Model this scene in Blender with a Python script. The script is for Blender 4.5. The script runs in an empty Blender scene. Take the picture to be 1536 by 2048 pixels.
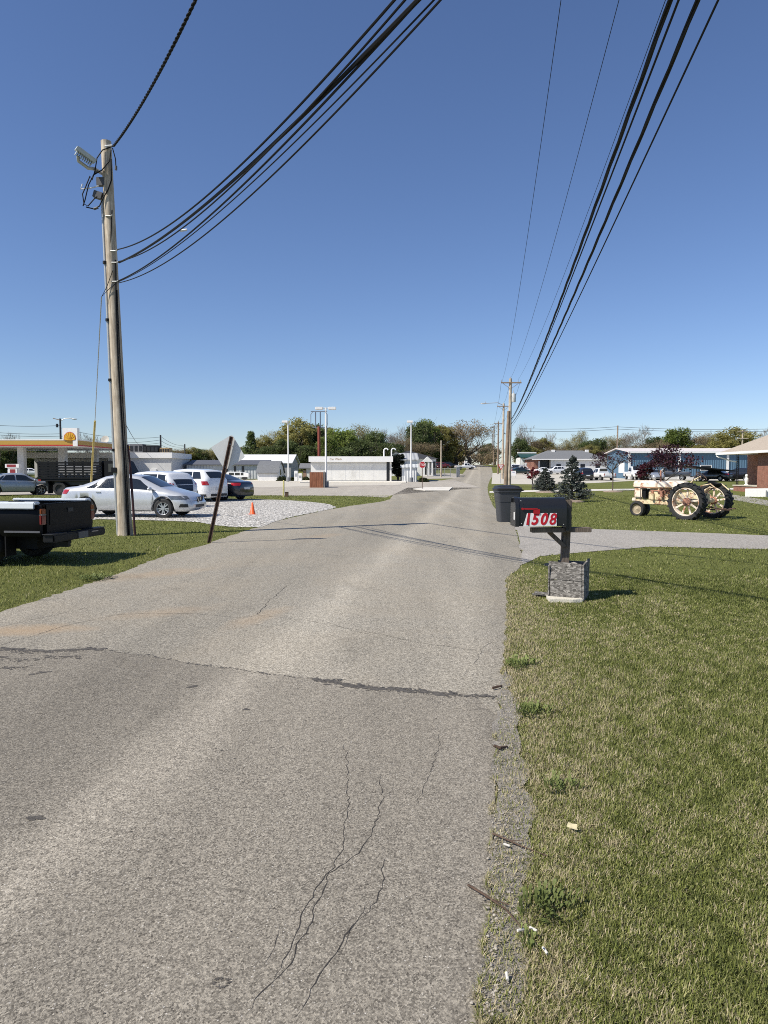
import bpy, bmesh, math, random
import numpy as np
from mathutils import Vector, Matrix
random.seed(7); NR = np.random.default_rng(7)
PI = math.pi
S = bpy.context.scene
COL = S.collection
# ------------------------------------------------------------------ camera
CAMH, F0, PITCH = 1.55, 1420.0, math.atan(81/1420.0)
cd = bpy.data.cameras.new('camera'); cam = bpy.data.objects.new('camera', cd); COL.objects.link(cam)
cam.location = (0, 0, CAMH); cam.rotation_euler = (PI/2-PITCH, 0, 0)
cd.sensor_fit = 'VERTICAL'; cd.sensor_height = 24; cd.lens = 24*F0/2048; cd.clip_start = .05; cd.clip_end = 5000
S.camera = cam
FW = Vector((0, math.cos(PITCH), -math.sin(PITCH))); UP = Vector((0, math.sin(PITCH), math.cos(PITCH)))
def ray(u, v): return Vector((1, 0, 0))*((u-768)/F0) + UP*((1024-v)/F0) + FW
def at(u, v, Y):
    """photo pixel -> world point on the plane y = Y"""
    d = ray(u, v); t = Y/d.y
    return Vector((d.x*t, Y, CAMH+d.z*t))
# ------------------------------------------------------------------ terrain profile (rises towards the far crest)
KY = [-400, 45, 65, 85, 95, 110, 130, 150, 170, 200, 225, 260, 400, 1500]
KZ = [0, 0, .05, .25, .35, .5, .75, 1.0, 1.7, 2.9, 3.6, 4.0, 4.5, 4.5]
def gz(y): return float(np.interp(y, KY, KZ))
def P(u, v):
    """photo pixel -> point on the ground"""
    d = ray(u, v); prev = 0.5
    lo, hi = .5, .5
    while hi < 700:
        hi = lo*1.02+.05
        if CAMH+d.z*(hi/d.y) <= gz(hi): break
        lo = hi
    for _ in range(40):
        m = (lo+hi)/2
        if CAMH+d.z*(m/d.y) <= gz(m): hi = m
        else: lo = m
    t = hi/d.y
    return Vector((d.x*t, hi, gz(hi)))
def G(x, y): return Vector((x, y, gz(y)))
def GU(u, Y): return Vector(((u-768)/F0*Y, Y, gz(Y)))
# ------------------------------------------------------------------ objects
def tag(o, label, cat, group=None):
    o['label'] = label; o['category'] = cat
    if group: o['group'] = group
    return o
def thing(name, label, cat, loc=(0, 0, 0), rz=0, group=None):
    o = bpy.data.objects.new(name, None); COL.objects.link(o)
    o.location = loc; o.rotation_euler = (0, 0, rz); o.empty_display_size = .2
    return tag(o, label, cat, group)
def kids(o): return [c for c in bpy.data.objects if c.parent == o]
def dup(root, loc, rz, label, group=None, scale=None):
    r = root.copy(); COL.objects.link(r); r.location = loc; r.rotation_euler = (0, 0, rz); r['label'] = label
    if group: r['group'] = group
    if scale: r.scale = scale
    for ch in kids(root):
        c = ch.copy(); COL.objects.link(c); c.parent = r
        for g in kids(ch):
            d = g.copy(); COL.objects.link(d); d.parent = c
    return r
class MB:
    def __init__(s): s.v = []; s.f = []; s.m = []
    def add(s, vs, fs, mi=0, M=None):
        n = len(s.v)
        s.v += [tuple(M @ Vector(q)) for q in vs] if M is not None else [tuple(q) for q in vs]
        s.f += [tuple(n+i for i in q) for q in fs]; s.m += [mi]*len(fs); return s
    def box(s, c, d, mi=0, M=None, rz=0, rx=0, ry=0):
        x, y, z = d[0]/2, d[1]/2, d[2]/2
        vs = [(-x, -y, -z), (x, -y, -z), (x, y, -z), (-x, y, -z), (-x, -y, z), (x, -y, z), (x, y, z), (-x, y, z)]
        T = Matrix.Translation(c) @ Matrix.Rotation(rz, 4, 'Z') @ Matrix.Rotation(ry, 4, 'Y') @ Matrix.Rotation(rx, 4, 'X')
        if M is not None: T = M @ T
        return s.add(vs, [(3, 2, 1, 0), (4, 5, 6, 7), (0, 1, 5, 4), (1, 2, 6, 5), (2, 3, 7, 6), (3, 0, 4, 7)], mi, T)
    def box2(s, a, b, mi=0, M=None):
        return s.box([(a[i]+b[i])/2 for i in range(3)], [abs(b[i]-a[i]) for i in range(3)], mi, M)
    def cyl(s, p0, p1, r0, r1=None, n=12, mi=0, caps=True, M=None):
        r1 = r0 if r1 is None else r1
        p0 = Vector(p0); p1 = Vector(p1); d = (p1-p0).normalized()
        a = d.cross(Vector((0, 0, 1)) if abs(d.z) < .9 else Vector((1, 0, 0))).normalized(); b = d.cross(a)
        vs = []
        for p, r in ((p0, r0), (p1, r1)):
            for i in range(n):
                t = 2*PI*i/n; vs.append(p+a*(r*math.cos(t))+b*(r*math.sin(t)))
        fs = [((i+1) % n, i, n+i, n+(i+1) % n) for i in range(n)]
        if caps: fs += [tuple(range(n)), tuple(range(2*n-1, n-1, -1))]
        return s.add(vs, fs, mi, M)
    def tube(s, path, r, n=6, mi=0, M=None, caps=True):
        path = [Vector(p) for p in path]; k = len(path)
        rr = r if isinstance(r, (list, tuple)) else [r]*k
        vs = []; a = None
        for i in range(k):
            d = (path[min(i+1, k-1)]-path[max(i-1, 0)]).normalized()
            if a is None: a = d.cross(Vector((0, 0, 1)) if abs(d.z) < .9 else Vector((1, 0, 0))).normalized()
            else: a = (a-d*a.dot(d)).normalized()
            b = d.cross(a)
            for j in range(n):
                t = 2*PI*j/n; vs.append(path[i]+a*(rr[i]*math.cos(t))+b*(rr[i]*math.sin(t)))
        fs = [(i*n+(j+1) % n, i*n+j, (i+1)*n+j, (i+1)*n+(j+1) % n) for i in range(k-1) for j in range(n)]
        if caps: fs += [tuple(range(n)), tuple(range(k*n-1, (k-1)*n-1, -1))]
        return s.add(vs, fs, mi, M)
    def lathe(s, prof, n=24, mi=0, M=None, close=False):
        vs = []; k = len(prof)
        for r, z in prof:
            for i in range(n):
                t = 2*PI*i/n; vs.append((r*math.cos(t), r*math.sin(t), z))
        fs = [(i*n+j, i*n+(j+1) % n, (i+1)*n+(j+1) % n, (i+1)*n+j) for i in range(k-1) for j in range(n)]
        if close: fs += [((k-1)*n+j, (k-1)*n+(j+1) % n, (j+1) % n, j) for j in range(n)]
        return s.add(vs, fs, mi, M)
    def prism(s, poly, z0, z1, mi=0, M=None):
        n = len(poly)
        vs = [(p[0], p[1], z0) for p in poly]+[(p[0], p[1], z1) for p in poly]
        fs = [tuple(range(n-1, -1, -1)), tuple(range(n, 2*n))]+[(i, (i+1) % n, n+(i+1) % n, n+i) for i in range(n)]
        return s.add(vs, fs, mi, M)
    def poly(s, pts, mi=0, M=None): return s.add(pts, [tuple(range(len(pts)))], mi, M)
    def ell(s, c, r, n=12, k=8, mi=0, M=None):
        vs = []; fs = []
        for i in range(k+1):
            ph = PI*i/k
            for j in range(n):
                t = 2*PI*j/n
                vs.append((c[0]+r[0]*math.sin(ph)*math.cos(t), c[1]+r[1]*math.sin(ph)*math.sin(t), c[2]+r[2]*math.cos(ph)))
        fs = [(i*n+j, (i+1)*n+j, (i+1)*n+(j+1) % n, i*n+(j+1) % n) for i in range(k) for j in range(n)]
        return s.add(vs, fs, mi, M)
    def build(s, name, mats, parent=None, smooth=False, bevel=0, merge=False, loc=None):
        me = bpy.data.meshes.new(name); me.from_pydata(s.v, [], s.f)
        mats = mats if isinstance(mats, (list, tuple)) else [mats]
        for m in mats: me.materials.append(m)
        me.polygons.foreach_set('material_index', s.m)
        if merge or bevel:
            bm = bmesh.new(); bm.from_mesh(me)
            bmesh.ops.remove_doubles(bm, verts=bm.verts, dist=1e-5)
            if bevel:
                es = [e for e in bm.edges if len(e.link_faces) == 2 and e.calc_face_angle(0) > .5]
                bmesh.ops.bevel(bm, geom=es, offset=bevel, segments=2, affect='EDGES', clamp_overlap=True)
            bm.normal_update(); bm.to_mesh(me); bm.free()
        if smooth:
            me.polygons.foreach_set('use_smooth', [True]*len(me.polygons))
            try: me.set_sharp_from_angle(angle=math.radians(smooth if smooth > 1 else 40))
            except Exception: pass
        me.update(); me.validate()
        o = bpy.data.objects.new(name, me); COL.objects.link(o)
        if parent is not None: o.parent = parent
        if loc is not None: o.location = loc
        return o
def text_mesh(body, size, mat, parent, M, name='lettering', ext=.002, shear=0, bold=0, sx=1):
    c = bpy.data.curves.new(name, 'FONT'); c.body = body; c.size = size; c.extrude = ext; c.align_x = 'CENTER'; c.align_y = 'CENTER'
    c.shear = shear; c.offset = bold
    t = bpy.data.objects.new('tmp', c); COL.objects.link(t)
    dg = bpy.context.evaluated_depsgraph_get(); me = bpy.data.meshes.new_from_object(t.evaluated_get(dg))
    bpy.data.objects.remove(t); me.transform(M @ Matrix.Diagonal((sx, 1, 1, 1))); me.materials.clear(); me.materials.append(mat)
    o = bpy.data.objects.new(name, me); COL.objects.link(o)
    if parent is not None: o.parent = parent
    return o
# ------------------------------------------------------------------ materials
def _new(name):
    m = bpy.data.materials.new(name); m.use_nodes = True; nt = m.node_tree
    return m, nt, nt.nodes['Principled BSDF']
def N(nt, t, **kw):
    n = nt.nodes.new(t)
    for k, v in kw.items():
        if k.startswith('i_'): n.inputs[int(k[2:]) if k[2:].isdigit() else k[2:].replace('_', ' ')].default_value = v
        else: setattr(n, k, v)
    return n
def c4(c): return (c[0], c[1], c[2], 1)
def noise(nt, co, scale, detail=4, rough=.55, dist=0):
    n = N(nt, 'ShaderNodeTexNoise'); n.inputs['Scale'].default_value = scale; n.inputs['Detail'].default_value = detail
    n.inputs['Roughness'].default_value = rough; n.inputs['Distortion'].default_value = dist
    nt.links.new(co, n.inputs['Vector']); return n
def ramp(nt, fac, stops):
    r = N(nt, 'ShaderNodeValToRGB'); e = r.color_ramp.elements
    while len(e) < len(stops): e.new(.5)
    for k, (p, c) in enumerate(stops): e[k].position = p; e[k].color = c4(c) if not isinstance(c, (int, float)) else (c, c, c, 1)
    nt.links.new(fac, r.inputs['Fac']); return r
def mix(nt, fac, a, b, blend='MIX'):
    m = N(nt, 'ShaderNodeMix', data_type='RGBA', blend_type=blend)
    for sock, val in ((m.inputs[0], fac), (m.inputs[6], a), (m.inputs[7], b)):
        if isinstance(val, (int, float)): sock.default_value = val
        elif isinstance(val, (tuple, list)): sock.default_value = c4(val)
        else: nt.links.new(val, sock)
    return m.outputs[2]
def coord(nt, kind='Object', sc=None, rz=0):
    t = N(nt, 'ShaderNodeTexCoord')
    if sc is None and rz == 0: return t.outputs[kind]
    mp = N(nt, 'ShaderNodeMapping'); mp.inputs['Scale'].default_value = sc or (1, 1, 1); mp.inputs['Rotation'].default_value = (0, 0, rz)
    nt.links.new(t.outputs[kind], mp.inputs['Vector']); return mp.outputs[0]
MC = {}
def mat(name, col, rough=.6, var=.12, scale=6, metal=0, bump=0, bscale=40, spec=.5, sc=None, col2=None, coat=0, dirt=0):
    """plain procedural surface: base colour broken up by two noises, optional bump"""
    if name in MC: return MC[name]
    m, nt, b = _new(name); MC[name] = m
    co = coord(nt, 'Object', sc)
    n1 = noise(nt, co, scale, 5, .6); n2 = noise(nt, co, scale*7, 3, .6)
    f = mix(nt, .35, n1.outputs['Fac'], n2.outputs['Fac'])
    lo = tuple(max(0, c*(1-var)) for c in col); hi = col2 if col2 else tuple(min(1, c*(1+var)) for c in col)
    r = ramp(nt, f, [(.3, lo), (.7, hi)])
    out = r.outputs['Color']
    if dirt:
        d = noise(nt, co, scale*.6, 6, .7); dr = ramp(nt, d.outputs['Fac'], [(.52, 0), (.75, dirt)])
        out = mix(nt, dr.outputs['Color'], out, (.12, .10, .075))
    nt.links.new(out, b.inputs['Base Color'])
    rr = ramp(nt, n2.outputs['Fac'], [(.2, max(0, rough-.08)), (.8, min(1, rough+.08))]); nt.links.new(rr.outputs['Color'], b.inputs['Roughness'])
    b.inputs['Metallic'].default_value = metal; b.inputs['Specular IOR Level'].default_value = spec
    if coat: b.inputs['Coat Weight'].default_value = coat; b.inputs['Coat Roughness'].default_value = .05
    if bump:
        bn = noise(nt, co, bscale, 4, .6); bp = N(nt, 'ShaderNodeBump'); bp.inputs['Strength'].default_value = bump; bp.inputs['Distance'].default_value = .02
        nt.links.new(bn.outputs['Fac'], bp.inputs['Height']); nt.links.new(bp.outputs[0], b.inputs['Normal'])
    return m
def paint(name, col, metal=0, rough=.35, coat=1):
    return mat(name, col, rough, .03, 2, metal, coat=coat)
def ribbed(name, col, axis=0, pitch=.3, depth=.5, rough=.5, var=.08, dirt=.25):
    """ribbed sheet-metal or siding: bump waves along one object axis"""
    if name in MC: return MC[name]
    m = mat(name, col, rough, var, 1.5, dirt=dirt); nt = m.node_tree; b = nt.nodes['Principled BSDF']
    w = N(nt, 'ShaderNodeTexWave', wave_type='BANDS', bands_direction='XYZ'[axis], wave_profile='SAW' if depth < 0 else 'SIN')
    w.inputs['Scale'].default_value = 1/pitch*.314; nt.links.new(coord(nt), w.inputs['Vector'])
    bp = N(nt, 'ShaderNodeBump'); bp.inputs['Strength'].default_value = abs(depth); bp.inputs['Distance'].default_value = .05
    nt.links.new(w.outputs['Fac'], bp.inputs['Height']); nt.links.new(bp.outputs[0], b.inputs['Normal'])
    return m
def brickmat(name, c1, c2, mortar, scale=4.0):
    if name in MC: return MC[name]
    m, nt, b = _new(name); MC[name] = m
    t = N(nt, 'ShaderNodeTexCoord'); sp = N(nt, 'ShaderNodeSeparateXYZ'); nt.links.new(t.outputs['Object'], sp.inputs[0])
    ad = N(nt, 'ShaderNodeMath', operation='ADD'); nt.links.new(sp.outputs[0], ad.inputs[0]); nt.links.new(sp.outputs[1], ad.inputs[1])
    cb = N(nt, 'ShaderNodeCombineXYZ'); nt.links.new(ad.outputs[0], cb.inputs[0]); nt.links.new(sp.outputs[2], cb.inputs[1])
    k = N(nt, 'ShaderNodeTexBrick'); nt.links.new(cb.outputs[0], k.inputs['Vector'])
    k.inputs['Scale'].default_value = scale; k.inputs['Color1'].default_value = c4(c1); k.inputs['Color2'].default_value = c4(c2)
    k.inputs['Mortar'].default_value = c4(mortar); k.inputs['Mortar Size'].default_value = .012
    nn = noise(nt, t.outputs['Object'], 3, 5)
    nt.links.new(mix(nt, .25, k.outputs['Color'], ramp(nt, nn.outputs['Fac'], [(.3, (.08, .03, .02)), (.7, (.42, .25, .18))]).outputs[0]), b.inputs['Base Color'])
    bp = N(nt, 'ShaderNodeBump'); bp.inputs['Strength'].default_value = .5; bp.invert = True; nt.links.new(k.outputs['Fac'], bp.inputs['Height'])
    nt.links.new(bp.outputs[0], b.inputs['Normal']); b.inputs['Roughness'].default_value = .85
    return m
def leafmat(name, cols, scale=.9, rough=.6, trans=.45):
    """foliage: hue varies from clump to clump"""
    if name in MC: return MC[name]
    m, nt, b = _new(name); MC[name] = m
    co = coord(nt); n1 = noise(nt, co, scale, 3, .6); n2 = noise(nt, co, scale*9, 2)
    f = mix(nt, .45, n1.outputs['Fac'], n2.outputs['Fac'])
    st = [(.32+.36*i/(len(cols)-1), c) for i, c in enumerate(cols)]
    oi = N(nt, 'ShaderNodeObjectInfo')
    hs = N(nt, 'ShaderNodeHueSaturation'); vr = ramp(nt, oi.outputs['Random'], [(0, .78), (1, 1.2)])
    nt.links.new(ramp(nt, f, st).outputs[0], hs.inputs['Color']); nt.links.new(vr.outputs[0], hs.inputs['Value'])
    nt.links.new(hs.outputs[0], b.inputs['Base Color']); b.inputs['Roughness'].default_value = rough; b.inputs['Specular IOR Level'].default_value = .25
    if trans:
        tr = N(nt, 'ShaderNodeBsdfTranslucent'); nt.links.new(hs.outputs[0], tr.inputs['Color'])
        ms = N(nt, 'ShaderNodeMixShader'); ms.inputs[0].default_value = trans
        out = nt.nodes['Material Output']; nt.links.new(b.outputs[0], ms.inputs[1]); nt.links.new(tr.outputs[0], ms.inputs[2]); nt.links.new(ms.outputs[0], out.inputs['Surface'])
    return m
# ------------------------------------------------------------------ sky, sun, view
SUN_EL, SUN_AZ = math.radians(46.5), math.atan2(-.887, -.461)      # azimuth measured from +Y towards +X
sdir = Vector((math.sin(SUN_AZ)*math.cos(SUN_EL), math.cos(SUN_AZ)*math.cos(SUN_EL), math.sin(SUN_EL)))
W = bpy.data.worlds.new('World'); S.world = W; W.use_nodes = True
wn = W.node_tree; bg = wn.nodes['Background']
sky = wn.nodes.new('ShaderNodeTexSky'); sky.sky_type = 'NISHITA'; sky.sun_disc = False
sky.sun_elevation = SUN_EL; sky.sun_rotation = SUN_AZ % (2*PI)
sky.altitude = 100; sky.air_density = 1.0; sky.dust_density = 0; sky.ozone_density = 2.5
wm = wn.nodes.new('ShaderNodeMix'); wm.data_type = 'RGBA'; wm.blend_type = 'MULTIPLY'; wm.inputs[0].default_value = 1
wm.inputs[7].default_value = (.91, .98, 1.20, 1); wn.links.new(sky.outputs[0], wm.inputs[6]); wn.links.new(wm.outputs[2], bg.inputs['Color']); bg.inputs['Strength'].default_value = .085
sl = bpy.data.lights.new('sun', 'SUN'); sl.energy = 5.0; sl.angle = math.radians(.53); sl.color = (1, .94, .84)
so = bpy.data.objects.new('sun', sl); COL.objects.link(so); so.rotation_euler = sdir.to_track_quat('Z', 'Y').to_euler()
so.location = (0, 0, 60)
S.view_settings.view_transform = 'Standard'; S.view_settings.look = 'None'; S.view_settings.gamma = 1; S.view_settings.exposure = .25
S.render.engine = 'CYCLES'
S.cycles.use_denoising = False; S.cycles.filter_width = 1.0
# ================================================================== SETTING: ground sheets
def drape(name, polys, m, off, edge_noise=0, thick=0):
    """flat polygon(s) laid over the terrain, cut at every terrain knot"""
    bm = bmesh.new()
    for poly in polys:
        vs = [bm.verts.new((p[0], p[1], 0)) for p in poly]
        bm.faces.new(vs)
    bmesh.ops.triangulate(bm, faces=bm.faces[:])
    for y in KY[1:-1]:
        bmesh.ops.bisect_plane(bm, geom=bm.verts[:]+bm.edges[:]+bm.faces[:], plane_co=(0, y, 0), plane_no=(0, 1, 0))
    bmesh.ops.recalc_face_normals(bm, faces=bm.faces)
    for f in bm.faces:
        if f.normal.z < 0: f.normal_flip()
    for v in bm.verts: v.co.z = gz(v.co.y)+off
    if thick:
        r = bmesh.ops.extrude_face_region(bm, geom=bm.faces[:])
        for e in r['geom']:
            if isinstance(e, bmesh.types.BMVert): e.co.z += thick
    me = bpy.data.meshes.new(name); bm.to_mesh(me); bm.free(); me.materials.append(m)
    o = bpy.data.objects.new(name, me); COL.objects.link(o); o['kind'] = 'structure'
    return o
def jag(pts, step=.25, amp=.04, seed=1, closed=True):
    """subdivide an outline and roughen it"""
    rr = random.Random(seed); out = []
    n = len(pts)
    for i in range(n if closed else n-1):
        a, b = pts[i], pts[(i+1) % n]; L = math.hypot(b[0]-a[0], b[1]-a[1])
        st = step*max(1, min(a[1], b[1])/8)
        k = max(1, min(60, int(L/st)))
        for j in range(k):
            t = j/k; x = a[0]+(b[0]-a[0])*t; y = a[1]+(b[1]-a[1])*t
            w = amp if j else amp*.3
            out.append((x+rr.uniform(-w, w), y+rr.uniform(-w, w)))
    return out
def PX(*uv): return [tuple(P(u, v)[:2]) for u, v in uv]
# ---- materials
def asphalt(name, c_lo, c_hi, warm, fine=95, track=.5, tracks=None, stains=()):
    m, nt, b = _new(name)
    co = coord(nt); coT = coord(nt, sc=(1.15, .05, 1), rz=math.radians(7.7))
    g1 = N(nt, 'ShaderNodeTexVoronoi'); g1.inputs['Scale'].default_value = fine; nt.links.new(co, g1.inputs['Vector'])
    gr = N(nt, 'ShaderNodeRGBToBW'); nt.links.new(g1.outputs['Color'], gr.inputs[0])
    g2 = noise(nt, co, fine*2.2, 3, .7); g3 = noise(nt, co, 30, 4, .7)
    f = mix(nt, .25, mix(nt, .5, gr.outputs[0], g2.outputs['Fac']), g3.outputs['Fac'])
    base = ramp(nt, f, [(.28, c_lo), (.5, tuple((a+c)/2 for a, c in zip(c_lo, c_hi))), (.70, c_hi)]).outputs[0]
    tr = ramp(nt, noise(nt, coT, 1.3, 5, .6, .4).outputs['Fac'], [(.36, .78), (.64, 1.2)])
    base = mix(nt, track, base, mix(nt, 1.0, base, tr.outputs[0], 'MULTIPLY'))
    if tracks:
        sx = N(nt, 'ShaderNodeSeparateXYZ'); nt.links.new(co, sx.inputs[0])
        m1 = N(nt, 'ShaderNodeMath', operation='MULTIPLY_ADD'); nt.links.new(sx.outputs[1], m1.inputs[0]); m1.inputs[1].default_value = -.135; nt.links.new(sx.outputs[0], m1.inputs[2])
        wob = noise(nt, coord(nt, sc=(1.2, .45, 1)), 1.6, 6, .7, .5); m2 = N(nt, 'ShaderNodeMath', operation='MULTIPLY_ADD'); nt.links.new(wob.outputs['Fac'], m2.inputs[0]); m2.inputs[1].default_value = .5; nt.links.new(m1.outputs[0], m2.inputs[2])
        mr = N(nt, 'ShaderNodeMapRange'); mr.inputs['From Min'].default_value = -6+.25; mr.inputs['From Max'].default_value = 3+.25; nt.links.new(m2.outputs[0], mr.inputs['Value'])
        tk = ramp(nt, mr.outputs[0], [((q+6)/9, v) for q, v in tracks]); base = mix(nt, 1.0, base, tk.outputs[0], 'MULTIPLY')
    for cx, cy, rx, ry, rot, amt in stains:
        mp = N(nt, 'ShaderNodeMapping', vector_type='TEXTURE'); mp.inputs['Location'].default_value = (cx, cy, 0); mp.inputs['Rotation'].default_value = (0, 0, rot); mp.inputs['Scale'].default_value = (rx, ry, 1)
        nt.links.new(co, mp.inputs['Vector']); ln = N(nt, 'ShaderNodeVectorMath', operation='LENGTH'); nt.links.new(mp.outputs[0], ln.inputs[0])
        ns = noise(nt, co, 2.2, 6, .7, .5); ad = N(nt, 'ShaderNodeMath', operation='MULTIPLY_ADD'); nt.links.new(ns.outputs['Fac'], ad.inputs[0]); ad.inputs[1].default_value = .8; nt.links.new(ln.outputs['Value'], ad.inputs[2])
        rs = ramp(nt, ad.outputs[0], [(.75, amt), (1.0, amt*.7), (1.0, 0)]); rs.color_ramp.elements[0].position = .35; rs.color_ramp.elements[1].position = .65
        base = mix(nt, rs.outputs[0], base, (.43, .31, .19))
    bl = ramp(nt, noise(nt, co, .33, 5, .65, .6).outputs['Fac'], [(.46, 0), (.75, .45)])
    base = mix(nt, bl.outputs[0], base, mix(nt, .55, base, warm))
    dk = ramp(nt, noise(nt, co, .9, 6, .7, .3).outputs['Fac'], [(.25, .72), (.42, 1)])
    base = mix(nt, 1.0, base, dk.outputs[0], 'MULTIPLY')
    sp = N(nt, 'ShaderNodeTexVoronoi'); sp.inputs['Scale'].default_value = 60; nt.links.new(co, sp.inputs['Vector'])
    spr = ramp(nt, sp.outputs['Distance'], [(.10, 1), (.2, 0)])
    sel = N(nt, 'ShaderNodeSeparateColor'); nt.links.new(sp.outputs['Color'], sel.inputs[0])
    sm = N(nt, 'ShaderNodeMath', operation='GREATER_THAN'); sm.inputs[1].default_value = .72; nt.links.new(sel.outputs[0], sm.inputs[0])
    sf = N(nt, 'ShaderNodeMath', operation='MULTIPLY'); nt.links.new(sm.outputs[0], sf.inputs[0]); nt.links.new(spr.outputs[0], sf.inputs[1])
    base = mix(nt, sf.outputs[0], base, (.66, .62, .55))
    nt.links.new(base, b.inputs['Base Color']); b.inputs['Roughness'].default_value = .9; b.inputs['Specular IOR Level'].default_value = .25
    h = mix(nt, .5, gr.outputs[0], g2.outputs['Fac'])
    bp = N(nt, 'ShaderNodeBump'); bp.inputs['Strength'].default_value = .75; bp.inputs['Distance'].default_value = .012; nt.links.new(h, bp.inputs['Height'])
    nt.links.new(bp.outputs[0], b.inputs['Normal'])
    return m
TRK = [(-5.2, .95), (-3.5, .86), (-2.6, .80), (-2.1, .92), (-1.72, 1.2), (-1.3, .99), (-.6, .93), (-.1, 1.04), (.25, .84), (.8, .86)]
_st = lambda u, v: P(u, v)
M_road = asphalt('old_asphalt', (.09, .08, .062), (.60, .545, .44), (.46, .37, .25), 110, .35, TRK, [(_st(40, 1262).x, _st(40, 1262).y, 1.3, .55, .1, .75), (_st(330, 1225).x, _st(330, 1225).y, 1.3, .5, .6, .35), (_st(520, 1235).x, _st(520, 1235).y, .35, 1.3, -.35, .45), (_st(300, 1150).x, _st(300, 1150).y, .7, 2.0, -.8, .45), (_st(650, 1072).x, _st(650, 1072).y, .7, 1.6, -.4, .35)])
M_patch = asphalt('chip_seal', (.055, .047, .037), (.525, .47, .375), (.40, .355, .28), 165, .35, [(-5.2, .98), (-3.5, .90), (-2.6, .78), (-2.05, .86), (-1.72, 1.34), (-1.35, 1.0), (-.6, .95), (-.1, 1.05), (.25, .84), (.8, .86)])
M_lot = asphalt('lot_asphalt', (.20, .18, .15), (.58, .53, .45), (.5, .43, .33), 40, .3)
M_drive = asphalt('drive_concrete', (.19, .175, .15), (.50, .465, .41), (.46, .41, .34), 45, .3)
M_conc = mat('pale_concrete', (.52, .48, .40), .85, .14, 2.5, bump=.2, bscale=30, dirt=.15)
M_kerb = mat('kerb_concrete', (.66, .62, .54), .85, .12, 3, bump=.2, bscale=30)
M_crack = mat('crack', (.04, .035, .03), .95, .4, 20)
def grassmat(name, sc=1.0):
    m, nt, b = _new(name); co = coord(nt)
    n1 = noise(nt, co, .5*sc, 5, .65); n2 = noise(nt, co, 4.5*sc, 5, .7); n3 = noise(nt, co, 45*sc, 4, .7); n4 = noise(nt, co, .045, 4, .6)
    f = mix(nt, .55, mix(nt, .5, n1.outputs['Fac'], n2.outputs['Fac']), n3.outputs['Fac'])
    base = ramp(nt, f, [(.33, (.045, .050, .014)), (.45, (.115, .125, .034)), (.56, (.18, .185, .058)), (.70, (.33, .29, .14))]).outputs[0]
    base = mix(nt, ramp(nt, n4.outputs['Fac'], [(.4, 0), (.6, .35)]).outputs[0], base, (.13, .155, .042))
    nt.links.new(base, b.inputs['Base Color']); b.inputs['Roughness'].default_value = .95; b.inputs['Specular IOR Level'].default_value = .1
    bp = N(nt, 'ShaderNodeBump'); bp.inputs['Strength'].default_value = 1; bp.inputs['Distance'].default_value = .05
    nt.links.new(mix(nt, .5, n2.outputs['Fac'], n3.outputs['Fac']), bp.inputs['Height']); nt.links.new(bp.outputs[0], b.inputs['Normal'])
    return m
M_grass = grassmat('lawn_ground')
def gravelmat():
    m, nt, b = _new('white_gravel'); co = coord(nt)
    v = N(nt, 'ShaderNodeTexVoronoi'); v.inputs['Scale'].default_value = 16; nt.links.new(co, v.inputs['Vector'])
    d = ramp(nt, v.outputs['Distance'], [(.32, 1), (.68, .16)])
    bw = N(nt, 'ShaderNodeRGBToBW'); nt.links.new(v.outputs['Color'], bw.inputs[0])
    c = ramp(nt, bw.outputs[0], [(.1, (.44, .40, .34)), (.4, (.83, .785, .70)), (.8, (.90, .87, .80))])
    nt.links.new(mix(nt, 1, c.outputs[0], d.outputs[0], 'MULTIPLY'), b.inputs['Base Color'])
    bp = N(nt, 'ShaderNodeBump'); bp.inputs['Strength'].default_value = .8; bp.inputs['Distance'].default_value = .03; bp.invert = True
    nt.links.new(v.outputs['Distance'], bp.inputs['Height']); nt.links.new(bp.outputs[0], b.inputs['Normal']); b.inputs['Roughness'].default_value = .9
    return m
M_gravel = gravelmat()
# ---- base terrain
drape('ground', [[(-900, -60), (900, -60), (900, 1400), (-900, 1400)]], M_grass, 0)
# ---- road outline (traced on the ground plane)
road_right = PX((952, 2046), (968, 1850), (978, 1700), (985, 1560), (996, 1440), (1001, 1380), (1010, 1300), (1014, 1230), (1013, 1160), (1024, 1148), (1046, 1128), (1043, 1108), (1037, 1080), (1030, 1054), (1012, 1042), (1000, 1030), (985, 1010), (977, 990), (975, 975), (977, 967), (980, 960), (985, 952), (985, 943), (983, 934))
road_left = PX((933, 934), (931, 941), (925, 948), (912, 956))
road_left2 = PX((780, 999), (760, 1004), (700, 1012), (640, 1023), (560, 1041), (470, 1069), (400, 1093), (330, 1111), (200, 1161), (60, 1206), (0, 1226))
near_r = [(.31, 1.0), (.35, 0.0), (.5, -6)]
rp = [(.5, -6), (.28, .6)]+road_right+[(road_right[-1][0]+2, 262), (road_left[0][0]+4, 262)]+road_left
main = jag(rp, .10, .022, 3, False)+[rp[-1]]+[(2.2, 70), (.6, 47)]+jag(road_left2, .12, .04, 4, False)+[road_left2[-1]]+[(-9, 8.2), (-12, 4), (-12, -6)]
drape('road', [main], M_road, .006)
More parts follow.
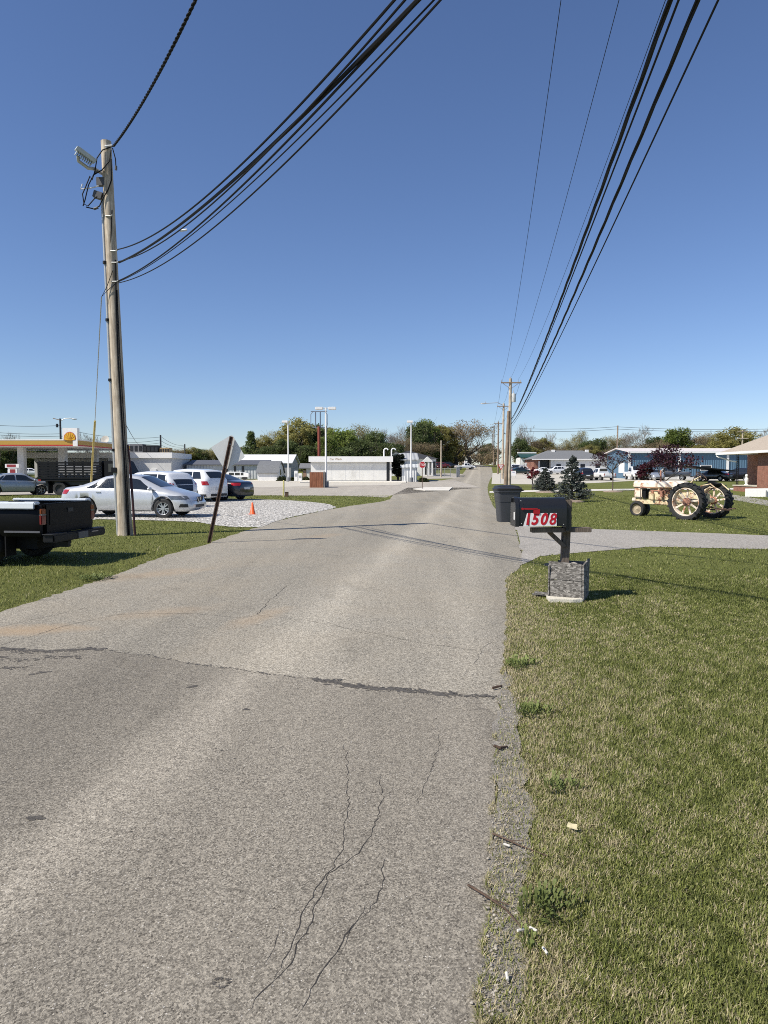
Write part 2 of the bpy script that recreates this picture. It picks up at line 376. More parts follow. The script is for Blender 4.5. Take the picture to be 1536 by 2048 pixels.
# cross street + forecourt asphalt to the left
xs_top = [(-140, 74), (2.0, 74)]
cross = PX((770, 995.5), (740, 993.5), (680, 992), (610, 991.5), (500, 991))
drape('cross_street', [[(-140, 50.5)]+[(p[0], p[1]) for p in reversed(cross)]+[(.6, 47), (2.2, 66.0), (9.0, 66.0), (9.5, 95), (-10, 96), (-140, 96)]], M_lot, .010)
drape('wash_apron', [PX((520, 975), (640, 972), (790, 970), (800, 969.5), (806, 964), (640, 962), (540, 960), (380, 957), (100, 957), (100, 964), (380, 970))], M_conc, .014)
# near chip-sealed patch (below the seam across the road)
seam = PX((-260, 1268), (-120, 1282), (0, 1300), (100, 1303), (215, 1301), (330, 1320), (440, 1337), (560, 1352), (640, 1364), (760, 1379), (900, 1390), (990, 1396))
edge = [(p[0]+.02, p[1]) for p in PX((994, 1440), (983, 1560), (976, 1700), (966, 1850), (950, 2046))]
M_tar = mat('seam_tar', (.045, .04, .034), .9, .6, 40, col2=(.15, .135, .115))
drape('road_patch', [jag(seam, .12, .022, 5, False)+edge+[(.25, .6), (.45, -6), (-8, -6)]], M_patch, .010)
# driveways, kerb strips
d1 = jag(PX((1012, 1043), (1040, 1052), (1200, 1059), (1400, 1066), (1700, 1078), (2100, 1095), (2100, 1128), (1700, 1108), (1536, 1099), (1300, 1094), (1180, 1104), (1080, 1113), (1047, 1129), (1043, 1108), (1037, 1080), (1030, 1054)), .3, .03, 8)
drape('driveway', [d1], M_drive, .008)
drape('house_walk', [PX((1430, 990), (1470, 990), (1536, 1001), (1700, 1025), (1700, 1042), (1536, 1012), (1468, 1000))], M_drive, .008)
drape('parking_lot', [PX((983, 968), (1100, 969), (1190, 966), (1260, 962), (1560, 961), (1560, 950), (985, 946))], M_conc, .008)
drape('kerb_strip', [PX((979, 986), (1100, 983.5), (1250, 981), (1545, 979), (1545, 976), (1250, 978), (1100, 980), (979, 983))], M_kerb, .02)
drape('back_street', [PX((845, 958), (912, 956.5), (918, 953), (925, 948), (900, 946.5), (845, 948))], M_lot, .006)
gravel_out = jag(PX((176, 1041), (195, 1039), (300, 1041), (400, 1045), (430, 1051), (470, 1055), (520, 1055), (560, 1041), (600, 1031), (650, 1021), (673, 1014.5), (660, 1009), (620, 1004), (560, 1000), (500, 999), (440, 997), (150, 997), (60, 1005), (100, 1030)), .3, .07, 11); drape('gravel_patch', [gravel_out], M_gravel, .012)
drape('traffic_island', [PX((826, 979), (850, 976), (905, 975.5), (898, 982), (850, 982))], M_kerb, .02, thick=.05)
drape('wash_pavement', [PX((600, 966), (640, 965.5), (812, 966), (812, 961), (600, 960.5))], M_kerb, .02, thick=.08)
# gravelly, dusty shoulder beside the near road edge
M_shoulder = mat('shoulder_grit', (.26, .225, .175), .95, .6, 34, bump=1, bscale=140, col2=(.56, .51, .43))
sh_r = PX((1062, 1700), (1062, 1600), (1046, 1500), (1036, 1440), (1024, 1390), (1012, 1340))
sh = PX((960, 2046), (972, 1850), (980, 1700), (987, 1560), (995, 1440), (1000, 1370))
drape('road_shoulder', [jag(list(PX((1040, 2046), (1062, 1950), (1062, 1850)))+sh_r, .12, .04, 21, False)+[sh_r[-1]]+list(reversed(jag([(p[0]-.0, p[1]) for p in sh], .1, .03, 22, False)+[sh[-1]]))], M_shoulder, .0125)
# ---- cracks and seam: thin ragged ribbons of tar and dark gaps
def ribbon(mb, pts, w, seed, amp=.02, step=.05, z=.015):
    rr = random.Random(seed); path = []
    for i in range(len(pts)-1):
        a, b = Vector(pts[i]+(0,)), Vector(pts[i+1]+(0,)); k = max(1, int((b-a).length/step))
        for j in range(k): path.append(a.lerp(b, j/k))
    path.append(Vector(pts[-1]+(0,)))
    off = 0; L = []; R = []
    for i, p in enumerate(path):
        d = (path[min(i+1, len(path)-1)]-path[max(i-1, 0)]).normalized(); nrm = Vector((-d.y, d.x, 0))
        off = off*.8+rr.uniform(-amp, amp); ww = w*rr.uniform(.25, 1.2)*(min(1, (i+1)/4, (len(path)-i)/4))
        c = p+nrm*off
        L.append((c.x+nrm.x*ww/2, c.y+nrm.y*ww/2, z)); R.append((c.x-nrm.x*ww/2, c.y-nrm.y*ww/2, z))
    n = len(L); mb.add(L+R, [(i, i+1, n+i+1, n+i) for i in range(n-1)])
cr = MB()
for i, (pts, w) in enumerate([
    (((690, 1490), (700, 1600), (672, 1740), (610, 1830), (572, 1930), (545, 1985)), .007),
    (((765, 1550), (770, 1600), (735, 1690), (650, 1760), (625, 1850), (590, 1920), (500, 2040)), .008),
    (((775, 1720), (760, 1790), (690, 1890), (640, 1960), (605, 2044)), .009),
    (((558, 1860), (540, 1900), (520, 1935)), .006), (((690, 1900), (720, 1850), (738, 1810)), .005),
    (((0, 1292), (60, 1275), (140, 1250), (240, 1230), (380, 1228), (480, 1236), (515, 1232)), .014),
    (((515, 1230), (540, 1200), (575, 1172)), .02), (((515, 1232), (600, 1240), (720, 1262), (860, 1290), (985, 1305)), .010),
    (((560, 1190), (640, 1186), (700, 1182)), .006), (((945, 1330), (962, 1300), (985, 1285)), .008),
    (((0, 1255), (70, 1240), (180, 1215)), .008), (((880, 1470), (868, 1540), (835, 1620)), .005),
    (((640, 1240), (700, 1262), (745, 1270)), .008)]):
    ribbon(cr, PX(*pts), w*.5, 30+i, .010, .028, .0112 if pts[-1][1] > 1400 else .0072)
o = cr.build('road_cracks', M_crack); o['kind'] = 'structure'
tr_ = MB(); rs_ = random.Random(41)
def chips(pts, n, wid, s0, s1, z):
    """crumbled dark bits scattered along a line"""
    seg = [math.hypot(pts[i+1][0]-pts[i][0], pts[i+1][1]-pts[i][1]) for i in range(len(pts)-1)]; tot = sum(seg)
    for k in range(n):
        d = rs_.uniform(0, tot); i = 0
        while d > seg[i] and i < len(seg)-1: d -= seg[i]; i += 1
        t = d/seg[i]; x = pts[i][0]+(pts[i+1][0]-pts[i][0])*t; y = pts[i][1]+(pts[i+1][1]-pts[i][1])*t
        wv = .02*math.sin(x*9)+.012*math.sin(x*31); y += wv+rs_.gauss(0, wid); x += rs_.gauss(0, wid*.6); r_ = rs_.uniform(s0, s1)*(.6 if rs_.random() < .5 else 1)
        m = rs_.randint(4, 6); a0 = rs_.uniform(0, 6.3)
        tr_.poly([(x+r_*rs_.uniform(.5, 1.3)*1.5*math.cos(a0+2*PI*j/m), y+r_*rs_.uniform(.5, 1.2)*math.sin(a0+2*PI*j/m), z+k*2e-7) for j in range(m)])
chips(seam[2:5], 260, .016, .006, .022, .0112); chips(seam[4:9], 190, .012, .004, .012, .0113)
chips(PX((630, 1362), (700, 1372), (760, 1380), (840, 1387), (905, 1391)), 620, .026, .005, .017, .0114); chips(PX((900, 1390), (990, 1396)), 140, .016, .004, .012, .0115)
for a_, n_, w_ in ((((-30, 1302), (60, 1306), (140, 1304), (215, 1299)), 200, .03), (((-20, 1318), (50, 1322), (120, 1316), (160, 1318)), 150, .03), (((0, 1338), (60, 1336)), 50, .02), (((60, 1640), (90, 1634)), 40, .012), (((375, 1378), (392, 1376)), 26, .01), (((488, 1420), (497, 1419)), 14, .006), (((60, 1352), (90, 1349)), 50, .015), (((145, 1290), (130, 1660)), 0, .01)):
    if n_: chips(PX(*a_), n_, w_, .004, .016, .0116)
chips([(P(u, v).x, P(u, v).y) for u, v in ((0, 2040), (400, 1500), (900, 1420))], 60, .5, .003, .006, .0117)
o = tr_.build('road_tar_seam', M_tar); o['kind'] = 'structure'
# pothole: rough ring of dark broken edge with pale chips
ph = P(443, 1972); hb = MB(); rr = random.Random(5); n = 26
for i in range(n):
    t0, t1 = 2*PI*i/n, 2*PI*(i+1)/n; a_, b_ = rr.uniform(.55, .85), rr.uniform(.95, 1.2)
    if rr.random() < .18: continue
    hb.poly([(ph.x+.026*r_*math.cos(t), ph.y+.022*r_*math.sin(t), .0114) for r_, t in ((a_, t0), (b_, t0), (b_*rr.uniform(.9, 1.1), t1), (a_, t1))])
o = hb.build('road_pothole', M_tar); o['kind'] = 'structure'
# clay stains washed onto the left shoulder and wheel path
# ================================================================== NEAR OBJECTS
def woodmat(name, lo, hi, sc=(14, 14, 1.2), bump=.5):
    if name in MC: return MC[name]
    m, nt, b = _new(name); MC[name] = m
    co = coord(nt, sc=sc); n = noise(nt, co, 2.2, 6, .7, .6); n2 = noise(nt, coord(nt), 2.0, 4)
    f = mix(nt, .3, n.outputs['Fac'], n2.outputs['Fac'])
    nt.links.new(ramp(nt, f, [(.3, lo), (.5, tuple((a+c)/2 for a, c in zip(lo, hi))), (.68, hi)]).outputs[0], b.inputs['Base Color'])
    b.inputs['Roughness'].default_value = .88; b.inputs['Specular IOR Level'].default_value = .2
    bp = N(nt, 'ShaderNodeBump'); bp.inputs['Strength'].default_value = bump; bp.inputs['Distance'].default_value = .015
    nt.links.new(n.outputs['Fac'], bp.inputs['Height']); nt.links.new(bp.outputs[0], b.inputs['Normal'])
    return m
M_pole = woodmat('weathered_pole_wood', (.15, .105, .065), (.74, .65, .52), (11, 11, .8))
M_poledk = woodmat('brown_pole_wood', (.12, .085, .06), (.40, .31, .23))
M_grey = mat('grey_metal', (.50, .51, .52), .45, .1, 5, .3)
M_galv = mat('galvanised', (.42, .43, .43), .5, .12, 9, .5)
M_black = mat('black_rubber', (.006, .006, .007), .7, .3, 10, spec=.25)
M_blackmetal = mat('black_metal', (.006, .006, .007), .5, .25, 5, spec=.3)
M_white = mat('white_paint', (.80, .79, .76), .55, .05, 3, dirt=.1)
M_rust = mat('rusty_steel', (.06, .045, .038), .8, .5, 14, .2, bump=.3, bscale=60, col2=(.17, .10, .07))
M_red = mat('red_paint', (.36, .010, .015), .45, .08, 4)
M_yellow = mat('yellow_plastic', (.70, .45, .06), .5, .1, 4)
M_stone = mat('stone', (.42, .38, .33), .9, .25, 9, bump=.6, bscale=20)
# ---- near-left utility pole
b0 = P(251, 1071); YP = b0.y
pole = thing('utility_pole', 'weathered wooden utility pole with a floodlight, on the grass beside the black pickup', 'utility pole', b0)
L0 = lambda u, v, dy=0: at(u, v, YP+dy)-b0
top = L0(212, 283)
path = [Vector((0, 0, -.05)).lerp(top, t) for t in (0, .04, .1, .25, .5, .75, 1)]
mb = MB(); mb.tube(path, [.185, .165, .158, .15, .138, .127, .117], 20)
mb.build('shaft', M_pole, pole, smooth=True)
cond = [L0(237, 1074, -.05), L0(231, 960, -.05), L0(221, 760, -.04), L0(212, 560, -.02), L0(204, 400, -.02)]
mb = MB(); mb.tube(cond, [.042, .04, .036, .034, .032], 10); cnd = mb.build('conduit', M_galv, pole, smooth=True)
mb = MB()
for t in (640, 525, 760, 900): 
    p = L0(np.interp(t, [400, 560, 760, 960, 1074], [204, 212, 221, 231, 237]), t, -.05); MB().cyl(p-Vector((0, 0, .03)), p+Vector((0, 0, .03)), .055, n=10).build('clamp', M_blackmetal, pole)
p = L0(229, 940, -.1); MB().box(p, (.12, .1, .12)).build('clamp', M_blackmetal, pole)
p2_ = L0(209, 640, -.03)
MB().tube([L0(256, 1072, -.14), L0(247, 900, -.15), L0(236, 720, -.14), L0(232, 600, -.14), L0(231, 520, -.13)], .02, 6).build('riser_cable', M_black, pole)
MB().tube([L0(259, 1072, -.13), L0(250, 880, -.14), L0(239, 700, -.13), L0(234, 580, -.13)], .012, 6).build('riser_cable', M_black, pole)
MB().tube([L0(238, 1072, -.1), L0(238, 980, -.12), L0(231, 840, -.12), L0(224, 640, -.1), L0(218, 560, -.1), L0(224, 420, -.12)], .013, 6).build('riser_cable', M_black, pole)
mb = MB(); mb.tube([L0(270, 1071, -.1), L0(266, 1010, -.08), L0(261, 940, -.05), L0(256, 890, 0)], [.03, .03, .03, .018], 8); mb.build('guard_strip', mat('dark_red_guard', (.055, .018, .02), .7, .3, 8), pole)
for pts_, r_ in (
    ([(227, 292, -.1), (205, 300, -.15), (194, 316, -.2), (190, 342, -.22), (184, 360, -.22), (180, 352, -.22), (172, 372, -.2), (165, 388, -.2), (168, 408, -.2), (176, 412, -.2), (190, 396, -.15), (201, 388, -.1)], .013),
    ([(222, 300, -.13), (219, 322, -.16), (204, 340, -.2), (187, 350, -.22), (177, 370, -.2), (170, 400, -.2), (166, 412, -.2)], .013),
    ([(222, 318, -.15), (223, 360, -.15), (216, 380, -.15), (206, 396, -.15), (199, 412, -.15), (188, 418, -.15), (172, 414, -.18)], .014),
    ([(225, 296, -.12), (231, 318, -.14), (232, 338, -.14)], .013),
    ([(226, 540, -.15), (213, 575, -.17), (203, 594, -.15), (216, 580, -.17), (236, 562, -.14)], .008)):
    MB().tube([L0(*k) for k in pts_], r_, 6).build('drop_wire', M_black, pole)
M_jb = mat('dark_grey_box', (.08, .08, .085), .6, .2, 6)
MB().box(L0(197, 391, -.06), (.2, .16, .15), ry=.3).build('junction_box', M_jb, pole)
MB().box(L0(203, 364, -.05), (.2, .12, .18)).build('junction_box', M_jb, pole)
for a_, b_ in (((189, 345, -.2), (197, 343, -.2)), ((188, 418, -.15), (196, 415, -.15)), ((232, 332, -.14), (232, 340, -.14))):
    MB().cyl(L0(*a_), L0(*b_), .03, n=8).build('splice_sleeve', M_jb, pole)
M_wc = mat('white_cable', (.7, .7, .7), .5)
MB().tube([L0(197, 372, -.1), L0(182, 376, -.18), L0(161, 378, -.2), L0(165, 368, -.2)], .014, 6).build('white_loop', M_wc, pole)
MB().tube([L0(214, 295, -.13), L0(210, 292, -.14), L0(224, 291, -.14)], .02, 6).build('white_loop', M_wc, pole)
for v, u in ((500, 231), (523, 233), (561, 233), (430, 221)):
    MB().tube([L0(u-10, v+2, -.13), L0(u, v+2, -.155), L0(u+4, v, -.22)], .014, 6).build('hook', M_galv, pole)
fl = MB(); A = L0(152, 296, -.55); Bp = L0(190, 324, -.3)
ax = (Bp-A).normalized(); sd = Vector((0, 1, 0)); sd = (sd-ax*sd.dot(ax)).normalized(); nn = ax.cross(sd)
Mx = Matrix((ax, sd, nn)).transposed().to_4x4(); Mx.translation = (A+Bp)/2
ln = (Bp-A).length
flo = MB(); flo.box((0, 0, 0), (ln, .34, .09), M=Mx)
for k in range(9): flo.box((-ln/2+.05+k*(ln-.1)/8, 0, -.085), (.018, .30, .10), M=Mx)
flo = flo.build('floodlight', mat('pale_grey_cast', (.46, .50, .52), .5, .12, 8), pole, bevel=.006)
fa = MB(); fa.tube([L0(156, 312, -.5), L0(157, 322, -.45), L0(176, 336, -.3), L0(190, 338, -.15), L0(204, 347, -.02)], .04, 8); fa.build('arm', M_grey, flo, smooth=True)
fl = MB(); fl.box((0, 0, .05), (ln*.86, .28, .012), M=Mx); fl.build('lens', mat('frosted_lens', (.62, .64, .66), .25), flo)
# guy wire with a yellow guard, anchored in the grass
ga = P(179, 1014)
g = thing('guy_wire', 'thin guy wire with a tall yellow guard tube, left of the floodlight pole', 'guy wire', ga)
gy = lambda u, v, Y: at(u, v, Y)-ga
mb = MB(); mb.tube([Vector((0, 0, -.05)), gy(190, 842, ga.y-4), gy(203, 594, YP)], .012, 6); mb.build('cable', M_galv, g)
q0 = Vector((0, 0, 0)).lerp(gy(190, 842, ga.y-4), .02); q1 = gy(190, 842, ga.y-4)
mb = MB(); mb.tube([q0, q0.lerp(q1, .5), q1], .04, 8); mb.build('guard_tube', mat('faded_yellow', (.60, .42, .08), .6, .25, 3, col2=(.66, .55, .24)), g)
# ---- wires
PB = (2.5, 1.9)
def fit(A, Bxy, pix, ext=1.0):
    """parabola in the vertical plane from A to Bxy seen passing through the given pixels"""
    A = Vector(A); d = Vector((Bxy[0]-A.x, Bxy[1]-A.y)); T = [0.0]; Z = [A.z]; Wt = [4.0]
    for u, v in pix:
        r = ray(u, v); den = r.x*d.y-r.y*d.x
        k = (A.x*d.y-A.y*d.x)/den; q = Vector((r.x*k, r.y*k, CAMH+r.z*k))
        t = (q.y-A.y)/d.y; T.append(t); Z.append(q.z); Wt.append(1)
    c = np.polyfit(T, Z, min(2, len(T)-1), w=Wt)
    return [Vector((A.x+d.x*t, A.y+d.y*t, float(np.polyval(c, t)))) for t in np.linspace(0, ext, 60)]
def twist(path, r, n, turns, seed=0):
    out = []
    for k in range(n):
        pp = []
        for i, p in enumerate(path):
            d = (path[min(i+1, len(path)-1)]-path[max(i-1, 0)]).normalized(); a = d.cross(Vector((0, 0, 1))).normalized(); b = d.cross(a)
            th = 2*PI*k/n+turns*2*PI*i/len(path); pp.append(p+a*r*math.cos(th)+b*r*math.sin(th))
        out.append(pp)
    return out
def refine(path, k):
    out = []
    for i in range(len(path)-1):
        for j in range(k): out.append(path[i].lerp(path[i+1], j/k))
    return out+[path[-1]]
def cable(path, r, label, group, mat_=None, strands=1, sr=0, turns=0):
    mb = MB()
    if strands == 1: mb.tube(path, r, 6)
    else:
        for pp in twist(refine(path, 4), sr, strands, turns): mb.tube(pp, r, 5)
    return tag(mb.build('overhead_cable', mat_ or M_black, smooth=True), label, 'cable', group)
endz = {}
GL = 'cables from the floodlight pole'
for (u, v), pix, r, lab, dx in [
    ((235, 499), ((600, 210), (789, 0)), .013, 'black cable leaving the floodlight pole, topmost of its fan over the road', 0),
    ((237, 523), ((600, 235), (810, 0)), .011, 'black cable second from the top of the fan leaving the floodlight pole', .05),
    ((238, 525), ((600, 237), (836, 0)), .021, 'thickest black cable of the fan leaving the floodlight pole', .1),
    ((236, 562), ((600, 256), (838, 0)), .013, 'thin black cable just below the thickest one, leaving the floodlight pole', .15),
    ((236, 564), ((600, 274), (868, 0)), .008, 'very thin wire second from the bottom of the fan leaving the floodlight pole', .2),
    ((236, 566), ((600, 297), (881, 0)), .010, 'lowest sagging wire of the fan leaving the floodlight pole', .2)]:
    cable(fit(at(u, v, YP-.12), (PB[0]+dx, PB[1]), pix), r, lab, GL)
cable(fit(at(227, 292, YP-.1), PB, ((271, 226), (331, 125), (390, 0))), .014, 'thick twisted service cable rising from the top of the floodlight pole', GL, strands=3, sr=.017, turns=42)
mb = MB(); p = at(370, 463, 13.2); mb.cyl(p-Vector((.06, .09, .014)), p+Vector((.06, -.09, -.0)), .022, n=8)
tag(mb.build('cable_tag', M_white), 'small white tag clipped round the cables right of the floodlight pole', 'cable tag')
# ---- road-side pole line on the right
def pole_line():
    defs = [(1018, 69, 757, 'tall pale utility pole with crossarm and transformer, rising behind the grey bins'), (1004.5, 105, 807, 'utility pole with crossarm and street light arm, next beyond the transformer pole'),
            (995.5, 150, 843, 'thin utility pole with a crossarm, third along the road'), (987, 200, 851, 'small distant utility pole, fourth along the road'), (983.5, 250, 868, 'tiny farthest utility pole near the crest of the road')]
    out = []
    for i, (u, Y, vt, lab) in enumerate(defs):
        base = GU(u, Y); H = at(u, vt, Y).z-base.z
        lean = at(1021, 757, Y).x-base.x if i == 0 else at(1007.5, 807, Y).x-base.x if i == 1 else 0
        t = thing('utility_pole', lab, 'utility pole', base, 0, 'poles along the right side of the road')
        mb = MB(); mb.tube([(0, 0, -.1), (lean*.5, 0, H*.5), (lean, 0, H)], [.19, .165, .14], 12); mb.build('shaft', M_pole if i < 2 else M_poledk, t, smooth=True)
        ca = MB(); w = 1.05 if i else .98; zc = H-.42
        off = 0.05
        ca.box((lean+off, -.16, zc), (w*2, .1, .12)); ca.box((lean-.42, -.16, zc-.3), (.04, .03, .75), ry=-.95); ca.box((lean+.42, -.16, zc-.3), (.04, .03, .75), ry=.95)
        c_ = ca.build('crossarm', M_poledk, t)
        for x in (-w+.08, w-.33, w-.08): MB().cyl((lean+off+x, -.16, zc+.06), (lean+off+x, -.16, zc+.26), .045, .03, 8).build('insulator', M_galv, c_)
        MB().cyl((lean, 0, H), (lean, 0, H+.16), .04, .03, 8).build('insulator', M_galv, t)
        if i == 0:
            mb = MB(); mb.lathe([(0, 0), (.2, 0), (.21, .05), (.21, .72), (.18, .8), (0, .83)], 16, M=Matrix.Translation((lean*.85+.32, -.05, H-2.25))); tr = mb.build('transformer', mat('transformer_grey', (.48, .50, .49), .5, .08, 4), t, smooth=True)
            mb = MB(); mb.cyl((lean*.85+.32, -.05, H-1.42), (lean*.85+.32, -.05, H-1.15), .05, .03, 8); mb.build('bushing', M_galv, tr)
        if i == 1:
            mb = MB(); mb.tube([(lean-.1, 0, H-.25), (lean-.9, 0, H+.12), (lean-2.1, 0, H+.05), (lean-2.7, 0, H)], .05, 6); a_ = mb.build('lamp_arm', M_galv, t)
            mb = MB(); mb.ell((lean-2.95, 0, H), (.5, .18, .1)); mb.cyl((lean-2.7, 0, H+.08), (lean-2.7, 0, H+.28), .06, n=8); mb.build('street_lamp', M_grey, a_, smooth=True)
        out.append((t, base, lean, H))
    return out
PL = pole_line()
# brown secondary pole beside the first
sb = GU(1011, 66)
t = thing('utility_pole', 'shorter brown leaning pole just left of the transformer pole', 'utility pole', sb); st = at(1017.5, 822, 66)-sb
mb = MB(); mb.tube([(0, 0, -.1), tuple(st)], [.2, .15], 12); mb.build('shaft', M_poledk, t, smooth=True)
sb2 = GU(1002.8, 98)
GR = 'cables of the road-side pole line'
t0, bs, lean, H = PL[0]
for (u, v), pix, r, lab, s, dx in [
    ((1002.8, 765), ((1042, 560), (1122, 0)), .007, 'hair-thin bare wire leftmost of the road-side pole line', 1, -.9),
    ((1022, 755), ((1087, 560), (1238, 0)), .007, 'hair-thin bare wire from the top of the transformer pole', 1, .1),
    ((1036, 760), ((1124, 560), (1331, 0)), .007, 'hair-thin bare wire from the right end of the transformer pole crossarm', 1, .8),
    ((1023, 838), ((1136, 560), (1228, 311), (1340, 0)), .016, 'thick black cable bundle, left one of the two thick ones on the right', 3, -.4),
    ((1024, 840), ((1142, 560), (1276, 205), (1360, 0)), .014, 'black cable close to the right of the left thick bundle', 1, -.3),
    ((1022, 848), ((1161, 560), (1240, 372), (1310, 201), (1398, 0)), .015, 'thick black cable bundle, right one of the two thick ones on the right', 3, 0),
    ((1024, 852), ((1176, 560), (1261, 372), (1343, 195), (1441, 0)), .014, 'single black cable farthest to the right', 1, .25)]:
    cable(fit(at(u, v, 69), (PB[0]+dx, PB[1]), pix), r, lab, GR, strands=s, sr=.015, turns=14 if s > 1 else 0)
# pole standing just out of the photo on the right, where all the near cables meet
t = thing('utility_pole', 'wooden utility pole close on the right where the near cables meet', 'utility pole', G(2.62, 1.75))
mb = MB(); mb.tube([(0, 0, -.1), (0, 0, 10.6)], [.17, .12], 16); mb.build('shaft', M_pole, t, smooth=True)
mb = MB(); mb.box((0, -.14, 10), (2.1, .1, .12)); mb.build('crossarm', M_poledk, t)
def span(a, b, sag, r, lab, grp, m=None):
    path = []
    for i in range(25):
        s = i/24; p = a.lerp(b, s); p.z -= sag*4*s*(1-s); path.append(p)
    return cable(path, r, lab, grp, m)
for i in range(4):
    (ta, ba, la, ha), (tb, bb, lb, hb_) = PL[i], PL[i+1]
    nm = ['first', 'second', 'third', 'fourth'][i]
    for x, z, r, w in ((-.9, -.15, .012, 'left'), (0, .15, .012, 'middle'), (.95, -.15, .012, 'right'), (.1, -4.3, .045, 'thick low')):
        span(ba+Vector((la+x, -.16, ha+z)), bb+Vector((lb+x, -.16, hb_+z)), .5, r, f'{w} wire of the {nm} distant span beyond the transformer pole', GR)
# ---- mailbox
mb0 = P(1133, 1204); mbx = thing('mailbox', 'black roadside mailbox numbered 1508 on a wooden post with a red flag', 'mailbox', mb0)
q = lambda u, v, dy=0: at(u, v, mb0.y+dy)-mb0
M_mbwood = woodmat('grey_post_wood', (.07, .055, .042), (.26, .21, .165), (30, 30, 2.5))
M_mb = mat('mailbox_black', (.012, .0125, .014), .38, .2, 12, coat=.15, bump=.05, bscale=30)
pt = q(1135, 1000, .2); pb = q(1128, 1150, .2); pb2 = pb+(pb-pt)*.35
mb = MB(); d = (pt-pb2)
for_axis = d.normalized()
def beam(mb, a, b, w, h, up=Vector((0, 0, 1))):
    a = Vector(a); b = Vector(b); x = (b-a); L = x.length; x.normalize(); y = up.cross(x)
    if y.length < .1: y = Vector((0, 1, 0)).cross(x)
    y.normalize(); z = x.cross(y)
    M = Matrix((x, y, z)).transposed().to_4x4(); M.translation = (a+b)/2
    return mb.box((0, 0, 0), (L, w, h), M=M)
beam(mb, pb2, pt, .092, .092, Vector((0, 1, 0))); mb.build('post', M_mbwood, mbx, bevel=.006)
mb = MB(); beam(mb, q(1062, 1060, .115), q(1180, 1059, .115), .14, .055); mb.build('arm', M_mbwood, mbx, bevel=.004)
mb = MB(); beam(mb, q(1098, 1064, .17), q(1129, 1093, .17), .09, .045); mb.build('brace', M_mbwood, mbx, bevel=.004)
# box: lofted dome section along local x
LX, WX, HX = .565, .27, .335
o0 = q(1038, 1052.5, -.02)
Mb = Matrix.Translation(o0+Vector((0, 0, 0))) @ Matrix.Rotation(math.radians(1.5), 4, 'Z')
sec = [(0, 0), (0, HX*.60)]+[(WX/2-WX/2*math.cos(a), HX*.60+HX*.40*math.sin(a)) for a in [PI*k/14 for k in range(1, 14)]]+[(WX, HX*.60), (WX, 0)]
mb = MB(); n = len(sec); vs = [(x, y, z) for x in (0, LX) for y, z in sec]
mb.add(vs, [(i, n+i, n+(i+1) % n, (i+1) % n) for i in range(n)]+[tuple(range(n)), tuple(range(2*n-1, n-1, -1))], M=Mb)
bd = mb.build('box', M_mb, mbx, smooth=30)
mb = MB(); s2 = [(WX/2+(y-WX/2)*1.07, z*1.04-.006) for y, z in sec]
vs = [(x, y, z) for x in (-.045, -.002) for y, z in s2]
mb.add(vs, [(i, n+i, n+(i+1) % n, (i+1) % n) for i in range(n)]+[tuple(range(n)), tuple(range(2*n-1, n-1, -1))], M=Mb)
dr_ = mb.build('door', M_mb, mbx, smooth=30)
mb = MB(); mb.box((-.058, WX/2, HX*.9), (.03, .03, .05), M=Mb); mb.build('latch', M_blackmetal, dr_)
mb = MB(); mb.box((-.0475, .05, .12), (.003, .05, .09), M=Mb); mb.build('sticker', M_white, dr_)
mb = MB(); mb.prism([(0, 0), (.07, 0), (.07, .20), (0, .31)], -.16, -.02, M=Mb @ Matrix.Translation((LX-.005, 0, -.06)) @ Matrix.Rotation(PI/2, 4, 'X')); mb.build('back_board', M_mb, mbx)  # board coloured black like the box, to carry the shadow it stands in
# flag
mb = MB(); mb.box((.12, -.012, .205), (.19, .008, .018), M=Mb, ry=.02); mb.box((.205, -.012, .175), (.075, .008, .055), M=Mb); mb.cyl((.04, -.02, .205), (.04, 0, .205), .014, n=10, M=Mb); mb.build('flag', M_red, mbx)
# number plates
M_plate = mat('white_plate', (.82, .81, .79), .5, .03, 8); M_digit = mat('digit_red', (.50, .008, .022), .45, .08, 8)
def frontal(x, z, yoff): return Mb @ Matrix.Translation((x, yoff, z)) @ Matrix.Rotation(PI/2, 4, 'X')
for k, (ch, x0, x1, tilt) in enumerate([('1', .066, .125, .05), ('5', .127, .236, -.01), ('0', .238, .335, .0), ('8', .337, .445, .01)]):
    sh_ = .035
    mb = MB(); w = x1-x0
    pl = [(-w/2-sh_*(.6 if k in (0, 3) else .05), -.077), (w/2-(.02 if k == 0 else 0), -.077), (w/2+(.01 if k == 0 else 0), .077), (-w/2+(sh_*.9 if k in (0, 3) else .0), .077)]
    mb.prism(pl, -.0015, .0015, M=frontal((x0+x1)/2, .078, -.004-.0008*k) @ Matrix.Rotation(tilt, 4, 'Z'))
    pp = mb.build('number_plate', M_plate, mbx)
    text_mesh(ch, .185, M_digit, pp, frontal((x0+x1)/2+(.0 if k else .0), .078, -.0075-.0008*k) @ Matrix.Rotation(tilt, 4, 'Z'), 'digit', .0008, .22, .0065 if ch != '8' else .004, .9)
for x, z in ((.02, .30), (.53, .02), (.03, .03)): MB().ell((x, -.002, z), (.006, .004, .006), M=Mb).build('rivet', M_galv, mbx)
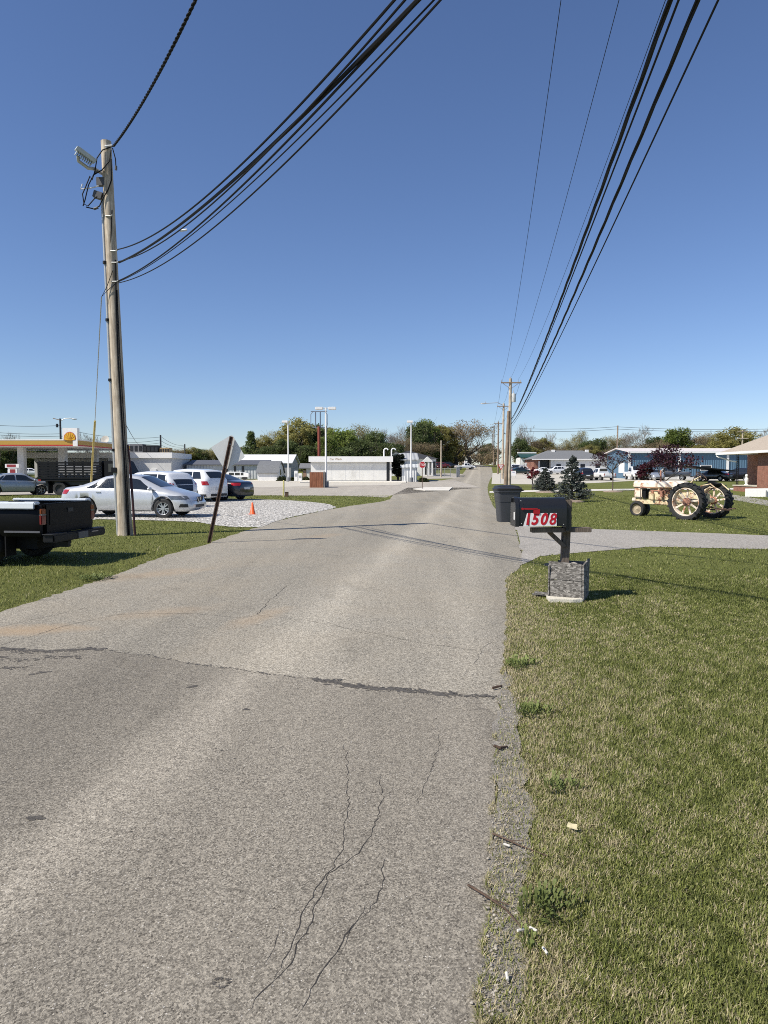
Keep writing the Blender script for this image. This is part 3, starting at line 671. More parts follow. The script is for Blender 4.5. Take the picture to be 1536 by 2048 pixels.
# base box of weathered chipboard: a thing of its own, filled with stones, with scraps about it
def osb():
    m, nt, b = _new('weathered_chipboard'); co = coord(nt)
    v = N(nt, 'ShaderNodeTexVoronoi'); v.inputs['Scale'].default_value = 34; v.inputs['Randomness'].default_value = 1
    mp = N(nt, 'ShaderNodeMapping'); mp.inputs['Scale'].default_value = (1, 1, 2.4); mp.inputs['Rotation'].default_value = (0, .5, 0)
    nz = noise(nt, co, 7, 4, .7); 
    ad = N(nt, 'ShaderNodeVectorMath', operation='ADD'); sc_ = N(nt, 'ShaderNodeVectorMath', operation='SCALE'); sc_.inputs['Scale'].default_value = .10; nt.links.new(nz.outputs['Color'], sc_.inputs[0]); nt.links.new(co, ad.inputs[0]); nt.links.new(sc_.outputs[0], ad.inputs[1]); nt.links.new(ad.outputs[0], mp.inputs['Vector']); nt.links.new(mp.outputs[0], v.inputs['Vector'])
    bw = N(nt, 'ShaderNodeRGBToBW'); nt.links.new(v.outputs['Color'], bw.inputs[0])
    n2 = noise(nt, co, 60, 4, .7); f = mix(nt, .22, bw.outputs[0], n2.outputs['Fac'])
    nt.links.new(ramp(nt, f, [(.2, (.07, .064, .056)), (.5, (.17, .158, .142)), (.8, (.34, .32, .29))]).outputs[0], b.inputs['Base Color'])
    b.inputs['Roughness'].default_value = .95
    bp = N(nt, 'ShaderNodeBump'); bp.inputs['Strength'].default_value = .8; bp.inputs['Distance'].default_value = .01; nt.links.new(f, bp.inputs['Height']); nt.links.new(bp.outputs[0], b.inputs['Normal'])
    return m
M_osb = osb()
bb = thing('planter_box', 'grey weathered chipboard box of stones around the mailbox post', 'wooden box', P(1132, 1203)+Vector((0, 0, .02)), math.radians(-24))
w, h, dp = .365, .45, .34
c0, c1, c2, c3 = (-w/2, 0, .01), (w/2, 0, .01), (w/2-.015, .05, h-.02), (-w/2-.04, .05, h)
for s0, s1 in ((0, .50), (.512, 1)):
    e = [Vector(c0).lerp(Vector(c3), s0), Vector(c1).lerp(Vector(c2), s0), Vector(c1).lerp(Vector(c2), s1), Vector(c0).lerp(Vector(c3), s1)]; mb = MB(); mb.add(e+[p+Vector((0, .018, 0)) for p in e], [(0, 1, 2, 3), (7, 6, 5, 4), (0, 4, 5, 1), (1, 5, 6, 2), (2, 6, 7, 3), (3, 7, 4, 0)]); mb.build('front_panel', M_osb, bb, bevel=.003)
mb = MB(); mb.add([(w/2+.002, .01, 0), (w/2+.01, dp, .02), (w/2+.02, dp, h+.02), (w/2-.008, .055, h-.03), (w/2+.022, .01, 0), (w/2+.03, dp, .02), (w/2+.04, dp, h+.02), (w/2+.012, .055, h-.03)], [(3, 2, 1, 0), (4, 5, 6, 7), (0, 1, 5, 4), (1, 2, 6, 5), (2, 3, 7, 6), (3, 0, 4, 7)]); mb.build('side_panel', M_osb, bb)
mb = MB(); mb.box((-w/2-.03, dp/2, h/2-.02), (.018, dp-.03, h-.06)); mb.build('side_panel', M_osb, bb); MB().box((0, dp, h/2), (w-.04, .018, h-.04)).build('rear_panel', M_osb, bb)
mb = MB()
rr = random.Random(3)
for _ in range(16): mb.ell((rr.uniform(-.14, .14), rr.uniform(.11, .27), h-.10+rr.uniform(-.03, .05)), (rr.uniform(.03, .06), rr.uniform(.03, .06), rr.uniform(.025, .045)), 8, 6)
o = mb.build('stone_fill', M_stone, bb, smooth=True)
mb = MB(); mb.prism([(-.22, -.05), (.05, -.085), (.17, -.06), (.2, .2), (-.2, .2)], -.005, .05); tag(mb.build('paving_slab', mat('cream_stone', (.62, .58, .48), .9, .15, 8, bump=.5), loc=P(1134, 1205)), 'cream stone slab lying under the mailbox box', 'stone slab')
mb = MB(); beam(mb, (-.03, .0, .035), (-.30, .08, .055), .12, .022); beam(mb, (-.10, .06, .02), (-.32, .12, .03), .06, .02); ob = mb.build('wood_scrap', M_osb, loc=P(1100, 1198)+Vector((.14, .05, 0))); tag(ob, 'broken grey board lying in the grass left of the mailbox box', 'board')
mb = MB(); beam(mb, (-.10, 0, 0), (.14, .06, .02), .09, .025); ob = mb.build('wood_scrap', M_osb, loc=at(1108, 1130, mb0.y+.42)); tag(ob, 'loose grey board propped across the back of the mailbox box', 'board')
# ---- wheelie bins
def bin_(loc, rz, label):
    t = thing('wheelie_bin', label, 'bin', loc, rz, 'grey wheelie bins by the road')
    H, wT, dT, wB, dB = .98, .58, .70, .46, .54
    M_body = mat('bin_grey_plastic', (.042, .045, .051), .5, .12, 6, bump=.1, bscale=50)
    mb = MB(); pr = [(0.0, dB, wB), (.55, dB+(dT-dB)*.5, wB+(wT-wB)*.55), (.62, dB+(dT-dB)*.60, wB+(wT-wB)*.62), (.625, dB+(dT-dB)*.7, wB+(wT-wB)*.78), (H-.06, dT, wT), (H-.055, dT+.05, wT+.05), (H, dT+.05, wT+.05)]
    def rc(d, w, r=.06):
        o = []
        for cx, cy, a0 in ((d/2-r, w/2-r, 0), (-d/2+r, w/2-r, 90), (-d/2+r, -w/2+r, 180), (d/2-r, -w/2+r, 270)):
            for k in range(5): a = math.radians(a0+k*22.5); o.append((cx+r*math.cos(a), cy+r*math.sin(a)))
        return o
    vs = []; n = 20
    for z, d, w_ in pr: vs += [(x, y, z) for x, y in rc(d, w_)]
    k = len(pr); fs = [(i*n+j, i*n+(j+1) % n, (i+1)*n+(j+1) % n, (i+1)*n+j) for i in range(k-1) for j in range(n)]+[tuple(range(n-1, -1, -1)), tuple(range((k-1)*n, k*n))]
    mb.add(vs, fs); body = mb.build('body', M_body, t, smooth=35)
    mb = MB(); mb.lathe([(0, 0), (.085, .0), (.085, .002), (0, .002)], 20, M=Matrix.Translation((-.02, -(wT/2-.012), .78)) @ Matrix.Rotation(PI/2+.05, 4, 'X')); mb.build('emblem', mat('bin_emblem', (.10, .105, .115), .5), body)
    mb = MB(); vs = []
    for z, d, w_, sx in ((H, dT+.08, wT+.07, 0), (H+.035, dT+.1, wT+.09, 0), (H+.075, dT+.02, wT, 0), (H+.095, dT-.3, wT-.25, 0)): vs += [(x+sx, y, z) for x, y in rc(d, w_)]
    mb.add(vs, [(i*n+j, i*n+(j+1) % n, (i+1)*n+(j+1) % n, (i+1)*n+j) for i in range(3) for j in range(n)]+[tuple(range(n-1, -1, -1)), tuple(range(3*n, 4*n))])
    mb.build('lid', mat('bin_lid', (.02, .02, .022), .45, .1, 6), t, smooth=35)
    mb = MB(); mb.tube([(dT/2, -.2, H-.03), (dT/2+.12, -.2, H-.0), (dT/2+.12, .2, H-.0), (dT/2, .2, H-.03)], .016, 8); mb.build('handle', M_black, t)
    for s in (-1, 1):
        mb = MB(); mb.lathe([(.0, -.025), (.1, -.025), (.13, -.03), (.14, -.02), (.14, .02), (.13, .03), (.1, .025), (0, .025)], 20, M=Matrix.Translation((dB/2+.01, s*(wB/2+.035), .14)) @ Matrix.Rotation(PI/2, 4, 'X')); wh = mb.build('wheel', M_black, t, smooth=40)
        mb = MB()
        for a in range(6): mb.box((dB/2+.01+.05*math.cos(a*PI/3), s*(wB/2+.066), .14+.05*math.sin(a*PI/3)), (.09, .006, .022), ry=-a*PI/3)
        mb.build('hub', mat('bin_emblem', (.1, .1, .1)), wh)
    return t
bin_(P(1017, 1045)+Vector((0, .3, 0)), math.radians(6), 'grey wheelie bin with black lid at the road edge behind the mailbox')
bin_(P(1019, 1033)+Vector((-.05, .35, 0)), math.radians(4), 'rear wheelie bin mostly hidden, only its black lid shows over the front bin')
# ---- leaning diamond sign (seen from behind)
sg = P(417, 1086); t = thing('road_sign', 'leaning diamond road sign seen from behind on a rusty post', 'sign', sg)
s_ = lambda u, v, dy=0: at(u, v, sg.y+dy)-sg
mb = MB()
pa, pc = s_(417, 1090), s_(463, 873)
ax = (pc-pa).normalized(); rt = Vector((0, 1, 0)).cross(ax).normalized()*-1; Mx = Matrix((rt, Vector((0, 1, 0)), ax)).transposed().to_4x4(); Mx.translation = pa; Lp = (pc-pa).length
mb.prism([(-.042, 0), (-.028, .0), (-.018, .04), (.018, .04), (.028, 0), (.042, 0), (.042, -.006), (.023, -.006), (.014, .033), (-.014, .033), (-.023, -.006), (-.042, -.006)], 0, Lp, M=Mx)
mb.build('post', M_rust, t)
cs = [s_(463, 868.5), s_(420.5, 894.5), s_(449, 940.5), s_(489.5, 914)]
cen = sum(cs, Vector())/4; poly = []
for i in range(4):
    a, b, c = cs[i-1], cs[i], cs[(i+1) % 4]
    p0 = b+(a-b).normalized()*.05; p1 = b+(c-b).normalized()*.05
    for k in range(5): s = k/4; poly.append(p0*(1-s)**2+b*2*s*(1-s)+p1*s*s)
n = len(poly); rot = Matrix.Translation(cen) @ Matrix.Rotation(math.radians(2), 4, 'Z') @ Matrix.Translation(-cen)
mb = MB(); mb.add([tuple(p+Vector((0, .07, 0))) for p in poly]+[tuple(p+Vector((0, .074, 0))) for p in poly], [tuple(range(n)), tuple(range(2*n-1, n-1, -1))]+[(i, n+i, n+(i+1) % n, (i+1) % n) for i in range(n)], M=rot)
mb.build('panel', mat('sign_aluminium', (.66, .67, .65), .5, .06, 2.5, .1, dirt=.1), t)
for s in (.72, .93): MB().cyl(pa+(pc-pa)*s+Vector((0, .02, 0)), pa+(pc-pa)*s+Vector((0, .05, 0)), .012, n=8).build('bolt', M_galv, t)
# ---- traffic cone, marker stake
cn = P(505, 1029); t = thing('traffic_cone', 'small orange traffic cone on the white gravel', 'traffic cone', cn, .3)
M_or = mat('cone_orange', (.80, .12, .025), .5, .1, 6)
mb = MB(); mb.lathe([(.105, .025), (.1, .03), (.028, .43), (.02, .435), (0, .435)], 20); mb.build('cone', M_or, t, smooth=50)
mb = MB(); mb.box((0, 0, .0125), (.27, .27, .025)); mb.build('base', M_or, t, bevel=.008)
st = P(567, 994); mb = MB(); mb.cyl((0, 0, -.1), (.02, 0, 1.0), .05, n=10); mb.ell((.02, 0, 1.0), (.05, .05, .03)); tag(mb.build('marker_post', mat('stake_yellow', (.62, .55, .22), .7, .2, 3), loc=st), 'thin yellowish marker post at the far edge of the gravel lot grass', 'marker post')
mb = MB(); mb.box((0, 0, .13), (.2, .2, .28)); mb.box((0, 0, .28), (.24, .24, .03)); tag(mb.build('utility_box', mat('rust_brown', (.12, .075, .05), .8, .3, 8), loc=P(573.5, 993.5), bevel=.01), 'small brown utility box at the foot of the yellowish marker post', 'utility box')
# ---- litter and twigs by the road edge
M_twig = woodmat('twig', (.035, .022, .016), (.16, .11, .08))
for k, (pts, r, lab) in enumerate([(((985, 1680), (1010, 1690), (1040, 1702), (1095, 1722)), .004, 'long dark twig lying across the road edge, the upper one'), (((936, 1780), (970, 1805), (1010, 1832), (1044, 1868)), .0045, 'long dark twig lying across the road edge, the lower one'), (((988, 1502), (1000, 1506), (1014, 1500)), .008, 'short dark twig on the gritty road edge'), (((985, 1382), (995, 1380), (1004, 1378)), .008, 'short dark twig at the road edge by the end of the tar seam')]):
    mb = MB(); rr = random.Random(k); mb.tube([P(u, v)+Vector((0, 0, .018+rr.uniform(0, .012))) for u, v in pts], [r, r, r*.8, r*.5][:len(pts)], 6)
    if k < 2: mb.tube([P(*pts[1])+Vector((0, 0, .02)), P(pts[2][0]+8, pts[2][1]-6)+Vector((0, 0, .03))], r*.5, 5)
    tag(mb.build('twig', M_twig), lab, 'twig', 'twigs at the road edge')
M_paper = mat('white_paper', (.62, .59, .53), .8, .06, 30)
for u, v, a, lab in [(1013, 1703, .4, 'white cigarette butt beside the upper twig'), (1041, 1876, -.5, 'white cigarette butt at the end of the lower twig'), (1066, 1874, .6, 'yellowish cigarette butt right of the lower twig end'), (1090, 1918, 1.2, 'crumpled white litter scrap in the grass below the lower twig'), (1014, 1970, 1.6, 'white cigarette butt nearest the bottom of the photo')]:
    mb = MB(); p = P(u, v); dx = Vector((math.cos(a), -math.sin(a)*1, 0))*.016
    mb.cyl(p+Vector((0, 0, .030))-dx*.8, p+Vector((0, 0, .026))+dx*.8, .0046, n=8); tag(mb.build('cigarette_butt' if 'butt' in lab else 'litter_scrap', M_paper), lab, 'litter', 'litter at the road edge')
mb = MB(); p = P(1142, 1670); mb.add([(-.03, -.008, .035), (-.025, .009, .05), (0, .012, .047), (0, -.011, .034), (.026, .010, .052), (.028, -.007, .040), (.036, -.018, .038), (.020, -.018, .036)], [(0, 3, 2, 1), (3, 5, 4, 2), (5, 3, 7, 6)]); o = mb.build('dry_leaf', mat('straw_leaf', (.52, .46, .28), .8, .3, 40), loc=p); o.scale = (.75, .75, 1); o.rotation_euler = (0, .1, -.4); tag(o, 'pale yellow curled leaf in the grass right of the upper twig', 'leaf')
# ================================================================== VEHICLES
M_glass = mat('car_glass', (.018, .022, .026), .06, .2, 3, spec=.8)
M_tyre = mat('tyre', (.022, .022, .022), .75, .25, 12)
M_rim = mat('alloy_rim', (.55, .56, .57), .3, .08, 9, .7)
M_cladding = mat('black_plastic', (.02, .02, .021), .55, .15, 8)
M_tail = mat('tail_red', (.42, .012, .015), .18, .1, 8, coat=1)
M_lamp = mat('lamp_glass', (.13, .14, .15), .12, .5, 9, .2, coat=1)
M_plate2 = mat('licence_plate', (.62, .64, .66), .4, .05, 20)
M_chrome = mat('chrome', (.62, .63, .64), .15, .05, 6, 1)
def lerp(a, b, t): return a+(b-a)*t
class Car:
    """one car skin S(x, section); x forward, metres"""
    def __init__(s, L, Wd, H, wb, fo, r, top, belt, sill=.22, tumble=.20, nose=.5, tail=.45, sq=.72):
        s.L, s.W, s.H, s.r = L, Wd, H, r
        s.xf = L/2-fo; s.xr = s.xf-wb; s.top_, s.belt_, s.sill, s.tum = top, belt, sill, tumble
        s.nose, s.tail, s.sq = nose, tail, sq
    def sm(s, tab, x):
        xs = [p[0] for p in tab]; ys = [p[1] for p in tab]; o = 0
        for k, w in ((-.06, .25), (0, .5), (.06, .25)): o += w*float(np.interp(x+k, xs, ys))
        return o
    def plan(s, x):
        f = s.L/2
        if x > f-s.nose: t = (x-(f-s.nose))/s.nose
        elif x < -f+s.tail: t = (-f+s.tail-x)/s.tail
        else: return 1
        return 1-(1-s.sq)*(t**2.6)
    def sec(s, x):
        w = s.W/2*s.plan(x); zt = s.sm(s.top_, x); zb = min(s.sm(s.belt_, x), zt-.02)
        f = s.L/2; ends = max(0, (abs(x)-(f-.18))/.18); lo = s.sill+.10*ends**2
        for xw in (s.xf, s.xr):
            R = s.r+.055; d = abs(x-xw)
            if d < R: lo = max(lo, s.r+math.sqrt(R*R-d*d))
        cab = max(0, min(1, (zt-zb-.05)/(s.H*.27)))
        yr = lerp(w*.80, w-s.tum-.06, cab)
        zr = zb+(zt-zb)*lerp(.75, .87, cab)
        z1 = lo; z2 = max(lo+.015, s.sill+.10); z3 = max(lo+.03, lerp(s.sill, zb, .48)); z4 = max(lo+.045, zb-.09); z5 = max(lo+.06, zb)
        return [(0, z1), (w*.90, z1), (w*.975, z2), (w, z3), (w*.985, z4), (w*.945, z5), (yr, max(zr, z5+.01)), (yr*.82, max(z5+.02, lerp(zr, zt, .62))), (yr*.45, max(z5+.025, lerp(zr, zt, .92))), (0, max(z5+.03, zt))]
    def body(s, parent, m, name='body', n=110):
        f = s.L/2; xs = list(np.linspace(-f, f, n)); vs = []; k = 10
        for x in xs:
            q = s.sec(x); vs += [(x, y, z) for y, z in q]+[(x, -y, z) for y, z in q[-2:0:-1]]
        K = 2*k-2; fs = [(i*K+j, i*K+(j+1) % K, (i+1)*K+(j+1) % K, (i+1)*K+j) for i in range(n-1) for j in range(K)]
        fs += [tuple(range(K-1, -1, -1)), tuple(range((n-1)*K, n*K))]
        mb = MB(); mb.add(vs, fs); return mb.build(name, m, parent, smooth=62)
    def sidep(s, x, z, off, sg):
        q = s.sec(x)[1:7]; zs = [p[1] for p in q]; y = float(np.interp(z, zs, [p[0] for p in q])); return (x, sg*(y+off), z)
    def grid(s, fn, nu, nv, parent, name, m, flip=False):
        vs = [fn(i/nu, j/nv) for i in range(nu+1) for j in range(nv+1)]; w = nv+1
        fs = [(i*w+j, (i+1)*w+j, (i+1)*w+j+1, i*w+j+1) for i in range(nu) for j in range(nv)]
        if flip: fs = [f[::-1] for f in fs]
        mb = MB(); mb.add(vs, fs); return mb.build(name, m, parent, smooth=40)
    def sidewin(s, parent, xb0, xb1, xt0, xt1, sg, m=None, s0=.10, s1=.86, name='side_window'):
        def fn(u, v):
            fr = lerp(s0, s1, v); x = lerp(lerp(xb0, xb1, u), lerp(xt0, xt1, u), v); q = s.sec(x); a, b = q[5], q[6]
            return (x, sg*(lerp(a[0], b[0], fr)+.010), lerp(a[1], b[1], fr)+.006)
        return s.grid(fn, 40, 4, parent, name, m or M_glass, sg < 0)
    def sidepatch(s, parent, x0, x1, z0, z1, sg, name, m, off=.006, x0t=None, x1t=None, nu=8, nv=4):
        x0t = x0 if x0t is None else x0t; x1t = x1 if x1t is None else x1t
        return s.grid(lambda u, v: s.sidep(lerp(lerp(x0, x1, u), lerp(x0t, x1t, u), v), lerp(z0, z1, v), off, sg), nu, nv, parent, name, m, sg < 0)
    def screen(s, parent, xb, xt, name, c0=.86, m=None, off=.010):
        def fn(u, v):
            x = lerp(xb, xt, u); q = s.sec(x)[6:]; c = lerp(-c0, c0, v); ys = [p[0] for p in q][::-1]; zs = [p[1] for p in q][::-1]
            y = c*q[0][0]; return (x, y, float(np.interp(abs(y), ys, zs))+off)
        return s.grid(fn, 30, 16, parent, name, m or M_glass, xb < xt)
    def endpatch(s, parent, sgx, y0, y1, z0, z1, name, m, th=.012):
        x = sgx*s.L/2; mb = MB(); mb.box((x+sgx*th/2, (y0+y1)/2, (z0+z1)/2), (th, abs(y1-y0), abs(z1-z0))); return mb.build(name, m, parent, bevel=.003)
    def wheels(s, parent, w=.20, spokes=10, m=None, detail=True, hubcap=False):
        m = m or M_rim; first = None; r = s.r
        for xw in (s.xf, s.xr):
            for sg in (1, -1):
                if first is None:
                    mb = MB(); pr = [(r*.66, -w/2), (r*.90, -w/2), (r*.98, -w/2+.02), (r, -w/4), (r, w/4), (r*.98, w/2-.02), (r*.90, w/2), (r*.66, w/2)]
                    R = Matrix.Rotation(PI/2, 4, 'X'); mb.lathe(pr, 28, M=R); tyre = mb.build('wheel', M_tyre, parent, smooth=35)
                    mb = MB(); mb.lathe([(r*.68, -.03), (r*.68, w/2-.005), (r*.63, w/2-.012), (r*.60, w/2-.05)], 28, M=R)
                    if detail:
                        mb.lathe([(0, w/2-.02), (r*.16, w/2-.02), (r*.18, w/2-.05)], 16, M=R)
                        for k in range(spokes):
                            a = 2*PI*k/spokes+(.09 if k % 2 else -.09)
                            mb.box((r*.38*math.cos(a), -(w/2-.045), r*.38*math.sin(a)), (r*.52, .02, r*.115), ry=-a)
                    else: mb.lathe([(0, w/2-.03), (r*.60, w/2-.045)], 16, M=R)
                    rim = mb.build('rim', m, tyre); mb = MB(); mb.lathe([(0, w/2-.075), (r*.61, w/2-.075)], 20, M=R); dk = mb.build('brake_disc', M_cladding, tyre)
                    o, kk = tyre, (rim, dk); first = (tyre, kk)
                else:
                    o = first[0].copy(); COL.objects.link(o)
                    for c in first[1]: d = c.copy(); COL.objects.link(d); d.parent = o
                    o.parent = parent
                o.location = (xw, sg*(s.W/2-w/2-.012), r); o.rotation_euler = (0, 0, PI if sg > 0 else 0)
SED = dict(L=4.65, Wd=1.78, H=1.46, wb=2.70, fo=.95, r=.325,
    top=[(-2.33, .80), (-2.30, .96), (-2.15, 1.02), (-1.75, 1.06), (-1.5, 1.12), (-.75, 1.41), (-.3, 1.46), (.2, 1.45), (.45, 1.41), (1.25, 1.02), (1.45, .96), (1.9, .84), (2.2, .70), (2.33, .52)],
    belt=[(-2.33, .70), (-2.1, .95), (-1.4, .98), (.3, .93), (1.1, .90), (1.5, .86), (2.0, .74), (2.33, .50)])
SUVT = dict(L=4.55, Wd=1.83, H=1.70, wb=2.65, fo=.95, r=.35,
    top=[(-2.28, .75), (-2.24, 1.10), (-2.1, 1.30), (-1.82, 1.63), (-1.3, 1.68), (-.4, 1.70), (.25, 1.66), (1.1, 1.17), (1.35, 1.09), (1.9, .99), (2.15, .86), (2.28, .62)],
    belt=[(-2.28, .80), (-2.15, 1.14), (-1.5, 1.13), (.2, 1.06), (1.1, 1.02), (1.7, .94), (2.28, .60)])
def sedan(label, m, loc, rz, group, base=SED, detail=2, H=None, seam=True, rimspokes=10, kind='car', suv=False, tail_xy=None, rimm=None):
    c = Car(**base); t = thing('parked_car', label, kind, loc, rz, group); b = c.body(t, m)
    f = c.L/2
    if suv: wins = [(-1.86, -1.26, -1.66, -1.20), (-1.18, -.30, -1.14, -.30), (-.22, .98, -.22, .30)]; ws = (1.08, .32); rs = (-2.16, -1.90)
    else: wins = [(-1.34, -1.02, -.88, -.76), (-.96, -.16, -.66, -.16), (-.08, 1.14, -.08, .52)]; ws = (1.20, .50); rs = (-1.50, -.80)
    for sg in (1, -1):
        for w in wins: c.sidewin(t, *w, sg)
        if detail:
            # headlights / taillights wrap round the corners
            if suv:
                c.sidepatch(t, -f+.02, -f+.32, .86, 1.06, sg, 'taillight', M_tail, .01, -f+.10, -f+.36); c.sidepatch(t, f-.62, f-.10, .76, .90, sg, 'headlight', M_lamp, .008)
            else:
                c.sidepatch(t, -f+.03, -f+.34, .80, .95, sg, 'taillight', M_tail, .008, -f+.03, -f+.46); c.sidepatch(t, f-.66, f-.10, .62, .74, sg, 'headlight', M_lamp, .008, f-.78, f-.2)
            mb = MB(); mb.ell((ws[0]-.22, sg*(c.W/2+.09), c.sm(c.belt_, .9)+.07), (.07, .11, .065), 10, 8); mb.box((ws[0]-.20, sg*(c.W/2-.0), c.sm(c.belt_, .9)+.03), (.05, .12, .03)); mb.build('mirror', m, t, smooth=50)
            for xh in (-.86, .06): 
                z = c.sm(c.belt_, xh)-.10; p = c.sidep(xh, z, .014, sg); mb = MB(); mb.box(p, (.17, .022, .03)); mb.build('door_handle', m, t, bevel=.006)
            if detail > 1:
                for xa in (-.13, 1.02):
                    c.sidepatch(t, xa-.006, xa+.006, c.sill+.10, c.sm(c.belt_, xa)-.01, sg, 'door_seam', M_cladding, .0025, xa-.006 + (.25 if xa < -1 else 0)*0, xa+.006)
                c.sidepatch(t, c.xr+.45, c.xf-.45, c.sill-.0, c.sill+.03, sg, 'sill_trim', M_cladding, .004)
    c.screen(t, ws[0], ws[1], 'windshield'); c.screen(t, rs[0], rs[1], 'rear_window', .82)
    if detail:
        c.endpatch(t, 1, -.40, .40, .34 if not suv else .42, .44 if not suv else .56, 'grille', M_cladding); c.endpatch(t, -1, -.26, .26, .60, .72, 'licence_plate', M_plate2); c.endpatch(t, -1, -.6, .6, .30, .42, 'rear_bumper', M_cladding if suv else m)
    c.wheels(t, spokes=rimspokes, m=rimm); return t, c
GP = 'cars parked on the white gravel'
M_silver = paint('silver_paint', (.56, .575, .59), .3, .33)
M_wcar = paint('white_car_paint', (.82, .82, .81), 0, .3)
M_dblue = paint('charcoal_blue_paint', (.020, .021, .027), .2, .3)
M_silver2 = paint('grey_silver_paint', (.34, .365, .40), .3, .35)
# silver sedan
pr = P(178, 1033); pf_ = P(337, 1036.5); mid = (pr+pf_)/2
ctr = Vector((-8.62, 24.55, 0)); hd = -math.radians(6)
t, c = sedan('silver four-door sedan parked on white gravel behind the floodlight pole', M_silver, ctr, hd, GP)
# nose details in the photograph: dark V grille with chrome, lower intake, dark fog recesses
mb = MB(); mb.prism([(-.30, .70), (.30, .70), (.20, .52), (-.20, .52)], 0, .02, M=Matrix.Translation((2.318, 0, 0)) @ Matrix(((0, 0, 1, 0), (1, 0, 0, 0), (0, 1, 0, 0), (0, 0, 0, 1)))); gr_ = mb.build('grille', M_cladding, t)
mb = MB()
for s in (-1, 1): mb.cyl((2.345, s*.30, .70), (2.345, s*.15, .52), .018, n=6)
mb.cyl((2.345, .16, .525), (2.345, -.16, .525), .018, n=6); mb.build('chrome_trim', M_chrome, gr_)
mb = MB(); mb.lathe([(0, 0), (.055, 0), (.055, .008), (0, .008)], 16, M=Matrix.Translation((2.34, 0, .63)) @ Matrix.Rotation(PI/2, 4, 'Y')); mb.build('badge', M_chrome, gr_)
for sg in (1, -1): c.sidepatch(t, 1.92, 2.22, .36, .47, sg, 'fog_recess', M_cladding, .006, 1.98, 2.2)
# white hatchback, white SUV, dark sedan behind
HB = dict(SUVT); HB.update(L=4.2, H=1.58, top=[(-2.1, .7), (-2.06, 1.0), (-1.95, 1.15), (-1.68, 1.50), (-1.2, 1.56), (-.3, 1.58), (.3, 1.53), (1.1, 1.07), (1.35, 1.0), (1.8, .9), (2.0, .78), (2.1, .55)], belt=[(-2.1, .78), (-1.98, 1.06), (-1.4, 1.05), (.2, .98), (1.1, .94), (1.6, .86), (2.1, .56)])
M_tw = M_wcar
GPv = GU(350, 30.6)
t, c = sedan('white hatchback with red tail lamp, directly behind the silver sedan nose', M_wcar, GU(303, 31.5), PI-.52, GP, HB, suv=True)
t, c = sedan('white crossover with black rear window, right behind the leaning sign post', M_wcar, GU(372, 37.5), PI-.50, GP, SUVT, suv=True)
for sg in (1, -1): c.sidepatch(t, -2.15, -1.0, .24, .40, sg, 'lower_cladding', M_cladding, .01)
t, c = sedan('charcoal sedan with red tail lamps, rightmost of the cars on the gravel', M_dblue, GU(424, 39.2), PI-.42, GP, rimspokes=5)
# silver sedan further left by the street
t, c = sedan('grey silver sedan at the left photo edge by the street', M_silver2, GU(30, 46.5), .70, None, rimspokes=5)
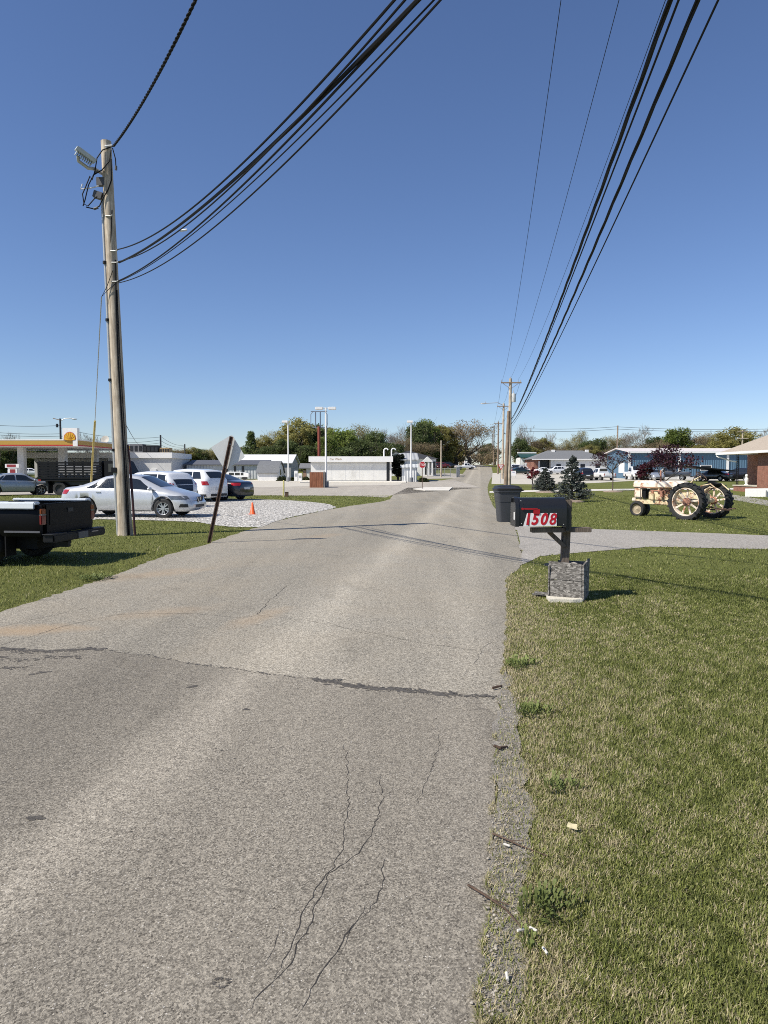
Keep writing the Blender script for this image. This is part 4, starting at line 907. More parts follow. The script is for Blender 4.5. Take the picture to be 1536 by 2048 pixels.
# ---- black pickup, near left, tailgate towards the road
def pickup(label, m, loc, rz, near=False, group=None, L=5.2, Wd=1.72, cabz=1.72, rail=1.02, r=.36, ov=1.05, wb=3.1):
    t = thing('pickup_truck', label, 'pickup truck', loc, rz, group)      # origin under the tailgate centre, x forward
    w = Wd/2; xr = ov; xf = ov+wb; bl = 1.95
    top = [(bl-.05, rail-.04), (bl, rail+.02), (bl+.06, cabz-.10), (bl+.25, cabz-.02), (bl+.6, cabz), (bl+1.35, cabz-.03), (bl+1.95, rail+.14), (bl+2.15, rail+.06), (L-.45, rail-.06), (L-.12, rail-.16), (L, rail-.40)]
    c = Car(L, Wd, cabz, wb, L-xf, r, [(x-L/2, z) for x, z in top], [(bl-L/2, rail), (bl+1.9-L/2, rail-.03), (L-L/2, rail-.42)], .42, .16, .35, .02, .85)
    f = L/2; n = 60; xs = list(np.linspace(bl-f, f, n)); vs = []
    for x in xs:
        q_ = c.sec(x); vs += [(x+f, y, z) for y, z in q_]+[(x+f, -y, z) for y, z in q_[-2:0:-1]]
    K = 18; fs = [(i*K+j, i*K+(j+1) % K, (i+1)*K+(j+1) % K, (i+1)*K+j) for i in range(n-1) for j in range(K)]+[tuple(range(K-1, -1, -1)), tuple(range((n-1)*K, n*K))]
    mb = MB(); mb.add(vs, fs); mb.build('cab', m, t, smooth=32)
    # bed sides with wheel arches
    for sg in (1, -1):
        def low(x):
            R = r+.06; d = abs(x-xr); return max(.50, r+math.sqrt(R*R-d*d)) if d < R else .50
        xs2 = [.0+i*(bl-.02)/50 for i in range(51)]; vs = []
        for x in xs2:
            e = .02*math.exp(-x*12); lo = low(x)
            vs += [(x, sg*(w-.07), lo), (x, sg*(w-.03-e), lo), (x, sg*(w-e), max(lo+.02, .62)), (x, sg*(w-e), .84), (x, sg*(w-.03-e), rail-.03), (x, sg*(w-.05), rail), (x, sg*(w-.10), rail), (x, sg*(w-.10), lo)]
        fs = [(i*8+j, (i+1)*8+j, (i+1)*8+(j+1) % 8, i*8+(j+1) % 8) for i in range(50) for j in range(8)]+[tuple(range(8)), tuple(range(50*8+7, 50*8-1, -1))]
        if sg < 0: fs = [q_[::-1] for q_ in fs]
        mb = MB(); mb.add(vs, fs); mb.build('bed_side', m, t, smooth=32)
    mb = MB(); mb.box((bl/2, 0, .56), (bl-.06, Wd-.2, .05)); mb.build('bed_floor', M_cladding, t)
    mb = MB(); mb.box((0.0, 0, .78), (.07, Wd-.26, .50)); tg = mb.build('tailgate', m, t, bevel=.018)
    mb = MB(); mb.box((-.038, 0, .80), (.012, Wd-.45, .25)); mb.build('tailgate_panel', m, tg, bevel=.005)
    mb = MB(); mb.box((-.045, 0, .90), (.02, .17, .07)); mb.build('tailgate_handle', M_cladding, tg, bevel=.008)
    for sg in (1, -1):
        mb = MB(); mb.box((-.012, sg*(w-.075), .775), (.05, .125, .17)); tl = mb.build('taillight', mat('deep_tail_red', (.16, .006, .009), .2, .2, 8, coat=.6) if near else M_tail, t, bevel=.012)
        mb = MB(); mb.box((-.012, sg*(w-.075), .905), (.048, .122, .09)); mb.build('indicator_lens', mat('amber_lens', (.24, .05, .012), .2, .1, 9, coat=.6), tl, bevel=.01)
        mb = MB(); mb.box((-.014, sg*(w-.075), .853), (.049, .118, .022)); mb.build('reverse_lens', M_lamp, tl)
    mb = MB(); mb.box((-.14, 0, .47), (.2, Wd-.02, .13)); bp_ = mb.build('rear_bumper', M_blackmetal, t, bevel=.02)
    for sg in (1, -1):
        mb = MB(); mb.box((-.14, sg*.62, .54), (.17, .42, .012)); mb.build('step_pad', M_cladding, bp_)
    mb = MB(); mb.box((-.245, -.05, .47), (.008, .30, .11)); mb.build('licence_plate', M_plate2 if not near else mat('dull_plate', (.10, .10, .10), .5), bp_)
    if near:
        mb = MB(); mb.box((-.247, -.42, .50), (.01, .22, .02)); mb.build('reflector', M_lamp, bp_)
        mb = MB(); mb.box((-.1, .32, .34), (.22, .08, .09)); mb.build('tow_hitch', M_blackmetal, t)
        for sg in (1, -1):
            mb = MB(); mb.box((.78, sg*(w-.05), rail+.03), (1.45, .17, .045)); mb.box((.78, sg*(w+.03), rail-.015), (1.45, .03, .10)); cp = mb.build('rail_cap', mat('rail_cap_white', (.70, .74, .77), .35, .06, 4), t, bevel=.015)
            for x in (.42, .85, 1.28):
                mb = MB(); mb.box((x, sg*(w-.05), rail+.0535), (.26, .045, .004)); mb.build('stake_pocket', M_cladding, cp)
        mb = MB(); mb.box((.3, w+.004, .58), (.62, .012, .03)); mb.build('side_moulding', mat('grey_trim', (.10, .10, .11), .5), t)
        mb = MB(); mb.box((2.4, 0, .42), (4.3, 1.0, .30)); mb.build('underbody', M_black, t)
        for sg in (1, -1): MB().box((.62, sg*(w-.16), .36), (.02, .26, .38)).build('mud_flap', M_black, t)
    cc = Car(L, Wd, cabz, wb, L-xf, r, c.top_, c.belt_, .42, .16, .35, .02, .85)
    sub = MB()
    for sg in (1, -1):
        for a in ((bl+.16, bl+.86, bl+.2, bl+.86), (bl+.94, bl+1.80, bl+.94, bl+1.28)):
            o_ = c.sidewin(t, *[q_-f for q_ in a], sg); o_.location.x = f
        o_ = c.sidepatch(t, f-.30, f-.03, rail-.30, rail-.16, sg, 'headlight', M_lamp, .008); o_.location.x = f
        mb = MB(); mb.box((bl+1.55, sg*(w+.1), rail+.14), (.08, .18, .16)); mb.build('mirror', M_cladding, t, bevel=.02)
    o_ = c.screen(t, bl+1.90-f, bl+1.30-f, 'windshield'); o_.location.x = f
    mb = MB(); mb.box((bl+.035, 0, (rail+cabz)/2+.06), (.05, Wd*.62, (cabz-rail)*.55)); mb.build('rear_window', M_glass, t)
    mb = MB(); mb.box((L-.0, 0, rail-.30), (.05, Wd*.55, .2)); mb.build('grille', M_chrome if m is M_wcar else M_cladding, t)
    mb = MB(); mb.box((L+.03, 0, .52), (.12, Wd*.92, .16)); mb.build('front_bumper', M_chrome, t, bevel=.02)
    w2 = Car(L, Wd, cabz, wb, L-xf, r, c.top_, c.belt_)
    hold = []
    c.wheels(t, .24, 6, M_cladding if near else None)
    for ch in kids(t):
        if ch.name.split('.')[0] == 'wheel': ch.location.x += f
    return t
M_blackcar = mat('black_car_paint', (.0014, .0015, .0021), .45, .1, 3, coat=0, spec=.16)
pickup('black pickup truck at the left photo edge, with white bed rail caps', M_blackcar, Vector((-5.42, 12.15, 0)), PI-.13, near=True, Wd=1.62, rail=1.01, cabz=1.62, r=.34)
# ================================================================== BUILDINGS AND STREET FURNITURE
def X(u, Y): return (u-768)/F0*Y
def Z(v, Y): return at(768, v, Y).z
M_wwall = mat('white_wall', (.70, .69, .65), .8, .08, 1.2, dirt=.3)
M_wclean = mat('white_fascia', (.78, .77, .74), .6, .04, 1.0, dirt=.08)
M_gwall = mat('grey_wall', (.55, .55, .54), .8, .06, 1.0, dirt=.1)
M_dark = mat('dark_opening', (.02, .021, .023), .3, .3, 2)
M_ribw = ribbed('ribbed_white', (.66, .67, .66), 0, .35, 1.0)
M_ribg = ribbed('ribbed_grey', (.50, .52, .53), 0, .45, 1.0)
M_ribb = ribbed('ribbed_blue', (.085, .16, .235), 0, .34, 1.0, .5, .06, .1)
M_shing = mat('grey_shingles', (.16, .165, .17), .9, .25, 5, bump=.6, bscale=14)
M_shingd = mat('dark_shingles', (.035, .036, .042), .9, .25, 5, bump=.4, bscale=14)
M_tan = mat('tan_shingles', (.36, .30, .235), .9, .2, 6, sc=(1, 1, 5), bump=.6, bscale=10, col2=(.47, .40, .32))
M_brick = brickmat('red_brick', (.30, .10, .06), (.19, .07, .045), (.36, .30, .25), 4.4)
M_sidew = ribbed('white_siding', (.74, .74, .72), 2, .22, -.8, .6, .04, .06)
M_planks = woodmat('red_planks', (.12, .045, .025), (.34, .15, .085), (5, 5, .5))
M_gplank = woodmat('grey_planks', (.10, .09, .085), (.27, .25, .23), (5, 5, .5))
def slab(name, m, parent, *boxes, bevel=0):
    mb = MB()
    for a, b in boxes: mb.box2(a, b)
    return mb.build(name, m, parent, bevel=bevel)
def gable(mb, x0, x1, y0, y1, ze, zr, along='x', ov=.3, th=.12):
    """roof of two slopes with thickness; ridge along x or y"""
    if along == 'x':
        ym = (y0+y1)/2; k = (zr-ze)/(ym-y0); a = [(y0-ov, ze-k*ov), (ym, zr), (y1+ov, ze-k*ov)]
        pr = a+[(p[0], p[1]+th) for p in a[::-1]]; n = 6
        vs = [(x, p[0], p[1]) for x in (x0-ov, x1+ov) for p in pr]
    else:
        xm = (x0+x1)/2; k = (zr-ze)/(xm-x0); a = [(x0-ov, ze-k*ov), (xm, zr), (x1+ov, ze-k*ov)]
        pr = a+[(p[0], p[1]+th) for p in a[::-1]]; n = 6
        vs = [(p[0], y, p[1]) for y in (y0-ov, y1+ov) for p in pr]
    fs = [(i, (i+1) % n, n+(i+1) % n, n+i) for i in range(n)]+[(0, 1, 4, 5), (1, 2, 3, 4), (6, 7, 10, 11)[::-1], (7, 8, 9, 10)[::-1]]
    return mb.add(vs, fs)
def gwall(mb, x0, x1, y0, y1, z0, ze, zr, along='x'):
    """closed walls with gable ends"""
    if along == 'x': pr = [(y0, z0), (y1, z0), (y1, ze), ((y0+y1)/2, zr), (y0, ze)]; vs = [(x, p[0], p[1]) for x in (x0, x1) for p in pr]
    else: pr = [(x0, z0), (x1, z0), (x1, ze), ((x0+x1)/2, zr), (x0, ze)]; vs = [(p[0], y, p[1]) for y in (y0, y1) for p in pr]
    return mb.add(vs, [tuple(range(5)), tuple(range(9, 4, -1))]+[(i, 5+i, 5+(i+1) % 5, (i+1) % 5) for i in range(5)])
def hip(mb, x0, x1, y0, y1, ze, zr, ov=.4, inset=None):
    x0 -= ov; x1 += ov; y0 -= ov; y1 += ov; w = min(x1-x0, y1-y0)/2; ins = inset or w
    if x1-x0 >= y1-y0: r0, r1 = (x0+ins, (y0+y1)/2, zr), (x1-ins, (y0+y1)/2, zr)
    else: r0, r1 = ((x0+x1)/2, y0+ins, zr), ((x0+x1)/2, y1-ins, zr)
    c = [(x0, y0, ze), (x1, y0, ze), (x1, y1, ze), (x0, y1, ze)]; vs = c+[(p[0], p[1], p[2]+.01) for p in ()]+[r0, r1]
    if x1-x0 >= y1-y0: fs = [(0, 1, 5, 4), (1, 2, 5), (2, 3, 4, 5), (3, 0, 4)]
    else: fs = [(0, 1, 4), (1, 2, 5, 4), (2, 3, 5), (3, 0, 4, 5)]
    return mb.add(vs, fs+[(3, 2, 1, 0)])
# ---------------- car wash
B = G(0, 87.5); t = thing('car_wash', 'long low white car wash building across the street, with small lettering', 'building', B)
x0, x1 = X(621, 87), X(773, 87)
slab('wall', M_wwall, t, ((x0, 0, -.1), (x1, 7, 2.45)))
slab('plinth', mat('dark_plinth', (.13, .13, .125), .8), t, ((x0-.02, -.03, -.1), (x1+.02, 0, .16)))
fa = slab('fascia', M_wclean, t, ((X(617, 86.7), -.45, 2.45), (X(786, 86.7), 7.3, 3.12)))
slab('painted_soffit_shadow', M_gwall, t, ((x0+.02, -.02, 2.2), (x1-.02, 0, 2.449)))  # grey strip on the wall: the fascia overhang's shadow put into colour
slab('end_pillar', M_wwall, t, ((X(779.5, 87), 0, -.1), (X(783, 87), 6.5, 2.448)))
slab('doorway', M_dark, t, ((x1+.001, .25, 0), (X(779.5, 87)-.001, 6, 2.447)))
text_mesh('Car Wash', .36, mat('tan_letters', (.42, .32, .22), .6), fa, Matrix.Translation((X(671.5, 87), -.455, 2.78)) @ Matrix.Rotation(PI/2, 4, 'X'), 'lettering', .006, 0, .004)
for u in (640, 663, 690, 718, 746): slab('panel_joint', M_gwall, t, ((X(u, 87)-.02, -.006, .2), (X(u, 87)+.02, .01, 2.19)))
for u in (768, 783):
    Y = 91; mb = MB(); pth = [(0, 0, 0), (0, 0, .75)]+[(.22-.22*math.cos(a), 0, .75+.22*math.sin(a)) for a in (.5, 1.1, 1.7, 2.3, 2.9)]
    mb.tube(pth, .07, 8); o = mb.build('roof_vent', M_white, smooth=True, loc=(X(u, Y), Y, B.z+3.1)); tag(o, f'white gooseneck vent pipe on the car wash roof, the {"left" if u < 770 else "right"} one', 'vent pipe', 'gooseneck vents on the car wash roof'); o.scale = (1.2, 1.2, 1.15)
# ---------------- wooden dumpster screen, vacuum island, lamp posts
p = P(633, 975.5); t = thing('bin_enclosure', 'reddish brown plank enclosure beside the double lamp post', 'enclosure', p, math.radians(-6)); w = 1.28
mb = MB()
for i in range(8): mb.box((-w/2+(i+.5)*w/8, random.uniform(-.008, .008), .72), (w/8-.012, .03, 1.44))
mb.build('front_boards', M_planks, t)
mb = MB()
for i in range(8): mb.box((w/2+.02+i*.0, .1+i*.16, .72), (.03, .145, 1.42))
mb.build('side_boards', M_gplank, t); slab('back_boards', M_gplank, t, ((-w/2, 1.3, 0), (w/2, 1.33, 1.42)), ((-w/2-.02, .05, 0), (-w/2+.01, 1.3, 1.42)))
slab('corner_post', M_gplank, t, ((w/2+.04, -.06, 0), (w/2+.14, .04, 1.5)))
def lamp_post(u, vb, vt, heads, label, Y=None):
    b_ = P(u, vb) if Y is None else GU(u, Y); t = thing('lamp_post', label, 'lamp post', b_, 0, 'white lamp posts round the car wash'); H = at(u, vt, b_.y).z-b_.z
    mb = MB(); mb.tube([(0, 0, 0), (0, 0, H)], [.10, .07], 10); mb.build('pole', M_white, t, smooth=True)
    mb = MB(); mb.cyl((0, 0, -.05), (0, 0, .55), .27, n=14); mb.build('concrete_base', mat('dark_concrete', (.22, .23, .24), .9, .2, 8), t, smooth=40)
    for s in heads:
        mb = MB(); mb.box((s*.62, 0, H-.08), (.72, .42, .26)); mb.box((s*.15, 0, H-.06), (.4, .08, .08)); mb.build('lamp_head', M_white, t, bevel=.03)
lamp_post(652, 974, 815, (-1, 1), 'tall white lamp post with two heads beside the plank enclosure')
lamp_post(577, 962, 842, (-.6,), 'white single-head lamp post left of the car wash', 88)
lamp_post(822, 963, 842, (-.25,), 'white single-head lamp post right of the car wash', 87)
p = P(597, 964.5); t = thing('vacuum_station', 'white coin vacuum cabinets on a small kerb island left of the car wash', 'vacuum station', p)
mb = MB(); mb.box((0, 0, .06), (2.2, .9, .14)); mb.build('kerb_island', M_kerb, t, bevel=.03)
for x, h in ((-.28, 1.25), (.22, .95)):
    mb = MB(); mb.box((x, 0, .13+h/2), (.42, .4, h)); c_ = mb.build('cabinet', M_white, t, bevel=.03)
    slab('hatch', M_galv, c_, ((x-.13, -.215, h*.55), (x+.13, -.201, h*.85)))
# stripped sign frame on its rusty red pole
Y = 103; b_ = GU(638.5, Y); t = thing('sign_frame', 'empty grey sign frame on a rusty red pole behind the car wash', 'sign', b_)
z0, z1, zp = Z(855, Y)-b_.z, Z(823, Y)-b_.z, Z(853, Y)-b_.z; xa, xb = X(622.5, Y)-b_.x, X(655, Y)-b_.x
mb = MB(); mb.cyl((0, 0, 0), (0, 0, zp), .21, n=12); mb.build('pole', mat('rust_red', (.23, .055, .035), .8, .25, 3), t, smooth=40)
mb = MB(); fr = [(xa+.3, 0, z1), (xb-.3, 0, z1), (xb, 0, z1-.4), (xb, 0, z0+.3), (xb-.3, 0, z0), (xa+.3, 0, z0), (xa, 0, z0+.3), (xa, 0, z1-.4), (xa+.3, 0, z1)]
mb.tube(fr, .055, 6); mb.tube([(xa, 0, z1), (xb, 0, z1)], .07, 6)
for x in (-.48, .2): mb.tube([(x, 0, z0-.1), (x, 0, z1)], .09, 6)
mb.build('frame', mat('blue_grey_steel', (.16, .19, .24), .6, .15, 5), t); 
# ---------------- shed right of the car wash
Y = 89; B = G(0, Y); t = thing('storage_shed', 'ribbed metal shed with lean-to roof right of the car wash', 'shed', B)
xa, xb = X(803, Y), X(834, Y)
mb = MB(); gwall(mb, xa, xb+.0, 0, 9.5, -.1, Z(921, Y)-B.z, Z(911.5, Y)-B.z+.25); mb.build('wall', M_ribg, t)
mb = MB(); gable(mb, xa, xb, 0, 9.5, Z(921, Y)-B.z+.06, Z(911.5, Y)-B.z+.32, ov=.25); mb.build('roof', ribbed('ribbed_roof', (.42, .42, .41), 0, .5, 1.0), t)
slab('lean_to_wall', M_ribw, t, ((xa+.02, -1.2, -.1), (xb-.15, -.003, Z(936, Y-1.2)-B.z)))
mb = MB(); a0, a1 = Z(936, Y-1.3)-B.z+.03, Z(928.5, Y)-B.z; mb.add([(xa-.15, -1.35, a0), (xb+.05, -1.35, a0), (xb+.05, -.004, a1), (xa-.15, -.004, a1), (xa-.15, -1.35, a0+.06), (xb+.05, -1.35, a0+.06), (xb+.05, -.004, a1+.06), (xa-.15, -.004, a1+.06)], [(3, 2, 1, 0), (4, 5, 6, 7), (0, 1, 5, 4), (1, 2, 6, 5), (2, 3, 7, 6), (3, 0, 4, 7)]); mb.build('lean_to_roof', M_ribg, t)
for y0_, y1_ in ((1.2, 2.4), (5.2, 6.8)): slab('door', M_dark, t, ((xb+.004, y0_, 0), (xb+.03, y1_, 2.1)))
# ---------------- signs
def disc_sign(name, label, b_, poly, z, mats, post_h, txt=None):
    t = thing(name, label, 'sign', b_); mb = MB(); mb.box((0, .03, post_h/2), (.06, .04, post_h)); mb.build('post', M_rust if name == 'stop_sign' else M_galv, t)
    n = len(poly); mb = MB(); mb.add([(x, y, zz+z) for y in (-.012, .004) for x, zz in poly], [tuple(range(n-1, -1, -1)), tuple(range(n, 2*n))]+[(i, (i+1) % n, n+(i+1) % n, n+i) for i in range(n)]); pn = mb.build('panel', mats[0], t)
    return t, pn
oc = lambda r: [(r*math.cos(PI/8+k*PI/4), r*math.sin(PI/8+k*PI/4)) for k in range(8)]
def stop_at(b_):
    zz = Z(929.5, b_.y)-b_.z; t, pn = disc_sign('stop_sign', 'red octagonal stop sign on the kerb island in front of the sheds', b_, oc(.30), zz, [M_white], zz+.1)
    n = 8; mb = MB(); mb.add([(x, -.0145, z_+zz) for x, z_ in oc(.275)], [tuple(range(7, -1, -1))]); rf = mb.build('red_field', mat('sign_red', (.42, .012, .02), .45, .06, 6), pn)
    text_mesh('STOP', .235, M_white, pn, Matrix.Translation((0, -.017, zz)) @ Matrix.Rotation(PI/2, 4, 'X'), 'lettering', .001, 0, .004)
stop_at(P(844.5, 979))
b_ = P(1001.5, 967); zt = Z(929, b_.y)-b_.z; r = .36
t, pn = disc_sign('yield_sign', 'white and red triangular yield sign left of the transformer pole', b_, [(-r, 0), (0, -.66), (r, 0)][::1], zt, [mat('sign_red', (.42, .012, .02))], zt-.05)
mb = MB(); mb.add([(-r*.62, -.0145, zt-.07), (0, -.0145, zt-.50), (r*.62, -.0145, zt-.07)], [(0, 1, 2)]); mb.build('white_field', M_white, pn)
mb = MB(); mb.add([(-r*.22, -.0165, zt-.13), (0, -.0165, zt-.32), (r*.22, -.0165, zt-.13)], [(0, 1, 2)]); mb.build('red_centre', mat('sign_red', (.42, .012, .02)), pn)
b_ = P(1027, 956); t = thing('yard_sign', 'small white yard sign in front of the dark green car', 'sign', b_)
mb = MB(); mb.box((0, 0, .75), (.75, .02, .75)); pn = mb.build('panel', M_white, t)
mb = MB(); mb.box((0, -.013, .92), (.36, .004, .10)); mb.build('blue_mark', mat('sign_blue', (.08, .12, .35)), pn)
for x in (-.3, .3): MB().box((x, .02, .4), (.03, .03, .85)).build('stake', M_galv, t)
# ---------------- metal works, white gabled hall, gambrel shed, little shed
Y = 106; B = G(0, Y); t = thing('metal_building', 'long low grey ribbed metal building behind the white cars', 'building', B)
xa, xb = X(374, Y), X(528, Y); slab('wall', M_ribg, t, ((xa, 0, -.2), (xb, 8, Z(930, Y)-B.z)))
mb = MB(); gable(mb, xa, xb, 0, 9, Z(930, Y)-B.z+.03, Z(921.5, Y+4)-B.z, ov=.35); mb.build('roof', mat('slate_blue_roof', (.10, .105, .12), .7, .12, 2), t)
for u in (452, 468, 484): slab('door', M_dark, t, ((X(u, Y), -.02, 0), (X(u+5, Y), .02, 1.9)))
Y = 113; B = G(0, Y); t = thing('gabled_hall', 'white-roofed gabled building behind the gambrel shed', 'building', B)
xa, xb = X(478, Y), X(582, Y); ze, zr = Z(926, Y)-B.z, Z(910.5, Y+5)-B.z
mb = MB(); gwall(mb, xa, xb, 0, 10, -.2, ze, zr-.05); mb.build('wall', ribbed('ribbed_grey_dark', (.34, .34, .34), 1, .4, 1), t)
mb = MB(); gable(mb, xa, xb, 0, 10, ze+.02, zr, ov=.3); mb.build('roof', mat('white_metal_roof', (.80, .80, .78), .5, .03, 1), t)
Y = 93; B = G(0, Y); t = thing('gambrel_shed', 'small white gambrel-roofed shed with grey shingles', 'shed', B)
xa, xb = X(515.5, Y), X(554.5, Y); zs, zm, zr = Z(945.5, Y)-B.z, Z(932, Y)-B.z, Z(923.5, Y+3)-B.z; d = 6.2
pr = [(0, -.1), (d, -.1), (d, zs), (d*.82, zm), (d/2, zr), (d*.18, zm), (0, zs)]; n = 7
mb = MB(); mb.add([(x, a, b) for x in (xa, xb) for a, b in pr], [tuple(range(n)), tuple(range(2*n-1, n-1, -1))]+[(i, n+i, n+(i+1) % n, (i+1) % n) for i in range(n)]); mb.build('wall', M_wclean, t)
pr = [(-.2, zs-.1), (d*.18, zm+.03), (d/2, zr+.03), (d*.82, zm+.03), (d+.2, zs-.1), (d+.2, zs), (d*.82, zm+.12), (d/2, zr+.12), (d*.18, zm+.12), (-.2, zs)]; n = 10
mb = MB(); mb.add([(x, a, b) for x in (xa-.2, xb+.2) for a, b in pr], [(i, (i+1) % n, n+(i+1) % n, n+i) for i in range(n)]+[(0, 1, 8, 9), (1, 2, 7, 8), (2, 3, 6, 7), (3, 4, 5, 6)]+[(10, 19, 18, 11), (11, 18, 17, 12), (12, 17, 16, 13), (13, 16, 15, 14)]); mb.build('roof', M_shing, t)
slab('window', M_dark, t, ((xb+.003, d*.42, .75), (xb+.03, d*.58, 1.5)))
Y = 99; B = G(0, Y); t = thing('garden_shed', 'tiny shed with a brown door between the gambrel shed and car wash', 'shed', B)
xa, xb = X(600, Y), X(620.5, Y); slab('wall', M_wwall, t, ((xa+.9, 0, -.1), (xb+2.5, 2.2, Z(937, Y)-B.z)))
mb = MB(); gable(mb, xa, xb+2.5, -.2, 2.4, Z(937, Y)-B.z+.03, Z(931, Y)-B.z+.2, ov=.1); mb.build('roof', M_shing, t)
slab('door', mat('brown_door', (.32, .20, .14), .7, .15, 4), t, ((X(606, Y), -.03, 0), (X(613, Y), .003, 1.3)))
# ---------------- house with the dark hip roof behind
Y = 131; B = G(0, Y); t = thing('clinic_building', 'white building with a dark hip roof beyond the sheds', 'building', B)
xa, xb = X(768, Y), X(872, Y); ze = Z(917.5, Y)-B.z
slab('wall', M_wclean, t, ((xa, 0, -.2), (xb, 11, ze-.003)))
mb = MB(); hip(mb, xa, xb, 0, 11, ze, Z(901.5, Y+5.5)-B.z); mb.build('roof', M_shingd, t)
mb = MB(); gwall(mb, X(772, Y), X(811, Y), -2, 2, -.1, ze-.1, Z(903.5, Y-2)-B.z, 'y'); mb.build('porch_gable', M_wclean, t)
mb = MB(); gable(mb, X(772, Y), X(811, Y), -2, 5, ze-.08, Z(903.5, Y-2)-B.z+.03, 'y', .25, .15); mb.build('porch_roof', M_shingd, t)
for u in (845.5, 854.5, 861.5):
    slab('porch_column', M_wclean, t, ((X(u, Y), -2.2, 0), (X(u, Y)+.25, -1.95, ze-.62)))
mb = MB(); gwall(mb, X(844, Y), X(863, Y), -2.3, -.1, ze-.6, ze-.42, ze+.35, 'y'); mb.build('entrance_gable', M_wclean, t)
for u in (848, 856, 866): slab('window', M_dark, t, ((X(u, Y), -.03, .2), (X(u+5, Y), .01, ze-.5)))
# ---------------- chain link gate and fence
t = thing('chain_link_fence', 'low chain link fence with an open gate left of the far road', 'fence', G(0, 0))
M_wire = mat('fence_wire', (.30, .31, .31), .5, .1, 10, .4)
p0, p1, p2 = P(855, 953), P(913, 954), P(919, 950)
posts = [p0.lerp(p1, i/5) for i in range(6)]+[p2]
for q_ in posts: MB().cyl(q_, q_+Vector((0, 0, 1.5)), .04, n=6).build('post', M_wire, t)
for k, (a, b) in enumerate(((p0, p1), (p1, p2), (p1, p1+Vector((.9, 3.2, .03))))):
    mb = MB()
    for h in (.05, 1.45): mb.tube([a+Vector((0, 0, h)), b+Vector((0, 0, h))], .022, 5)
    L_ = (b-a).length; nn_ = int(L_/.16)
    for i in range(-9, nn_):
        for s in (1, -1):
            s0, s1 = i*.16/L_, (i*.16+1.4)/L_
            if s < 0: s0, s1 = s1, s0
            def pt_(s_, h):
                return a.lerp(b, s_)+Vector((0, 0, h))
            h0, h1 = .05, 1.45; A_, B_ = s0, s1
            def clip(A_, B_, h0, h1):
                r = []
                for (sa, ha, sb, hb2) in ((A_, h0, B_, h1), (B_, h1, A_, h0)):
                    if sa < 0: f = (0-sa)/(sb-sa); sa, ha = 0, ha+(hb2-ha)*f
                    elif sa > 1: f = (1-sa)/(sb-sa); sa, ha = 1, ha+(hb2-ha)*f
                    r.append((sa, ha))
                return r
            (sa, ha), (sb, hb2) = clip(A_, B_, h0, h1)
            if abs(sb-sa) > 1e-3: mb.tube([pt_(sa, ha), pt_(sb, hb2)], .007, 3, caps=False)
    mb.build('mesh_panel' if k < 2 else 'gate', M_wire, t)
b_ = GU(882, 118); mb = MB(); mb.tube([(0, 0, -.1), (0, 0, Z(881, 118)-b_.z)], [.15, .11], 8); o = mb.build('utility_pole', M_pole, smooth=True, loc=b_); tag(o, 'plain pale wooden pole in the grass left of the far road', 'utility pole')
# ---------------- gas station
M_yel = mat('canopy_yellow', (.46, .275, .045), .5, .05, 2); M_redb = mat('canopy_red', (.45, .02, .015), .45, .05, 2)
t = thing('gas_canopy', 'gas station canopy with yellow and red bands and a scallop emblem', 'canopy', G(-36, 84)); o_ = G(-36, 84)
x0, x1, y0, y1 = -46, 0, 0, 17; zb = 4.5-o_.z; zt = 5.33-o_.z
slab('canopy_deck', M_wclean, t, ((x0+.06, y0+.06, zb), (x1-.06, y1-.06, zt-.1)))
slab('yellow_band', M_yel, t, ((x0, y0, zb+.20), (x1, y0+.055, zt-.12)), ((x1-.055, y0+.056, zb+.20), (x1, y1, zt-.12)))
slab('red_band', M_redb, t, ((x0, y0-.01, zb+.06), (x1+.01, y0+.05, zb+.198)), ((x1-.05, y0+.051, zb+.06), (x1+.01, y1, zb+.198)))
slab('white_trim', M_white, t, ((x0, y0-.02, zt-.118), (x1+.02, y0+.3, zt)), ((x1-.3, y0+.301, zt-.118), (x1+.02, y1, zt)))
for u, Y, w in ((46, 86.5, .75), (127.5, 91, .85), (193, 98, .6)):
    xx = X(u, Y)+36; slab('column', M_gwall, t, ((xx-w/2, Y-84-w/2, -.1), (xx+w/2, Y-84+w/2, zb-.002)))
for x in range(-44, 0, 4):
    for y in (3, 8, 13): slab('soffit_light', M_white, t, ((x, y, zb-.03), (x+.9, y+.6, zb-.002)))
sx0, sx1 = X(128, 83.9)+36, X(157.5, 83.9)+36; sz0, sz1 = Z(879, 83.9)-o_.z, Z(856, 83.9)-o_.z
sp = slab('sign_box', M_white, t, ((sx0, -.12, sz0), (sx1, .5, sz1)), ((sx1-.55, -.12, zb+.04), (sx1, .5, sz0)))
cx, cz, R = X(142.5, 83.9)+36, Z(877, 83.9)-o_.z, .66
def fan(mb, r, y, n=7, wav=.05, a0=-.25, th=.02):
    pts = []
    for i in range(n*6+1):
        a = a0+(PI-2*a0)*i/(n*6); rr_ = r*(1-wav+wav*abs(math.sin(PI*i/6)))*(.98+.1*math.sin(a)); pts.append((cx+rr_*math.cos(a), cz+rr_*math.sin(a)))
    pts += [(cx-r*.42, cz-r*.32), (cx+r*.42, cz-r*.32)]
    k = len(pts); return mb.add([(p[0], y, p[1]) for p in pts]+[(p[0], y-th, p[1]) for p in pts], [tuple(range(k)), tuple(range(2*k-1, k-1, -1))]+[(i, k+i, k+(i+1) % k, (i+1) % k) for i in range(k)])
mb = MB(); fan(mb, R*1.1, -.125); em = mb.build('emblem_border', mat('emblem_red', (.40, .02, .012), .5), sp)
mb = MB(); fan(mb, R, -.15); mb.build('emblem_shell', mat('emblem_yellow', (.70, .38, .02), .5), sp)
mb = MB()
